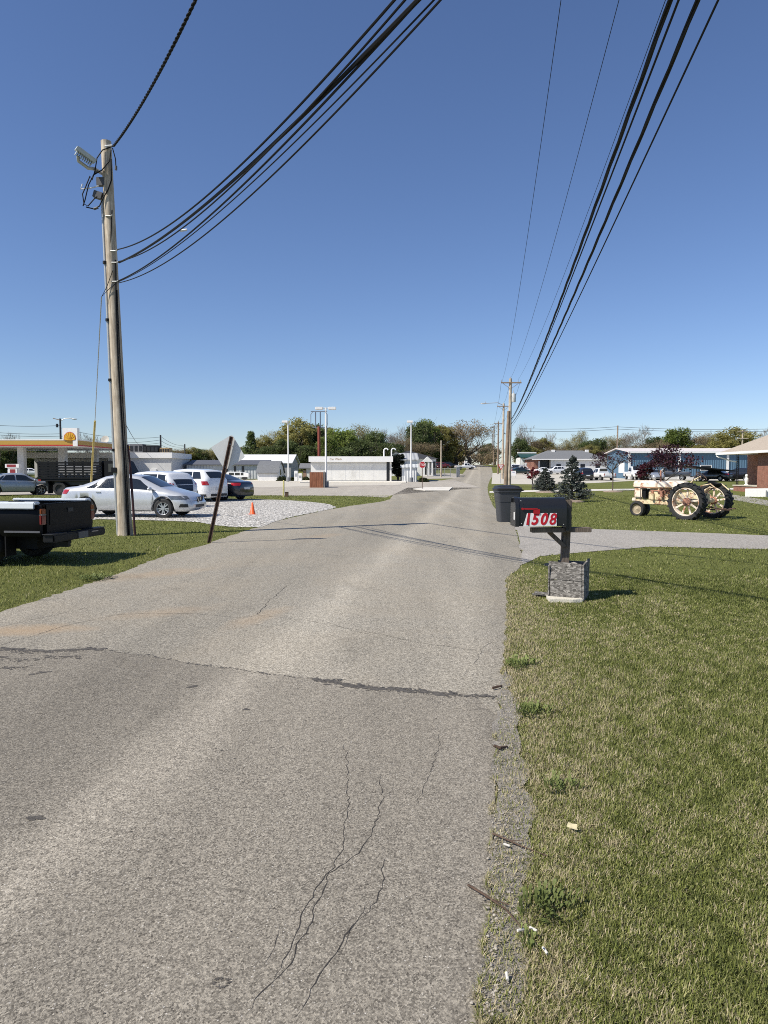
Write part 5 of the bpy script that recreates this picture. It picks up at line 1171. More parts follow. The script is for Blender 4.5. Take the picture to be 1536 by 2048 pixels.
for i in range(1, 7):
    a = -.1+(PI+.2)*i/7; beam(mb, (cx+.12*math.cos(a)*1.2, -.176, cz-.1), (cx+R*.93*math.cos(a), -.176, cz+R*.98*math.sin(a)), .008, .035, Vector((0, 1, 0)))
mb.build('emblem_ribs', mat('emblem_red', (.40, .02, .012)), sp)
t = thing('store_building', 'low white store building with wide white fascia behind the gas canopy', 'building', G(0, 100)); z_ = gz(100)
xa, xb, xm = X(67, 103), X(345, 100), X(216, 100)
zf0, zf1 = Z(916, 100)-z_, Z(905, 100)-z_
slab('wall', M_gwall, t, ((xm, .3, -.2), (xb-.25, 10, zf0-.003)))
slab('recessed_wall', M_gwall, t, ((xa, 3.5, -.2), (xm-.002, 10, zf0-.003)))
slab('fascia', M_wclean, t, ((xa-.3, 0, zf0), (xb, 10.2, zf1)))
slab('shop_window', M_dark, t, ((xa+.5, 3.3, .1), (xm-.3, 3.497, zf0-.5)))
slab('wall_cabinet', M_white, t, ((X(301, 100), -.1, .2), (X(313, 100), .298, Z(938, 100)-z_)))
slab('downpipe', M_galv, t, ((X(342.5, 100), .2, -.1), (X(343.5, 100), .298, zf0-.004)))
for (u0, u1, v0, v1, Y, m, lab) in ((252, 287, 888, 904, 103, mat('unit_grey', (.14, .14, .145), .6), 'grey rooftop unit on the store roof, next to the floodlight pole'), (287.5, 318, 890.5, 904, 103, M_blackmetal, 'black open rooftop unit in the middle of the store roof'), (321, 340, 895.5, 904, 103, mat('tan_box', (.32, .22, .10), .7), 'small brown box at the right end of the store roof')):
    b_ = Vector((X((u0+u1)/2, Y), Y, z_+zf1)); h = Z(v0, Y)-b_.z; w = X(u1, Y)-X(u0, Y)
    t = thing('rooftop_unit', lab, 'rooftop unit', b_, 0, 'units on the store roof'); mb = MB(); mb.box((0, .8, h/2), (w, 1.6, h)); mb.build('housing', m, t, bevel=.03)
    mb = MB()
    for i in range(4): mb.box((-w/2+w*(i+.5)/4, -.015, h*.5), (w/6, .03, h*.6))
    mb.build('grille', M_dark, t)
b_ = Vector((X(213, 96), 96, 5.2)); t = thing('satellite_dish', 'tan satellite dish above the right end of the gas canopy', 'satellite dish', b_)
mb = MB(); mb.lathe([(0, 0), (.3, .03), (.52, .11), (.54, .11), (.3, .01), (0, -.03)], 20, M=Matrix.Translation((0, 0, .62)) @ Matrix.Rotation(1.2, 4, 'X')); mb.build('dish', mat('dish_tan', (.42, .39, .33), .6), t, smooth=True)
mb = MB(); mb.cyl((0, .1, -.2), (0, .05, .6), .04, n=6); mb.build('mast', M_galv, t)
b_ = GU(29, 83); t = thing('fuel_pump', 'fuel pump with a red topper sign under the gas canopy', 'fuel pump', b_)
zz = Z(930, 83)-b_.z
slab('cabinet', M_wclean, t, ((-.5, -.3, .1), (.5, .3, zz-.4)))
tp = slab('topper', M_white, t, ((-.85, -.32, zz-.32), (.75, .32, zz+.12))); slab('red_panel', mat('dull_red', (.26, .025, .03), .5), tp, ((-.65, -.335, zz-.24), (.4, -.321, zz+.06)))
slab('price_panel', mat('dull_red', (.26, .025, .03)), t, ((-.3, -.315, zz-.95), (.32, -.302, zz-.5)))
slab('leg', M_white, t, ((-.62, -.2, 0), (-.52, .2, zz-.321))); slab('leg', M_white, t, ((.52, -.2, 0), (.62, .2, zz-.321)))
# far poles on the left
def far_pole(u, vt, Y, label, lamp=0, arm=0):
    b_ = GU(u, Y); H = Z(vt, Y)-b_.z; t = thing('utility_pole', label, 'utility pole', b_, 0, 'far poles on the left')
    mb = MB(); mb.tube([(0, 0, 0), (0, 0, H)], [.2, .16], 8); mb.build('shaft', mat('dark_pole', (.05, .05, .055), .8, .2, 4), t)
    if lamp: mb = MB(); mb.tube([(0, 0, H-.45), (.8, 0, H+.0), (1.8, 0, H+.05), (2.6, 0, H-.1)], .06, 6); mb.ell((2.45, 0, H-.1), (.5, .15, .1)); mb.build('lamp_arm', M_galv, t)
    if arm:
        mb = MB(); mb.box((-.6, 0, H-.12), (1.25, .12, .12), ry=.25); mb.build('crossarm', M_poledk, t)
        mb = MB(); mb.cyl((-.55, 0, H-1.5), (-.55, 0, H-.9), .2, n=10); mb.build('transformer', M_dark, t)
    return b_+Vector((0, 0, H))
fp1 = far_pole(124, 837, 122, 'dark pole with a curved street lamp arm behind the gas canopy', 1, 1)
fp2 = far_pole(323, 870, 135, 'dark pole rising behind the brown rooftop box'); fp3 = far_pole(371, 888, 180, 'small dark pole left of the leaning sign')
fp0 = Vector((X(-60, 122), 122, Z(846, 122)))
GF = 'wires behind the gas station'
for k, (dz, v0) in enumerate(((-1.2, 847), (-2.6, 860.5), (-3.0, 865))):
    span(Vector((X(-60, 122), 122, Z(v0-1, 122))), fp1+Vector((-.1, 0, dz)), .3, .035, f'{["upper", "middle", "lower"][k]} dark wire running left from the street lamp pole behind the canopy', GF)
    span(fp1+Vector((.1, 0, dz-.4)), fp2+Vector((-.1, 0, -.4-k*.55)), .8, .03, f'{["upper", "middle", "lower"][k]} wire between the two dark poles behind the store', GF)
    span(fp2+Vector((.1, 0, -.3-k*.8)), fp3+Vector((-.1, 0, -.3-k*.3)), .6, .028, f'{["upper", "middle", "lower"][k]} wire descending right from the dark pole behind the store', GF)
span(at(252, 850, 40), at(275, 887, 103), .1, .02, 'thin dark drop wire from the floodlight pole to the store roof', GF)
# ---------------- grey house, green-roofed house, blue hall (right, far)
Y = 150; B = G(0, Y); t = thing('grey_roof_house', 'long white house with a grey shingle roof behind the spruces', 'house', B)
xa, xb = X(1067, Y), X(1214, Y); ze = Z(918.5, Y)-B.z; d = 10
slab('wall', M_sidew, t, ((X(1101, Y), 0, -.2), (xb, d, ze)))
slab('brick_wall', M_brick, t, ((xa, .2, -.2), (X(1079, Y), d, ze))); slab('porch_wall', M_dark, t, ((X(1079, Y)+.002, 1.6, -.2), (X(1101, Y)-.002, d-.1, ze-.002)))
slab('shutter', mat('pale_shutter', (.6, .58, .55)), t, ((X(1076, Y), .1, .3), (X(1079.5, Y), .197, ze-.4)))
mb = MB(); hip(mb, xa, xb, 0, d, ze+.02, Z(901, Y+d/2)-B.z, .5, 4.5); mb.build('roof', M_shing, t)
slab('gutter', M_white, t, ((xa-.5, -.6, ze-.12), (xb+.5, -.505, ze+.06)))
for u in (1112, 1160, 1190): slab('window', M_dark, t, ((X(u, Y), -.04, 1.0), (X(u+9, Y), .003, 2.1)))
for u in (1103, 1170): slab('roof_vent', M_white, t, ((X(u, Y+4), 4, Z(903, Y+4)-B.z-.3), (X(u+6, Y+4), 4.6, Z(899.5, Y+4)-B.z)))
Y = 170; B = G(0, Y); t = thing('green_roof_house', 'small white building with a dark green roof left of the grey roof house', 'house', B)
xa, xb = X(1042, Y), X(1075, Y); ze = Z(915, Y)-B.z
slab('wall', M_wclean, t, ((xa, 1.8, -.6), (xb, 7, ze))); slab('painted_porch_shade', M_dark, t, ((xa+1.5, 1.6, -.6), (xb, 1.797, ze-.1)))  # near-black slab on the wall stands in for shade under the porch roof
mb = MB(); gable(mb, xa, xb, 0, 7, ze, Z(907.5, Y+3)-B.z, ov=.3); mb.build('roof', mat('green_roof', (.015, .06, .05), .5, .1, 2), t)
slab('porch_post', M_white, t, ((xa, 0, -.6), (xa+.3, .3, ze-.05)))
slab('ridge_trim', M_white, t, ((xa-.3, 3.2, Z(907.5, Y+3)-B.z+.1), (xb+.3, 3.8, Z(905, Y+3)-B.z+.1)))
Y = 106; B = G(0, Y); t = thing('blue_metal_hall', 'long blue ribbed metal hall with white corner trim behind the parked pickups', 'building', B)
xa, xb = X(1257, Y), X(1640, Y); ze, zr = Z(904, Y)-B.z, Z(897.8, Y+5)-B.z; d = 10.5
mb = MB(); gwall(mb, xa, xb, 0, d, -.2, ze, zr-.08); mb.build('wall', M_ribb, t)
mb = MB(); gable(mb, xa, xb, 0, d, ze+.03, zr, ov=.35); mb.build('roof', mat('pinkish_white_roof', (.66, .56, .53), .7, .25, 2.2, col2=(.80, .77, .75), dirt=.2), t)
slab('eave_trim', M_white, t, ((xa-.38, -.45, ze-.16), (xb, -.36, ze+.1)))
for u in (1257, 1357, 1453): slab('downpipe', M_white, t, ((X(u, Y)-.12, -.12, 0), (X(u, Y)+.2, -.003, ze-.05)))
wf = slab('window', M_white, t, ((X(1399, Y), -.04, 1.2), (X(1422, Y), .0, 2.05))); slab('pane', M_dark, wf, ((X(1400.5, Y), -.05, 1.25), (X(1420.5, Y), -.041, 1.98)))
slab('base_wall', mat('white_plinth', (.6, .59, .56), .85), t, ((xa+.02, -.06, -.2), (xb, -.002, .35)))
slab('side_door', M_white, t, ((xa-.03, 2, .9), (xa-.002, 4.6, 2.4)))
# carport of dark sheet on thin posts
Y = 88; B = G(0, Y); t = thing('carport', 'low black flat-roofed carport beside the grey sedan', 'carport', B); xa, xb = X(1381, Y), X(1470, Y)
mb = MB(); zz = Z(932, Y)-B.z; mb.add([(xa, 0, zz+.05), (xb, 0, zz-.55), (xb, 5, zz-.5), (xa, 5, zz+.1), (xa, 0, zz-.13), (xb, 0, zz-.68), (xb, 5, zz-.63), (xa, 5, zz-.08)], [(0, 1, 2, 3), (7, 6, 5, 4), (0, 4, 5, 1), (1, 5, 6, 2), (2, 6, 7, 3), (3, 7, 4, 0)]); mb.build('roof', M_blackmetal, t)
for u in (1394, 1400, 1460): MB().cyl((X(u, Y), .2, 0), (X(u, Y), .2, zz-.08-(.5 if u > 1450 else .06)), .05, n=6).build('post', M_blackmetal, t)
# ---------------- brick house at the right edge
B = G(27.3, 52); t = thing('brick_house', 'red brick house with tan hip roof and porch at the right photo edge', 'house', B)
Mr = lambda y: y-52
zs = 3.0-B.z
slab('wall', M_brick, t, ((0, -14, -.2), (9.5, 0, zs-.12))); slab('recessed_wall', M_brick, t, ((1.9, .002, -.2), (9.5, 5.2, zs-.12)))
mb = MB(); hip(mb, 0, 9.5, -14, 5.2-.9, zs, zs+2.75, .65); mb.build('roof', M_tan, t)
slab('gutter', M_white, t, ((-.77, -14.6, zs-.13), (-.655, 4.98, zs+.05)), ((-.654, 4.952, zs-.13), (10.1, 5.05, zs+.05)))
slab('soffit', M_white, t, ((-.65, -14.6, zs-.1), (10.1, 4.95, zs-.006)))
pf = slab('porch_floor', M_brick, t, ((.05, .004, -.2), (1.897, 3.6, .42))); slab('porch_slab', M_conc, pf, ((.0, .003, .421), (1.896, 3.65, .5)))
wn_ = slab('window', M_white, t, ((1.84, .35, .95), (1.898, 1.75, 2.45))); slab('pane', M_dark, wn_, ((1.82, .45, 1.05), (1.839, 1.65, 2.35))); slab('window_rail', M_white, wn_, ((1.81, .45, 1.68), (1.819, 1.65, 1.74)))
slab('window_sill', mat('brick_sill', (.20, .08, .055), .9), wn_, ((1.75, .25, .85), (1.897, 1.85, .948)))
ip = MB()
for dx in (0, .28): ip.box((.2+dx*.0, 3.2+dx, (zs-.1+.5)/2), (.04, .04, zs-.6))
for k in range(14): beam(ip, (.2, 3.2, .55+k*.155), (.2, 3.48, .55+(k+1)*.155), .02, .02); beam(ip, (.2, 3.48, .55+k*.155), (.2, 3.2, .55+(k+1)*.155), .02, .02)
ip.build('iron_post', M_blackmetal, t)
mb = MB(); mb.tube([(-.7, 4.9, zs-.05), (-.7, 4.9, zs-.25), (-.1, 4.2, zs-.55), (-.05, 4.1, zs-.6), (.15, 3.4, zs-.7)], .05, 6); mb.build('downpipe', M_white, t)
# porch things
b_ = Vector((27.75, 54.4, B.z+.5)); t = thing('garden_statue', 'white garden statue standing on the brick porch', 'statue', b_)
mb = MB(); mb.lathe([(0, 0), (.15, 0), (.13, .06), (.08, .1), (.12, .22), (.15, .4), (.13, .52), (.06, .58), (.06, .6), (.1, .65), (.11, .73), (.07, .82), (0, .84)], 14); mb.build('figure', M_white, t, smooth=True)
b_ = Vector((28.3, 52.6, B.z+.5)); t = thing('flower_pot', 'cluster of white flowers in a low pot on the brick porch', 'flower pot', b_)
mb = MB(); mb.lathe([(0, 0), (.22, 0), (.28, .18), (.25, .18), (0, .15)], 14); mb.build('pot', mat('terracotta', (.25, .09, .05), .8), t)
mb = MB(); rr = random.Random(9)
for _ in range(60): mb.ell((rr.gauss(0, .2), rr.gauss(0, .26), .26+rr.uniform(0, .22)), (.06, .06, .05), 6, 4)
mb.build('blossom', M_white, t)
wr = P(1490, 993.5); t = thing('ramp_wall', 'low white ramp wall in front of the brick porch', 'wall', wr)
mb = MB(); mb.add([(0, 0, -.05), (4.5, -2.2, -.05), (4.5, -2.2, .62), (0, 0, .50), (.1, .2, -.05), (4.6, -2, -.05), (4.6, -2, .62), (.1, .2, .50)], [(0, 1, 2, 3), (7, 6, 5, 4), (0, 4, 5, 1), (1, 5, 6, 2), (2, 6, 7, 3), (3, 7, 4, 0)]); mb.build('panel', M_wclean, t)
MB().box((1.0, -.57, .2), (.06, .06, .42)).build('post', M_galv, t)
# far wires and pole on the right
fpr = GU(1233, 125); t = thing('utility_pole', 'thin dark pole rising in front of the blue hall gable', 'utility pole', fpr); H = Z(851, 125)-fpr.z
mb = MB(); mb.tube([(0, 0, 0), (0, 0, H)], [.15, .12], 8); mb.build('shaft', M_poledk, t)
for k, (v0, v1) in enumerate(((862, 858), (857, 853.5))):
    span(at(1040, v0, 128), at(1233, v1, 125), .25, .03, f'{["lower", "upper"][k]} thin horizontal wire reaching left from the dark pole by the blue hall', 'wires by the blue hall')
    span(at(1233, v1, 125), at(1700, v1-3, 118), .6, .03, f'{["lower", "upper"][k]} thin wire reaching right from the dark pole by the blue hall', 'wires by the blue hall')
fq = GU(1482, 160); t = thing('utility_pole', 'pale pole with two crossarms in front of the big round tree', 'utility pole', fq); H = Z(860, 160)-fq.z
mb = MB(); mb.tube([(0, 0, 0), (0, 0, H)], [.2, .16], 8); mb.build('shaft', M_pole, t)
for dz in (-.3, -1.9): MB().box((0, -.2, H+dz), (2.4, .14, .16)).build('crossarm', M_pole, t)
# ---------------- stake-bed truck in front of the canopy
b_ = P(79, 990); b_.y += .6; t = thing('stake_truck', 'dark stake-bed truck parked in front of the gas canopy', 'truck', GU(78, 46), 0)
M_tr = mat('truck_dark', (.005, .0055, .007), .6, .3, 4, spec=.25)
L_ = (X(206, 46)-X(80, 46)); zt, zb = Z(922, 46), Z(958, 46)
mb = MB()
for i in range(8): mb.box((.08+i*(L_-.16)/7, 0, (zt+zb)/2), (.09, .06, zt-zb))
for i in range(7): mb.box((L_/2, -.04, zb+.06+i*(zt-zb-.1)/6.5), (L_, .03, .10))
mb.build('stake_side', M_tr, t)
slab('stake_back', M_tr, t, *[((-.03, 0, zb+.04+i*(zt-zb-.1)/6.5), (0, 2.3, zb+.14+i*(zt-zb-.1)/6.5)) for i in range(7)]); slab('front_rack', M_tr, t, ((L_, 0, zb), (L_+.04, 2.3, zt)))
slab('bed_floor', M_tr, t, ((0, -.02, zb-.14), (L_+.05, 2.3, zb))); slab('chassis', M_dark, t, ((.2, .5, zb-.4), (L_+2.2, 1.8, zb-.141)))
slab('load', mat('grey_load', (.30, .31, .33), .6, .3, 6), t, ((1.2, .35, zb), (3.6, 2.0, zb+.85)))
slab('mud_flap', M_black, t, ((.55, .05, .12), (.6, .7, zb-.15))); slab('taillight', M_tail, t, ((-.02, -.03, zb-.12), (.16, -.021, zb-.03)))
for x in (1.3, L_+1.3):
    for y in (.18, 2.1):
        mb = MB(); R = Matrix.Translation((x, y, .44)) @ Matrix.Rotation(PI/2, 4, 'X'); mb.lathe([(.26, -.14), (.42, -.14), (.44, -.08), (.44, .08), (.42, .14), (.26, .14)], 24, M=R); wh = mb.build('wheel', M_tyre, t, smooth=40); mb = MB(); mb.lathe([(0, .06), (.27, .1)], 16, M=R); mb.lathe([(.27, -.1), (0, -.06)], 16, M=R); mb.build('rim', M_cladding, wh)
cb = MB(); cb.add([(L_+.15, y, z) for y in (0, 2.2) for z in (.7, 2.25)]+[(L_+1.3, y, z) for y in (0, 2.2) for z in (.7, 2.25)]+[(L_+1.7, y, 1.45) for y in (0, 2.2)]+[(L_+2.5, y, z) for y in (.15, 2.05) for z in (.7, 1.3)],
    [(0, 1, 5, 8, 4), (2, 6, 9, 7, 3), (0, 2, 3, 1), (1, 3, 7, 5), (5, 7, 9, 8), (4, 8, 11, 10), (6, 12, 13, 9), (8, 9, 13, 11), (10, 11, 13, 12)]); cb.build('cab', M_tr, t, bevel=.04)
slab('cab_window', M_glass, t, ((L_+.45, -.02, 1.5), (L_+1.2, .0, 2.05)))
# ---------------- white van behind the dark sedan
Y = 98; b_ = GU(475, Y); t = thing('passenger_van', 'white passenger van in front of the grey metal building', 'van', b_)
zt = Z(943.5, Y)-b_.z; xa, xb = X(453, Y)-b_.x, X(498, Y)-b_.x
mb = MB(); pr = [(xa, .35), (xb, .35), (xb, .9), (xb-.55, 1.05), (xb-1.0, zt-.1), (xb-1.15, zt), (xa+.1, zt), (xa, zt-.2)]; n = len(pr)
mb.add([(x, y, z) for y in (0, 1.9) for x, z in pr], [tuple(range(n)), tuple(range(2*n-1, n-1, -1))]+[(i, n+i, n+(i+1) % n, (i+1) % n) for i in range(n)]); mb.build('body', M_wcar, t, bevel=.06, smooth=40)
for a, b in ((.12, .34), (.38, .60)): slab('side_window', M_glass, t, ((lerp(xa, xb, a), -.012, zt*.58), (lerp(xa, xb, b), -.001, zt*.88)))
slab('cab_window', M_glass, t, ((lerp(xa, xb, .64), -.012, zt*.58), (lerp(xa, xb, .76), -.001, zt*.88)))
for x in (xa+.6, xb-.6): mb = MB(); mb.lathe([(0, -.1), (.33, -.1), (.33, .1), (0, .1)], 16, M=Matrix.Translation((x, .12, .33)) @ Matrix.Rotation(PI/2, 4, 'X')); mb.build('wheel', M_tyre, t)
# ---------------- cars on the far lots
GR_ = 'vehicles parked on the right-hand lot'
M_green = paint('dark_green_paint', (.012, .028, .024), .2, .3); M_blk = paint('soot_black_paint', (.010, .010, .012), 0, .3); M_grayp = paint('steel_grey_paint', (.13, .14, .16), .4, .3); M_maroon = paint('maroon_paint', (.16, .02, .022), .1, .3); M_dgrey = paint('dark_grey_paint', (.045, .048, .055), .3, .3)
def carp(u, Y, label, m, rz, suv=False, g=GR_, base=None): return sedan(label, m, GU(u, Y), rz, g, base or (SUVT if suv else SED), 1, suv=suv, rimspokes=5)[0]
carp(1040, 148, 'dark green sedan on the far lot, just right of the transformer pole', M_green, .12)
pickup('white crew pickup behind the dark green sedan', M_wcar, GU(1019, 154), .1, group=GR_)
carp(1034, 160, 'black car between the two white vehicles behind the transformer pole', M_blk, PI-.3, True)
carp(1034, 165, 'white car farthest back behind the transformer pole', M_wcar, .25, True)
b_ = GU(1056, 158); t = thing('box_truck', 'white work truck cab parked left of the grey roof house', 'truck', b_, 0, GR_)
mb = MB(); mb.box((0, 0, 1.35), (1.6, 1.9, 1.7)); mb.box((-.1, -1.5, .85), (1.7, 1.2, .8)); mb.build('cab', M_wcar, t, bevel=.08)
slab('windshield', M_glass, t, ((-.6, -.98, 1.45), (.6, -.955, 2.05))); slab('side_window', M_glass, t, ((-.815, -.7, 1.45), (-.801, .3, 2.0)))
for x in (-.6, .6): mb = MB(); mb.lathe([(0, -.12), (.4, -.12), (.4, .12), (0, .12)], 16, M=Matrix.Translation((x, -1.5, .4)) @ Matrix.Rotation(PI/2, 4, 'Y')); mb.build('wheel', M_tyre, t)
carp(1108, 146, 'white sport utility car between the two blue spruces', M_wcar, PI+.35, True)
carp(1086, 147, 'white car mostly hidden behind the left blue spruce', M_wcar, .2)
carp(1163, 96, 'black car with a white rear plate right of the tall spruce', M_blk, PI/2+.1, True)
pickup('white pickup second from the left behind the purple sapling, seen from behind', M_wcar, GU(1196, 99), PI/2+.5, group=GR_)
pickup('white pickup seen squarely from behind through the purple sapling', M_wcar, GU(1219, 94), PI/2+.12, group=GR_)
pickup('white pickup seen from the front right of the purple sapling', M_wcar, GU(1258, 101.5), -PI/2-.05, group=GR_, cabz=1.9, rail=1.1)
carp(1308, 98, 'silver car nose-on behind the large purple tree', M_silver2, -PI/2-.1)
pickup('black crew pickup behind the right half of the large purple tree', M_dgrey, GU(1381, 97), PI-.55, group=GR_, cabz=1.95, rail=1.15)
carp(1427, 93, 'charcoal sedan with pale tail lamps beside the black carport', M_dgrey, PI-.95)
carp(1478, 93, 'dark car with red tail lamp seen between the porch posts', M_blk, PI-1.0, True)
GL_ = 'vehicles parked by the far road crest'
carp(869, 182, 'maroon sedan at the left end of the row by the far road', M_maroon, -PI/2+.7, g=GL_)
carp(884, 186, 'dark red brown car in the middle of the row by the far road', M_maroon, .15, True, g=GL_)
carp(897, 188, 'black car in the row by the far road, left of the gate', M_blk, .3, True, g=GL_)
pickup('white and dark pickup behind the chain link gate by the far road', M_wcar, GU(911, 178), .25, group=GL_)
carp(931, 228, 'white car seen from behind at the far road crest', M_wcar, PI/2, True, g=GL_)
carp(61, 128, 'white car far off under the gas canopy', M_wcar, .3, g=None)
# ================================================================== TREES AND SHRUBS
def branches(rr, p, d, L, r, depth, mb, tips, spread=.55, up=.25, nseg=4, kid=(3, 4), shrink=.68):
    path = [p]; rad = [r]; q_ = p.copy(); dd = d.copy()
    for i in range(nseg):
        dd = (dd+Vector((rr.gauss(0, .16), rr.gauss(0, .16), rr.gauss(0, .10)+up*.12))).normalized(); q_ = q_+dd*(L/nseg); path.append(q_.copy()); rad.append(max(.008, r*(1-.55*(i+1)/nseg)))
    mb.tube(path, rad, 6 if depth > 2 else 4 if depth > 1 else 3, caps=False)
    if depth == 0: tips.append((q_.copy(), dd.copy())); return
    for k in range(rr.randint(*kid)):
        s = rr.uniform(.45, 1.0) if k else 1.0; i = min(nseg, max(1, int(round(s*nseg)))); b = path[i]
        a = rr.uniform(0, 2*PI); side = Vector((math.cos(a), math.sin(a), rr.uniform(-.1, .5))); nd = (dd*(1-spread)+side*spread+Vector((0, 0, up))).normalized()
        branches(rr, b, nd, L*shrink*rr.uniform(.8, 1.15), rad[i]*.62, depth-1, mb, tips, spread, up, max(2, nseg-1), kid, shrink)
def leaves(rng, centres, radii, n_each, size, mb_name, m, parent, flat=.0, lim=None):
    """many small leaf-sprig faces scattered in clumps: one mesh"""
    C = np.repeat(np.array(centres, float), n_each, axis=0); Rr = np.repeat(np.array(radii, float), n_each)
    n = len(C); v = rng.normal(size=(n, 3)); v /= np.linalg.norm(v, axis=1)[:, None]+1e-9
    pos = C+v*(Rr*rng.random(n)**.45)[:, None]*np.array([1, 1, .8])
    a = rng.normal(size=(n, 3)); a[:, 2] *= .6; a /= np.linalg.norm(a, axis=1)[:, None]+1e-9
    b = np.cross(a, rng.normal(size=(n, 3))); b /= np.linalg.norm(b, axis=1)[:, None]+1e-9
    s = size*rng.uniform(.55, 1.35, n)[:, None]
    V = np.stack([pos-a*s, pos+b*s*.55, pos+a*s, pos-b*s*.55], axis=1).reshape(-1, 3)
    me = bpy.data.meshes.new(mb_name); me.vertices.add(4*n); me.vertices.foreach_set('co', V.ravel()); me.loops.add(4*n); me.loops.foreach_set('vertex_index', np.arange(4*n))
    me.polygons.add(n); me.polygons.foreach_set('loop_start', np.arange(0, 4*n, 4)); me.polygons.foreach_set('loop_total', np.full(n, 4)); me.update(); me.validate()
    me.materials.append(m); o = bpy.data.objects.new(mb_name, me); COL.objects.link(o); o.parent = parent; return o
LM = dict(
  green=leafmat('leaves_fresh_green', [(0.116, 0.163, 0.038), (0.205, 0.266, 0.063), (0.321, 0.360, 0.109)]),
  dark=leafmat('leaves_dark_green', [(0.068, 0.093, 0.037), (0.123, 0.161, 0.058), (0.205, 0.238, 0.095)]),
  olive=leafmat('leaves_olive', [(0.163, 0.157, 0.049), (0.293, 0.266, 0.089), (0.360, 0.360, 0.143)]),
  tan=leafmat('buds_tan', [(0.231, 0.185, 0.082), (0.360, 0.321, 0.143), (0.360, 0.360, 0.218)]),
  brown=leafmat('buds_brown', [(0.163, 0.126, 0.075), (0.299, 0.224, 0.134), (0.360, 0.335, 0.205)]),
  purple=leafmat('leaves_purple', [(.018, .008, .014), (.045, .016, .026), (.085, .03, .042)], 3, .5, .15),
  red=leafmat('leaves_red', [(.10, .012, .018), (.20, .022, .03), (.28, .04, .05)], 3, .5, .3),
  spruce=leafmat('needles_blue', [(.035, .045, .038), (.075, .088, .075), (.14, .15, .13)], 5, .6, .05),
  bush=leafmat('leaves_bush', [(.02, .03, .012), (.045, .058, .02), (.085, .095, .035)], 4))
M_bark = woodmat('bark', (.045, .036, .028), (.17, .14, .11), (6, 6, 1)); M_barkg = woodmat('bark_grey', (.12, .105, .09), (.33, .30, .26), (6, 6, 1))
def proto(kind, seed):
    """returns an Empty with trunk and crown, about 10 m tall, 7 m wide"""
    rr = random.Random(seed); rng = np.random.default_rng(seed)
    t = thing('tree', 'x', 'tree'); tips = []; mb = MB()
    if kind == 'conifer':
        mb.tube([(0, 0, 0), (0, 0, 9.4)], [.22, .03], 7); mb.build('trunk', M_bark, t, smooth=True); cs = []; rs = []
        for k in range(60):
            z = 1.2+8.4*k/60; R = 2.3*(1-z/10.2)**.8
            for j in range(max(3, int(8*(1-z/11)))): a = rr.uniform(0, 2*PI); q_ = R*rr.uniform(.35, 1.05); cs.append((q_*math.cos(a), q_*math.sin(a), z-.25*q_)); rs.append(.42)
        leaves(rng, cs, rs, 22, .17, 'crown', LM['dark'], t); return t
    bare = kind in ('bare', 'brown', 'tan')
    H0 = rr.uniform(1.3, 1.9) if bare else rr.uniform(.8, 1.3); tr = MB()
    pth = [Vector((0, 0, -.2)), Vector((rr.uniform(-.1, .1), rr.uniform(-.1, .1), H0*.6)), Vector((rr.uniform(-.2, .2), rr.uniform(-.2, .2), H0))]
    tr.tube(pth, [.34, .26, .23], 8); top = pth[-1]
    for k in range(5):
        a = 2*PI*k/5+rr.uniform(-.4, .4); el = rr.uniform(.55, 1.25) if k else 1.5
        d = Vector((math.cos(a)*math.cos(el), math.sin(a)*math.cos(el), math.sin(el)))
        branches(rr, top, d, rr.uniform(2.3, 2.9), .15, 3 if bare else 2, tr, tips, .55, .22, 4, (3, 4) if not bare else (3, 5), .70)
    tr.build('trunk', M_barkg if kind == 'bare' else M_bark, t, smooth=True)
    pts = [p for p, d in tips]
    if kind == 'bare':
        tw = MB()
        for p, d in tips:
            for _ in range(3):
                e = (d+Vector((rr.gauss(0, .5), rr.gauss(0, .5), rr.gauss(.25, .3)))).normalized()*rr.uniform(.5, 1.0); tw.tube([p, p+e*.5+Vector((0, 0, .05)), p+e], [.022, .016, .008], 3, caps=False)
        tw.build('crown', M_barkg, t)
    elif kind in ('brown', 'tan'):
        leaves(rng, [tuple(p) for p in pts]+[(rr.gauss(0, 1.3), rr.gauss(0, 1.3), rr.uniform(.6, 4)) for _ in range(60)], [.75]*len(pts)+[.8]*60, 13 if kind == 'brown' else 17, .10, 'crown', LM[kind], t)
    else:
        zt = max(p[2] for p in pts); rx = np.percentile([abs(p.x) for p in pts], 90); cs = []; rs = []
        lobes = [(rr.uniform(0, 2*PI), rr.uniform(.1, .95), rr.uniform(.75, 1.2)) for _ in range(9)]
        for _ in range(150):
            v = Vector((rr.gauss(0, 1), rr.gauss(0, 1), rr.gauss(0, 1))).normalized(); k = rr.uniform(.35, 1)**.5
            a_ = math.atan2(v.y, v.x); el_ = (v.z+1)/2; g = 1
            for la, le, lw in lobes:
                dd_ = math.hypot(math.atan2(math.sin(a_-la), math.cos(a_-la))/1.2, (el_-le)/.3); g += (lw-1)*math.exp(-dd_*dd_)
            w_ = (.62+.38*min(1, el_*2.2))
            cs.append((v.x*rx*k*g*w_, v.y*rx*k*g*w_, zt*(.50+.48*v.z*k*g))); rs.append(rr.uniform(.45, .95))
        cs = [c for c in cs if c[2] > .35]; rs = rs[:len(cs)]
        leaves(rng, cs, rs, max(12, int(15000/len(cs))), .125, 'crown', LM[kind], t)
    return t
PT = {k: [proto(k, 100+7*i+hash_) for i in range(n)] for k, n, hash_ in (('green', 2, 1), ('dark', 2, 2), ('olive', 2, 3), ('tan', 2, 4), ('brown', 2, 5), ('bare', 2, 6), ('conifer', 1, 7))}
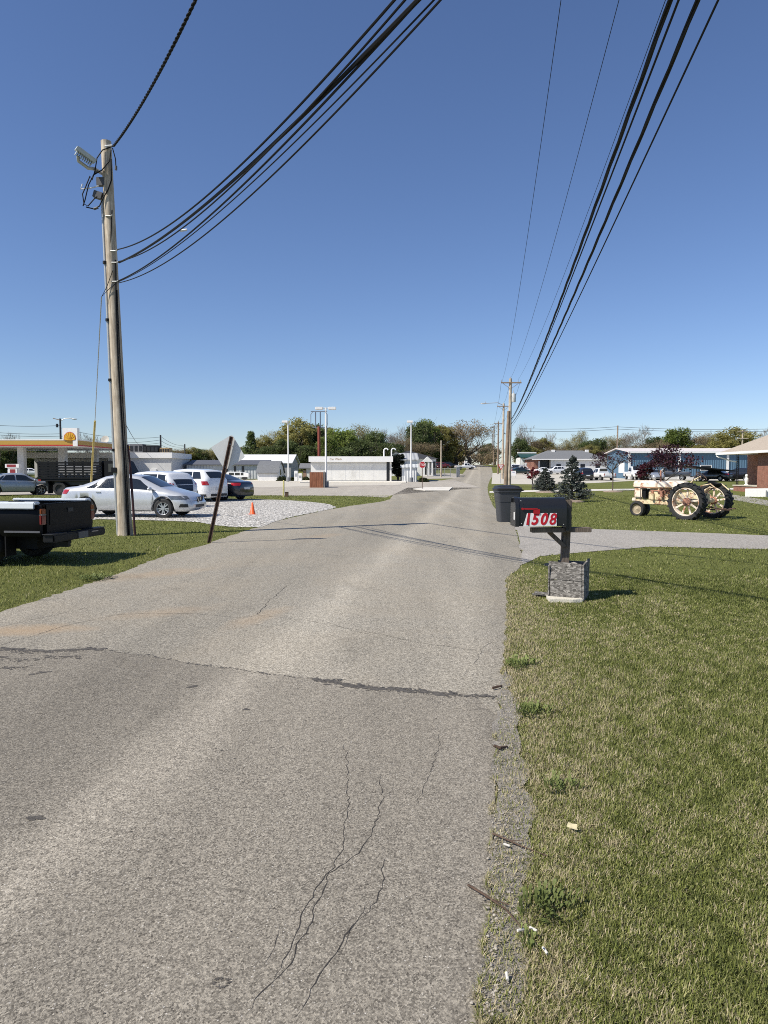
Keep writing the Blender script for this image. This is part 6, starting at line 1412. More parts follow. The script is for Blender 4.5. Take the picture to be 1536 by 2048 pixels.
def ext(t):
    zs = []; xs = []
    for c in kids(t):
        a = np.empty(len(c.data.vertices)*3); c.data.vertices.foreach_get('co', a); a = a.reshape(-1, 3); zs.append(np.percentile(a[:, 2], 99.7)); xs.append(np.percentile(np.abs(a[:, 0]), 98))
    return max(zs), max(xs)
EX = {k: [ext(t) for t in v] for k, v in PT.items()}
USED = set()
def tree(kind, u, vt, wpx, Y, label, group, i=None, name='tree'):
    i = (int(u*7) % len(PT[kind])) if i is None else i; src = PT[kind][i]; H, Rr = EX[kind][i]; b_ = GU(u, Y)
    h = Z(vt, Y)-b_.z; w = wpx*1.2/F0*Y/2; sc = (w/Rr, w/Rr, h/H)
    if id(src) not in USED:
        USED.add(id(src)); src.location = b_; src.rotation_euler = (0, 0, u*.7); src.scale = sc; src['label'] = label; src['group'] = group; return src
    return dup(src, b_, u*.7, label, group, sc)
GW = 'trees of the wood behind the car wash'
for k, u, vt, w, Y, lab in [
    ('conifer', 503, 863, 34, 175, 'narrow dark green conifer at the left end of the wood'), ('olive', 530, 873, 56, 185, 'low olive tree right of the narrow conifer at the wood edge'),
    ('tan', 556, 862, 56, 190, 'tan budding tree between the narrow conifer and the tallest olive tree'), ('olive', 592, 838, 74, 180, 'tallest olive tree of the wood, behind the left single lamp post'),
    ('dark', 626, 846, 56, 185, 'dark green tree behind the empty sign frame'), ('olive', 655, 856, 56, 195, 'olive tree just right of the double lamp post'),
    ('green', 684, 858, 70, 172, 'bright green tree behind the middle of the car wash'), ('green', 655, 872, 50, 165, 'low bright green tree behind the double lamp post'),
    ('tan', 722, 849, 60, 182, 'pale yellowish tree with a round top right of the bright green tree'), ('dark', 748, 862, 50, 178, 'dark green tree left of the bare grey trees'),
    ('bare', 776, 857, 50, 200, 'bare grey tree left one of the pair behind the car wash end'), ('bare', 798, 853, 50, 205, 'bare grey tree right one of the pair behind the car wash end'),
    ('brown', 808, 870, 36, 170, 'small dark brown tree behind the right single lamp post'), ('dark', 838, 843, 50, 190, 'tall dark green tree right of the right single lamp post'),
    ('green', 856, 840, 52, 196, 'tall green tree behind the hip roofed building'), ('olive', 885, 851, 60, 200, 'yellow green tree behind the pale pole'),
    ('brown', 912, 851, 62, 205, 'brown budding tree left of the big forked tree'), ('brown', 938, 839, 78, 202, 'big brown forked tree beside the far road crest'),
    ('brown', 962, 888, 44, 245, 'low brown thicket tree at the end of the road'), ('dark', 974, 886, 30, 262, 'small dark green tree above the road crest'),
    ('dark', 575, 880, 60, 168, 'low dark tree under the tallest olive tree'), ('dark', 715, 880, 60, 168, 'low dark tree under the pale yellowish tree'), ('dark', 780, 884, 56, 168, 'low dark tree under the bare grey pair'), ('brown', 845, 886, 70, 176, 'low brown tree under the tall green trees'), ('brown', 990, 895, 40, 270, 'low brown tree behind the far pole row'),
    ('olive', 905, 885, 60, 215, 'low olive tree under the brown budding tree'), ('dark', 540, 892, 50, 168, 'low dark tree at the left foot of the wood'), ('dark', 620, 890, 60, 166, 'low dark tree under the empty sign frame'), ('dark', 680, 893, 60, 164, 'low dark tree under the bright green tree')]:
    tree(k, u, vt, w, Y, lab, GW)
GH = 'trees on the far left ridge'
for j, (k, u, vt, w) in enumerate([('tan', 270, 900, 40), ('olive', 300, 902, 40), ('olive', 335, 899, 44), ('brown', 362, 896, 40), ('olive', 386, 895, 40), ('dark', 404, 897, 34), ('tan', 424, 896, 40), ('olive', 446, 897, 40), ('brown', 468, 899, 40), ('olive', 488, 895, 38)]):
    tree(k, u, vt, w, 300, ['hazy tan', 'hazy olive', 'round olive', 'brown', 'low olive', 'dark little', 'pale tan', 'spreading olive', 'dull brown', 'broad olive'][j]+' tree, '+['first', 'second', 'third', 'fourth', 'fifth', 'sixth', 'seventh', 'eighth', 'ninth', 'tenth'][j]+' from the left on the far left ridge', GH)
GC = 'trees seen under the gas canopy'
for j, (k, u, vt, w, lab) in enumerate([('dark', 5, 886, 60, 'dark green tree at the left photo edge under the gas canopy'), ('olive', 35, 888, 60, 'olive tree behind the fuel pump under the gas canopy'), ('dark', 66, 890, 56, 'dark tree between the canopy column and the store fascia'), ('dark', 95, 892, 56, 'dark tree behind the left end of the store roof'), ('olive', -22, 884, 60, 'olive tree partly outside the left photo edge'), ('olive', 20, 905, 70, 'low bushy olive tree behind the fuel pump')]):
    tree(k, u, vt, w, 134+j*3, lab, GC)
for j, (k, u, vt, w, lab) in enumerate([('bare', 10, 866, 40, 'bare pale tree top showing above the canopy at the left edge'), ('bare', 30, 868, 34, 'bare pale tree top above the canopy left of the street lamp pole'), ('bare', 178, 866, 44, 'bare pale tree top above the canopy right of the emblem sign'), ('bare', 200, 871, 40, 'bare pale tree top beside the satellite dish')]):
    tree(k, u, vt, w, 165, lab, GC)
GRt = 'trees along the far right'
for k, u, vt, w, Y, lab in [
    ('bare', 1037, 848, 36, 205, 'tall bare tree just right of the transformer pole'), ('dark', 1041, 877, 36, 188, 'dark evergreen tree behind the white cars by the transformer pole'), ('brown', 1064, 874, 40, 205, 'brown tree behind the green roofed building'),
    ('olive', 1085, 877, 44, 208, 'olive brown tree behind the left end of the grey roof'), ('bare', 1103, 864, 32, 215, 'small bare tree above the left end of the grey roof'), ('tan', 1133, 878, 48, 215, 'pale tan tree above the middle of the grey roof'),
    ('tan', 1158, 861, 28, 225, 'tall narrow tan tree above the grey roof'), ('dark', 1172, 880, 34, 210, 'dark green tree right of the tall narrow tan tree'), ('dark', 1196, 876, 32, 212, 'dark green bushy tree near the right end of the grey roof'),
    ('olive', 1180, 890, 40, 200, 'low olive tree behind the grey roof ridge'), ('tan', 1226, 872, 44, 215, 'tan tree left of the thin dark pole by the blue hall'), ('brown', 1248, 868, 44, 218, 'brown tree right of the thin dark pole by the blue hall'), ('bare', 1274, 852, 56, 205, 'big bare grey tree above the blue hall'),
    ('dark', 1308, 872, 40, 208, 'dark green tree right of the big bare grey tree'), ('brown', 1322, 878, 44, 200, 'low brown tree above the blue hall roof'), ('green', 1352, 857, 56, 200, 'round green tree above the middle of the blue hall'), ('brown', 1388, 864, 50, 200, 'brown tree right of the round green tree'), ('tan', 1410, 866, 44, 205, 'pale tan tree left of the big domed tree'),
    ('olive', 1462, 856, 84, 190, 'big domed olive green tree above the brick house eave'), ('bare', 1425, 862, 44, 215, 'bare grey tree peeping out left of the big domed tree'), ('bare', 1528, 854, 48, 200, 'bare pale tree at the right photo edge'),
    ('brown', 1110, 893, 50, 196, 'low brown thicket tree behind the grey roof'), ('olive', 1060, 893, 40, 196, 'low olive thicket tree beside the dark evergreen'), ('brown', 1290, 890, 60, 196, 'low brown thicket tree under the big bare grey tree'), ('olive', 1395, 890, 60, 196, 'low olive thicket tree above the blue hall'), ('brown', 1345, 892, 60, 194, 'low brown thicket tree under the round green tree'), ('brown', 1240, 893, 60, 196, 'low brown thicket tree behind the blue hall gable'), ('brown', 1150, 895, 60, 196, 'low brown thicket tree behind the middle of the grey roof'), ('olive', 1560, 866, 60, 190, 'olive tree partly outside the right photo edge')]:
    tree(k, u, vt, w, Y, lab, GRt)
# ---- blue spruces
def spruce(b_, H, R, label, seed):
    rr = random.Random(seed); rng = np.random.default_rng(seed); t = thing('spruce_tree', label, 'spruce', b_, 0, 'blue spruces on the lawn')
    mb = MB(); mb.tube([(0, 0, 0), (0, 0, H*.97)], [.07, .015], 8); mb.build('trunk', M_bark, t)
    cs = []; rs = []; br = MB()
    nl = 17
    for k in range(nl):
        z = .10+(H-.16)*(k/nl)**1.0; Rk = R*(1-k/nl)**.85*(.82+.3*rr.random())+.04
        for j in range(max(4, int(13*(1-k/nl*.6)))):
            a = 2*PI*j/max(4, int(13*(1-k/nl*.6)))+k*1.7+rr.uniform(-.25, .25); q_ = Rk*rr.uniform(.75, 1.12)
            tip = Vector((q_*math.cos(a), q_*math.sin(a), z+.10*q_+rr.uniform(-.03, .08))); br.tube([(0, 0, z), tip], [.014, .005], 4)
            for s in (.4, .55, .7, .82, .92, 1.0): p = Vector((0, 0, z)).lerp(tip, s); cs.append(tuple(p+Vector((rr.gauss(0, .03), rr.gauss(0, .03), 0)))); rs.append(.05+.05*s*(1-k/nl))
    for s in range(6): cs.append((0, 0, H*(.9+.018*s))); rs.append(.05)
    br.build('branches', M_bark, t); leaves(rng, cs, rs, 14, .042, 'needles', LM['spruce'], t); return t
b1 = P(1090, 984); spruce(b1, Z(936, b1.y)-b1.z, 56/F0*b1.y/2, 'smaller blue spruce, the left one of the pair on the lawn', 1)
b2 = P(1144, 1003); spruce(b2, Z(910, b2.y)-b2.z, 76/F0*b2.y/2, 'larger blue spruce, the right one of the pair on the lawn', 2)
# ---- purple ornamental trees and the red sapling
def ornamental(b_, H, R, label, m, seed, stem=.45, n=26, leafn=40, size=.07, name='ornamental_tree', sparse=1.0):
    rr = random.Random(seed); rng = np.random.default_rng(seed); t = thing(name, label, 'tree', b_, 0, 'purple and red ornamental trees on the lawn'); mb = MB(); tips = []
    z0 = H*stem; mb.tube([(0, 0, 0), (.02, 0, z0*.5), (0, .02, z0)], [.05, .042, .036], 8)
    for k in range(7):
        a = 2*PI*k/7+rr.uniform(-.3, .3); el = rr.uniform(.25, 1.2); d = Vector((math.cos(a)*math.cos(el), math.sin(a)*math.cos(el), math.sin(el)))
        branches(rr, Vector((0, 0, z0*rr.uniform(.8, 1.05))), d, min(R, H-z0)*.55, .022, 2, mb, tips, .6, .12, 3, (3, 4), .6)
    mb.build('trunk', M_bark, t, smooth=True)
    P_ = np.array([tuple(p) for p, d in tips]); c = np.array([0, 0, z0]); e = np.abs(P_-c).max(axis=0)+1e-6
    # fit the tips to the wanted crown
    f = np.array([R/e[0], R/e[1], (H-z0)/max(1e-6, (P_[:, 2]-z0).max())])
    for ch in kids(t):
        for v in ch.data.vertices:
            if v.co.z > z0*.8: v.co.x *= f[0]; v.co.y *= f[1]; v.co.z = z0+(v.co.z-z0)*f[2] if v.co.z > z0 else v.co.z
    P_ = c+(P_-c)*f; leaves(rng, P_, [R*.17]*len(P_), leafn, size, 'crown', m, t); return t
q_ = P(1225, 981); ornamental(q_, Z(906, q_.y)-q_.z, 40/F0*q_.y, 'small purple sapling in a mulch ring in front of the white pickups', LM['purple'], 11, .52, leafn=11, size=.075)
q_ = P(1326, 987); ornamental(q_, Z(896, q_.y)-q_.z, 70/F0*q_.y, 'large purple-leaved tree behind the old tractor', LM['purple'], 12, .24, leafn=30, size=.09)
q_ = P(1288, 986); ornamental(q_, Z(925, q_.y)-q_.z, 17/F0*q_.y, 'narrow dark red weeping tree left of the tractor hood', mat_ if (mat_ := leafmat('leaves_wine', [(.03, .008, .014), (.075, .016, .026), (.12, .03, .04)], 3, .5, .2)) else None, 13, .25, leafn=30, size=.06)
q_ = P(1064.5, 981); ornamental(q_, Z(935, q_.y)-q_.z, 12/F0*q_.y, 'slim red-leaved sapling left of the smaller blue spruce', LM['red'], 14, .52, leafn=14, size=.06)
# mulch rings
M_mulch = mat('mulch', (.20, .13, .09), .95, .4, 12, bump=.8, bscale=40, col2=(.42, .34, .26))
for (u, v, rx, lab) in ((1226, 984, 20/F0*52, 'stone-edged mulch ring under the small purple sapling'), (1097, 985, 26/F0*52, 'mulch ring under the smaller blue spruce'), (1142, 1004, 26/F0*37, 'mulch ring under the larger blue spruce')):
    mb = MB(); mb.lathe([(rx, -.02), (rx*.95, .05), (rx*.6, .10), (0, .13)], 24); o = mb.build('mulch_ring', M_mulch, smooth=True, loc=P(u, v)); tag(o, lab, 'mulch ring', 'mulch rings on the lawn')
# ---- shrubs
def shrub(b_, rx, h, label, m, seed, n=60, size=.06, group=None):
    rr = random.Random(seed); rng = np.random.default_rng(seed); t = thing('shrub', label, 'shrub', b_, 0, group); cs = []
    for _ in range(n):
        v = Vector((rr.gauss(0, 1), rr.gauss(0, 1), abs(rr.gauss(0, 1)))).normalized()*rr.uniform(.5, .95); cs.append((v.x*rx, v.y*rx, v.z*h))
    mb = MB()
    for k in range(7): mb.tube([(0, 0, 0), tuple(Vector(cs[k])*.8)], [.03, .01], 4)
    mb.build('stems', M_bark, t); leaves(rng, cs, [rx*.26]*n, 60, size, 'foliage', m, t)
GS = 'shrubs by the car wash and gas station'
shrub(P(846, 964), 13/F0*80, .55, 'round clipped green shrub behind the stop sign', LM['bush'], 1, group=GS)
for u, v, r, h, lab in ((563, 962, 10, .6, 'clipped shrub at the foot of the left lamp post, left side'), (586, 962, 8, .55, 'clipped shrub at the foot of the left lamp post, right side'), (612, 962, 9, .55, 'clipped shrub in front of the tiny brown-door shed'), (80, 968, 13, .95, 'dark green shrub left of the stake-bed truck'), (42, 960, 24, 1.0, 'long dark shrub behind the grey silver sedan roof')):
    q_ = P(u, v); shrub(q_, r/F0*q_.y, h, lab, LM['bush'], int(u), group=GS)
q_ = P(796, 963); rr = random.Random(4); rng = np.random.default_rng(4); t = thing('evergreen_bush', 'tall black-green evergreen bush between the car wash and ribbed shed', 'bush', q_); H = Z(911, q_.y)-q_.z; R = 13/F0*q_.y
mb = MB()
for k in range(5): mb.tube([(0, 0, 0), (rr.uniform(-.5, .5), rr.uniform(-.4, .4), H*.7)], [.08, .02], 5)
mb.build('stems', M_bark, t); cs = []
for _ in range(160):
    z = rr.uniform(.22, 1); r_ = R*(1-abs(z-.6)**2*1.6)*rr.uniform(.4, 1); a = rr.uniform(0, 2*PI); cs.append((r_*math.cos(a), r_*math.sin(a), z*H))
leaves(rng, cs, [.3]*160, 60, .09, 'foliage', leafmat('leaves_blackgreen', [(.006, .010, .007), (.013, .019, .011), (.025, .033, .018)], 3), t)

# ---- understory of the far woods: one mass nobody could count
def woods():
    rr = random.Random(77); rng = np.random.default_rng(77)
    for nm, lab, m, segs in (('woodland_undergrowth', 'brownish undergrowth filling the foot of the far woods', LM['brown'], ((480, 1000, 232, 6.5), (1030, 1600, 226, 7.0))), ('woodland_undergrowth', 'dark green undergrowth filling the foot of the far woods', LM['dark'], ((485, 900, 200, 6.0), (-60, 110, 145, 6.0), (1035, 1600, 214, 5.2), (230, 500, 310, 5)))):
        cs = []; rs = []
        for u0, u1, Y, h in segs:
            for _ in range(int((u1-u0)*.9)):
                u = rr.uniform(u0, u1)
                if 905 < u < 1000 and Y < 231: continue
                y = Y+rr.uniform(-5, 8); q_ = GU(u, y); cs.append((q_.x, q_.y, q_.z+h*rr.uniform(.05, 1)*(.7+.3*math.sin(u*.09)))); rs.append(rr.uniform(.9, 1.7))
        o = leaves(rng, cs, rs, 46, .26, nm, m, None); o['kind'] = 'stuff'; o['label'] = lab; o['category'] = 'undergrowth'
woods()
# ================================================================== OLD TRACTOR
def rustpaint(name, base, rust, amt=.5):
    m, nt, b = _new(name); co = coord(nt); n1 = noise(nt, co, 3.5, 7, .72, .4); n2 = noise(nt, co, 22, 5, .7)
    f = mix(nt, .35, n1.outputs['Fac'], n2.outputs['Fac'])
    nt.links.new(ramp(nt, f, [(amt-.07, base), (amt, tuple(a*.8+c*.2 for a, c in zip(base, rust))), (amt+.05, rust), (amt+.2, tuple(x*.5 for x in rust))]).outputs[0], b.inputs['Base Color'])
    b.inputs['Roughness'].default_value = .75; bp = N(nt, 'ShaderNodeBump'); bp.inputs['Strength'].default_value = .3; bp.inputs['Distance'].default_value = .01; nt.links.new(f, bp.inputs['Height']); nt.links.new(bp.outputs[0], b.inputs['Normal'])
    return m
M_cream = rustpaint('cream_rusted', (.80, .70, .57), (.40, .19, .10), .525); M_cream2 = rustpaint('yellowed_rusted', (.74, .63, .40), (.26, .11, .06), .52); M_eng = rustpaint('engine_rust', (.46, .22, .14), (.11, .05, .04), .5)
TR = thing('old_tractor', 'rusty cream antique tractor with tall spoked rear wheels on the lawn', 'tractor', (10.4, 23.3, -.03), math.atan2(.78, -.62))
RR, RW = .61, .30
Ry = Matrix.Rotation(PI/2, 4, 'X')
def rear_wheel(sg):
    T = Matrix.Translation((0, sg*.86, RR)); mb = MB()
    pr = [(RR*.74, -RW/2+.03), (RR*.80, -RW/2), (RR*.93, -RW/2), (RR*.97, -RW/2+.04), (RR*.985, 0), (RR*.97, RW/2-.04), (RR*.93, RW/2), (RR*.80, RW/2), (RR*.74, RW/2-.03)]
    mb.lathe(pr, 48, M=T @ Ry)
    for k in range(22):
        for s in (1, -1):
            a = 2*PI*(k+(.5 if s > 0 else 0))/22; c = Vector((math.cos(a), 0, math.sin(a))); tg = Vector((-math.sin(a), 0, math.cos(a)))
            p0 = c*(RR*.985)+Vector((0, 0, 0)); p1 = c*(RR*.965)+Vector((0, s*RW*.49, 0))-tg*.085; p2 = c*(RR*.90)+Vector((0, s*RW*.51, 0))-tg*.10
            beam(mb, T @ p0, T @ p1, .045, .04, c); beam(mb, T @ p1, T @ p2, .045, .03, Vector((0, 1, 0)))
    w = mb.build('wheel', M_tyre, TR, smooth=35)
    mb = MB(); mb.lathe([(RR*.76, -.12), (RR*.755, .12), (RR*.70, .12), (RR*.685, .06), (RR*.685, -.06), (RR*.70, -.12)], 48, M=T @ Ry, close=True); mb.build('rim', M_cream, w, smooth=40)
    mb = MB()
    for k in range(9):
        a = 2*PI*k/9+.2; c = Vector((math.cos(a), 0, math.sin(a))); beam(mb, T @ (c*.08+Vector((0, sg*.05*0, 0))), T @ (c*RR*.70), .055, .03, Vector((0, 1, 0)))
    mb.build('spokes', M_cream, w)
    mb = MB(); mb.lathe([(0, .09), (.06, .09), (.07, .05), (.13, .04), (.13, -.05), (.06, -.06), (0, -.06)], 20, M=T @ Ry); mb.build('hub', M_eng, w, smooth=40)
rear_wheel(1); rear_wheel(-1)
for sg in (1, -1):
    T = Matrix.Translation((2.2, sg*.15, .27)) @ Matrix.Rotation(-sg*.09, 4, 'X'); r = .285
    mb = MB(); mb.lathe([(r*.62, -.06), (r*.75, -.085), (r*.92, -.075), (r*.99, -.03), (r, 0), (r*.99, .03), (r*.92, .075), (r*.75, .085), (r*.62, .06)], 28, M=T @ Ry); w = mb.build('wheel', M_tyre, TR, smooth=40)
    mb = MB(); mb.lathe([(0, .045), (.07, .05), (.08, .02), (r*.5, .015), (r*.64, .05), (r*.64, -.05), (r*.5, -.015), (.08, -.02), (0, -.045)], 20, M=T @ Ry); mb.build('rim', mat('rim_brown_cream', (.22, .15, .10), .8, .6, 9, col2=(.62, .52, .36)), w, smooth=40)
# hood: rounded loaf
def loaf(x0, x1, w, z0, z1, name, m, r0=.06, r1=.06, n=14):
    mb = MB(); vs = []; xs = [x0]+[x0+r0*(1-math.cos(a)) for a in (.5, 1, 1.57)]+[x1-r1*(1-math.cos(a)) for a in (1.57, 1, .5)]+[x1]; K = 13
    for i, x in enumerate(xs):
        e = [.55, .86, .96, 1, 1, .96, .86, .55][i]
        for k in range(K):
            a = PI*k/(K-1); c = math.cos(a); s = math.sin(a)
            vs.append((x, w*e*(abs(c)**.6)*(1 if c > 0 else -1), z0+(z1-z0)*(s**.6)*(.35+.65*e)))
    fs = [(i*K+j, i*K+j+1, (i+1)*K+j+1, (i+1)*K+j) for i in range(7) for j in range(K-1)]+[(i*K+K-1, i*K, (i+1)*K, (i+1)*K+K-1) for i in range(7)]+[tuple(range(K)), tuple(range(8*K-1, 7*K-1, -1))]
    mb.add(vs, fs); return mb.build(name, m, TR, smooth=50)
loaf(1.46, 2.36, .25, 1.05, 1.27, 'hood', M_cream, .12, .16); loaf(.48, 1.44, .25, 1.05, 1.26, 'fuel_tank', M_cream, .2, .1)
mb = MB(); mb.box((2.18, 0, .86), (.28, .40, .40)); mb.build('radiator', M_cream, TR, bevel=.04)
mb = MB()
for k in range(9): mb.box((2.325, -.15+k*.0375, .87), (.012, .014, .34))
mb.build('grille', M_eng, TR)
mb = MB(); mb.box((1.28, 0, .52), (2.1, .26, .16)); mb.build('frame', M_cream2, TR, bevel=.02)
mb = MB(); mb.box((1.40, 0, .76), (.78, .32, .34)); mb.box((1.40, 0, .96), (.74, .22, .12)); mb.build('engine', M_cream2, TR, bevel=.03)
mb = MB(); mb.cyl((1.75, .10, .90), (1.05, .10, .90), .055, n=10); mb.build('manifold', M_eng, TR, smooth=40)
for x in (1.15, 1.38, 1.62): MB().cyl((x, .10, .90), (x, .20, .86), .045, n=8).build('manifold_port', M_eng, TR)
MB().cyl((1.25, .22, .70), (1.25, .22, .92), .06, n=12).build('carburettor', M_eng, TR, smooth=40)
MB().cyl((1.60, .20, .62), (1.60, .20, .82), .05, n=12).build('oil_filter', M_cream2, TR, smooth=40)
MB().box((1.93, 0, .80), (.10, .36, .34)).build('fan_shroud', M_black, TR)
mb = MB(); mb.tube([(1.32, .14, .93), (1.34, .16, 1.1), (1.34, .16, 1.62)], .028, 10); mb.build('exhaust_pipe', M_eng, TR, smooth=40)
mb = MB(); mb.box((.42, 0, .70), (.95, .34, .42)); mb.box((.0, 0, .68), (.42, .46, .46)); mb.build('gearbox', M_cream2, TR, bevel=.05)
mb = MB(); mb.cyl((0, -.84, RR), (0, .84, RR), .085, n=14); mb.build('rear_axle', M_cream2, TR, smooth=40)
mb = MB(); mb.cyl((2.2, 0, .32), (2.2, 0, .72), .07, n=12); mb.build('front_pedestal', M_cream, TR, smooth=40)
MB().cyl((2.2, -.16, .33), (2.2, .16, .33), .035, n=10).build('front_axle', M_cream2, TR)
MB().box((2.36, .10, .60), (.14, .12, .12)).build('headlight_bracket', M_cream, TR, bevel=.02)
mb = MB(); mb.tube([(2.05, .26, 1.02), (1.2, .27, 1.02), (.35, .24, 1.04)], .016, 6); mb.build('steering_rod', M_eng, TR)
mb = MB(); mb.tube([(.55, 0, 1.05), (.28, 0, 1.28), (.02, 0, 1.42)], .02, 6); mb.build('steering_column', M_cream2, TR)
rg = MB(); th = [(.2*math.cos(2*PI*k/24), .2*math.sin(2*PI*k/24), 0) for k in range(25)]
T = Matrix.Translation((.0, 0, 1.43)) @ Matrix.Rotation(-.75, 4, 'Y'); rg.tube(th, .012, 6, M=T, caps=False)
for k in range(3): a = 2*PI*k/3; rg.tube([(0, 0, 0), (.2*math.cos(a), .2*math.sin(a), 0)], .009, 5, M=T)
rg.build('steering_wheel', M_rust, TR)
mb = MB(); mb.lathe([(0, 0), (.16, .02), (.21, .08), (.22, .15), (.20, .15), (.15, .05), (0, .03)], 18, M=Matrix.Translation((-.42, 0, 1.08)) @ Matrix.Rotation(-.25, 4, 'Y')); mb.build('seat', M_black, TR, smooth=50)
mb = MB(); beam(mb, (-.1, 0, .85), (-.45, 0, 1.08), .05, .03); mb.build('seat_bracket', M_rust, TR)
for sg in (1, -1):
    mb = MB(); mb.tube([(.1, sg*.3, .9), (-.2, sg*.34, 1.12), (-.5, sg*.36, 1.18), (-.75, sg*.36, .98)], .022, 6); mb.build('lift_arm', M_cream2, TR)
    mb = MB(); mb.tube([(-.1, sg*.28, .42), (-.6, sg*.32, .36), (-1.0, sg*.30, .40)], .022, 6); mb.build('lower_link', M_rust, TR)
mb = MB(); mb.box((-.55, 0, .36), (.9, .09, .03)); mb.build('drawbar', M_rust, TR)
mb = MB(); mb.tube([(.3, .1, 1.05), (.15, .12, 1.45), (.02, .14, 1.5)], .012, 5); mb.build('throttle_lever', M_rust, TR)
# ================================================================== GRASS BLADES (stuff)
def inpoly(x, y, poly):
    p = np.array(poly); n = len(p); c = np.zeros(len(x), bool); j = n-1
    for i in range(n):
        xi, yi, xj, yj = p[i, 0], p[i, 1], p[j, 0], p[j, 1]
        if yi != yj: c ^= ((yi > y) != (yj > y)) & (x < (xj-xi)*(y-yi)/(yj-yi)+xi)
        j = i
    return c
def patchy(x, y, seed, sc):
    r = np.random.default_rng(seed); o = np.zeros(len(x))
    for k in range(9):
        a = r.uniform(0, 2*PI); f = sc*r.uniform(.5, 2.6); o += np.sin((x*math.cos(a)+y*math.sin(a))*f+r.uniform(0, 2*PI))/9**.5
    return o
GM = [leafmat('grass_dark', [(.06, .072, .019), (.10, .116, .032), (.145, .16, .048)], 9, .7, .2), leafmat('grass_mid', [(.135, .16, .036), (.19, .215, .052), (.255, .265, .078)], 9, .7, .3),
      leafmat('grass_pale', [(.25, .255, .095), (.34, .335, .14), (.43, .405, .19)], 9, .8, .3), leafmat('grass_straw', [(.30, .255, .15), (.42, .36, .225), (.56, .49, .34)], 9, .85, .2)]
def grass(n, y0, y1, pw, hmul, seed, name, xr=None, qs=0):
    r = np.random.default_rng(seed)
    t = r.random(n); y = y0*(y1/y0)**t if pw == 0 else (y0**(1-pw)+(y1**(1-pw)-y0**(1-pw))*t)**(1/(1-pw))
    x = r.uniform(-.62, .62, n)*y if xr is None else r.uniform(xr[0], xr[1], n)*y
    ok = ~inpoly(x, y, main) & ~inpoly(x, y, d1) & ~inpoly(x, y, gravel_out)
    # the gritty shoulder keeps only a few blades
    sp = np.array(shp := (list(PX((1050, 2046), (1052, 1950), (1040, 1850)))+sh_r+[(p[0], p[1]) for p in reversed(sh)])); keep = r.random(n) < .30
    ok &= ~inpoly(x, y, shp) | keep
    ok &= y < 47.5
    x, y = x[ok], y[ok]; n = len(x)
    L = r.uniform(.013, .035, n)*hmul*(1+.25*patchy(x, y, 5, 2.2)); Wd = np.maximum(r.uniform(.0022, .0048, n), y*.00062*r.uniform(.8, 1.5, n)); L = np.maximum(L*.6, L)
    a = r.uniform(0, 2*PI, n); lean = r.uniform(.25, 1.35, n); dx, dy = np.cos(a), np.sin(a); px, py = -dy, dx
    flat = r.random(n) < .16; lean = np.where(flat, r.uniform(1.3, 1.56, n), lean)
    z = np.interp(y, KY, KZ)+.004; dz = np.cos(lean*.6); h1 = np.sin(lean*.6)
    B = np.stack([x, y, z], 1); M1 = B+np.stack([dx*h1, dy*h1, dz], 1)*(L*.55)[:, None]
    T = M1+np.stack([dx*np.sin(lean), dy*np.sin(lean), np.cos(lean)], 1)*(L*.55)[:, None]
    T[:, 2] = np.maximum(T[:, 2], z+.008); w = np.stack([px, py, np.zeros(n)], 1)*(Wd/2)[:, None]
    V = np.stack([B-w, B+w, M1+w*.85, M1-w*.85, T], 1).reshape(-1, 3)
    base = np.arange(n)*5; quad = np.stack([base, base+1, base+2, base+3], 1); tri = np.stack([base+3, base+2, base+4], 1)
    li = np.concatenate([quad, tri], 1).ravel(); ls = np.stack([np.arange(n)*7, np.arange(n)*7+4], 1).ravel(); lt = np.tile([4, 3], n)
    me = bpy.data.meshes.new(name); me.vertices.add(5*n); me.vertices.foreach_set('co', V.ravel()); me.loops.add(7*n); me.loops.foreach_set('vertex_index', li); me.polygons.add(2*n); me.polygons.foreach_set('loop_start', ls); me.polygons.foreach_set('loop_total', lt)
    dry = patchy(x, y, 3, 3.0)*.26+patchy(x, y, 4, 11)*.28+patchy(x, y, 14, 26)*.32+patchy(x, y, 8, .5)*.18; edge_dry = np.exp(-np.maximum(0, x-(.17*y+.18))*1.6)*((x > 0)*1.1); q = r.random(n)*2.2-1.1+dry*.8+edge_dry-.12-qs
    mi = np.digitize(q, [-.42, .52, .98]); 
    for m in GM: me.materials.append(m)
    me.polygons.foreach_set('material_index', np.repeat(mi, 2)); me.update(); me.validate()
    o = bpy.data.objects.new(name, me); COL.objects.link(o); o['kind'] = 'stuff'; o['label'] = {'lawn_grass': 'short patchy lawn grass with straw-coloured blades near the camera', 'lawn_grass_beyond': 'lawn grass further off'}.get(name, 'lawn grass'); o['category'] = 'grass'
    return o
grass(540000, 1.45, 10.5, .35, 1.0, 1, 'lawn_grass', (.1, .66))
o = grass(190000, 7.6, 46, .9, 1.35, 2, 'lawn_grass', None, .32); o['label'] = 'mown lawn grass beyond the mailbox and on the left verge'
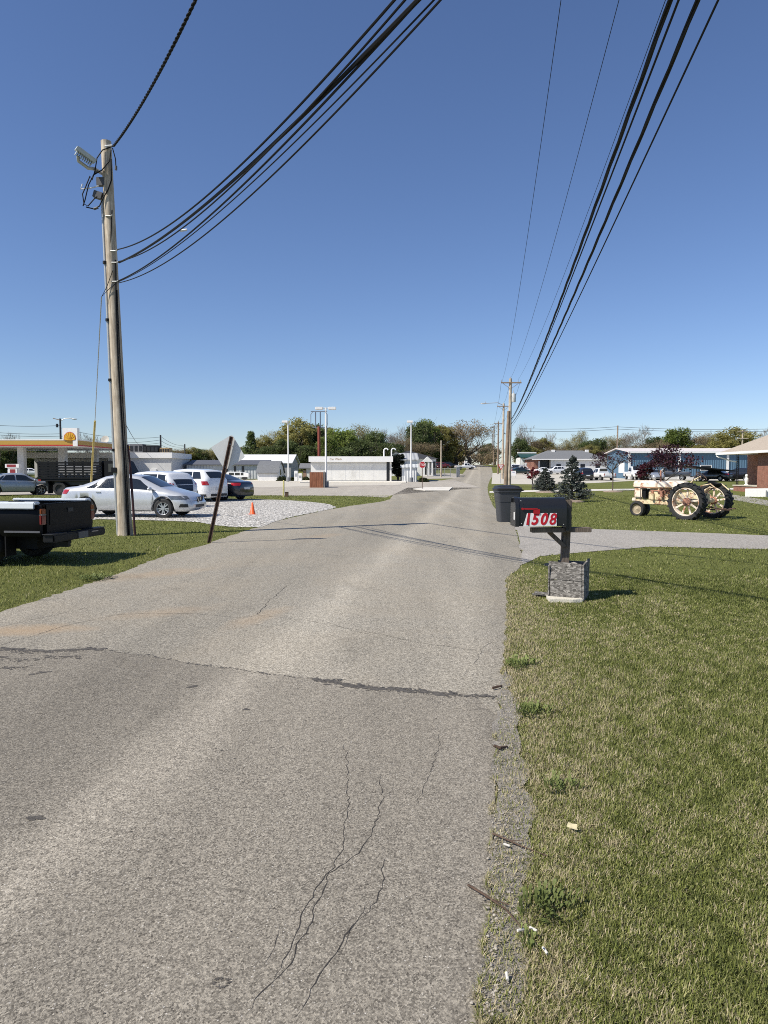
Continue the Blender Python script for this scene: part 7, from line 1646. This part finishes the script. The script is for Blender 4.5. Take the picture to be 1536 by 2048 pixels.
# weeds with broad toothed leaves at the road edge
M_weed = leafmat('weed_leaf', [(.10, .13, .036), (.17, .205, .06), (.24, .275, .095)], 12, .6, .25)
def weed(b_, R, n, label, seed):
    rr = random.Random(seed); t = thing('weed_clump', label, 'weed', b_, 0, 'broad-leaved weeds at the road edge'); mb = MB()
    for k in range(n):
        a = rr.uniform(0, 2*PI); r0 = R*rr.random()**.6; o_ = Vector((r0*math.cos(a*1.7), r0*math.sin(a*1.7), 0)); L = R*rr.uniform(.22, .42); w = L*rr.uniform(.10, .18); d = Vector((math.cos(a), math.sin(a), 0)); s = Vector((-d.y, d.x, 0)); h = rr.uniform(.02, .06)
        pts = []; N_ = 7
        for i in range(N_+1):
            f = i/N_; c = o_+d*L*f+Vector((0, 0, .012+h*math.sin(PI*min(1, f*.8))*1.1)); ww = w*math.sin(PI*(.12+.88*f)**1.1)*(1.25 if i % 2 else .6); pts.append((c-s*ww, c+s*ww))
        mb.add([p for pr in pts for p in pr], [(2*i, 2*i+1, 2*i+3, 2*i+2) for i in range(N_)])
    mb.build('leaves', M_weed, t); MB().cyl((0, 0, -.02), (0, 0, .03), .012, n=6).build('stem', M_weed, t)
for u, v, R, n, lab in [(1098, 1832, .105, 95, 'large broad-leaved weed clump below the lower twig'), (1047, 1335, .15, 90, 'dark green weed tuft at the road edge level with the tar seam'), (1066, 1432, .13, 90, 'dark green weed tuft in the lawn just below the end of the tar seam'), (1120, 1585, .10, 70, 'small dark weed tuft in the lawn above the curled yellow leaf'), (1062, 1900, .06, 16, 'tiny weed at the gritty road edge near the butts'), (195, 1160, .24, 110, 'green weed tuft on the left verge beside the road')]:
    weed(P(u, v), R, n, lab, int(u))
# loose stones along the gritty shoulder: stuff
rr = random.Random(12); mb = MB()
for _ in range(240):
    k = rr.random(); v = 1380+660*k; u = 1000-45*max(0, (v-1380)/660)+rr.gauss(28, 16); p = P(u, v); s = rr.uniform(.002, .0062); mb.ell((p.x, p.y, .016), (s*rr.uniform(.8, 1.5), s, s*.7), 6, 4)
o = mb.build('loose_gravel', mat('pale_chip', (.26, .225, .175), .9, .4, 60, col2=(.58, .53, .45))); o['kind'] = 'stuff'; o['label'] = 'loose pale stone chips along the road edge'; o['category'] = 'gravel'
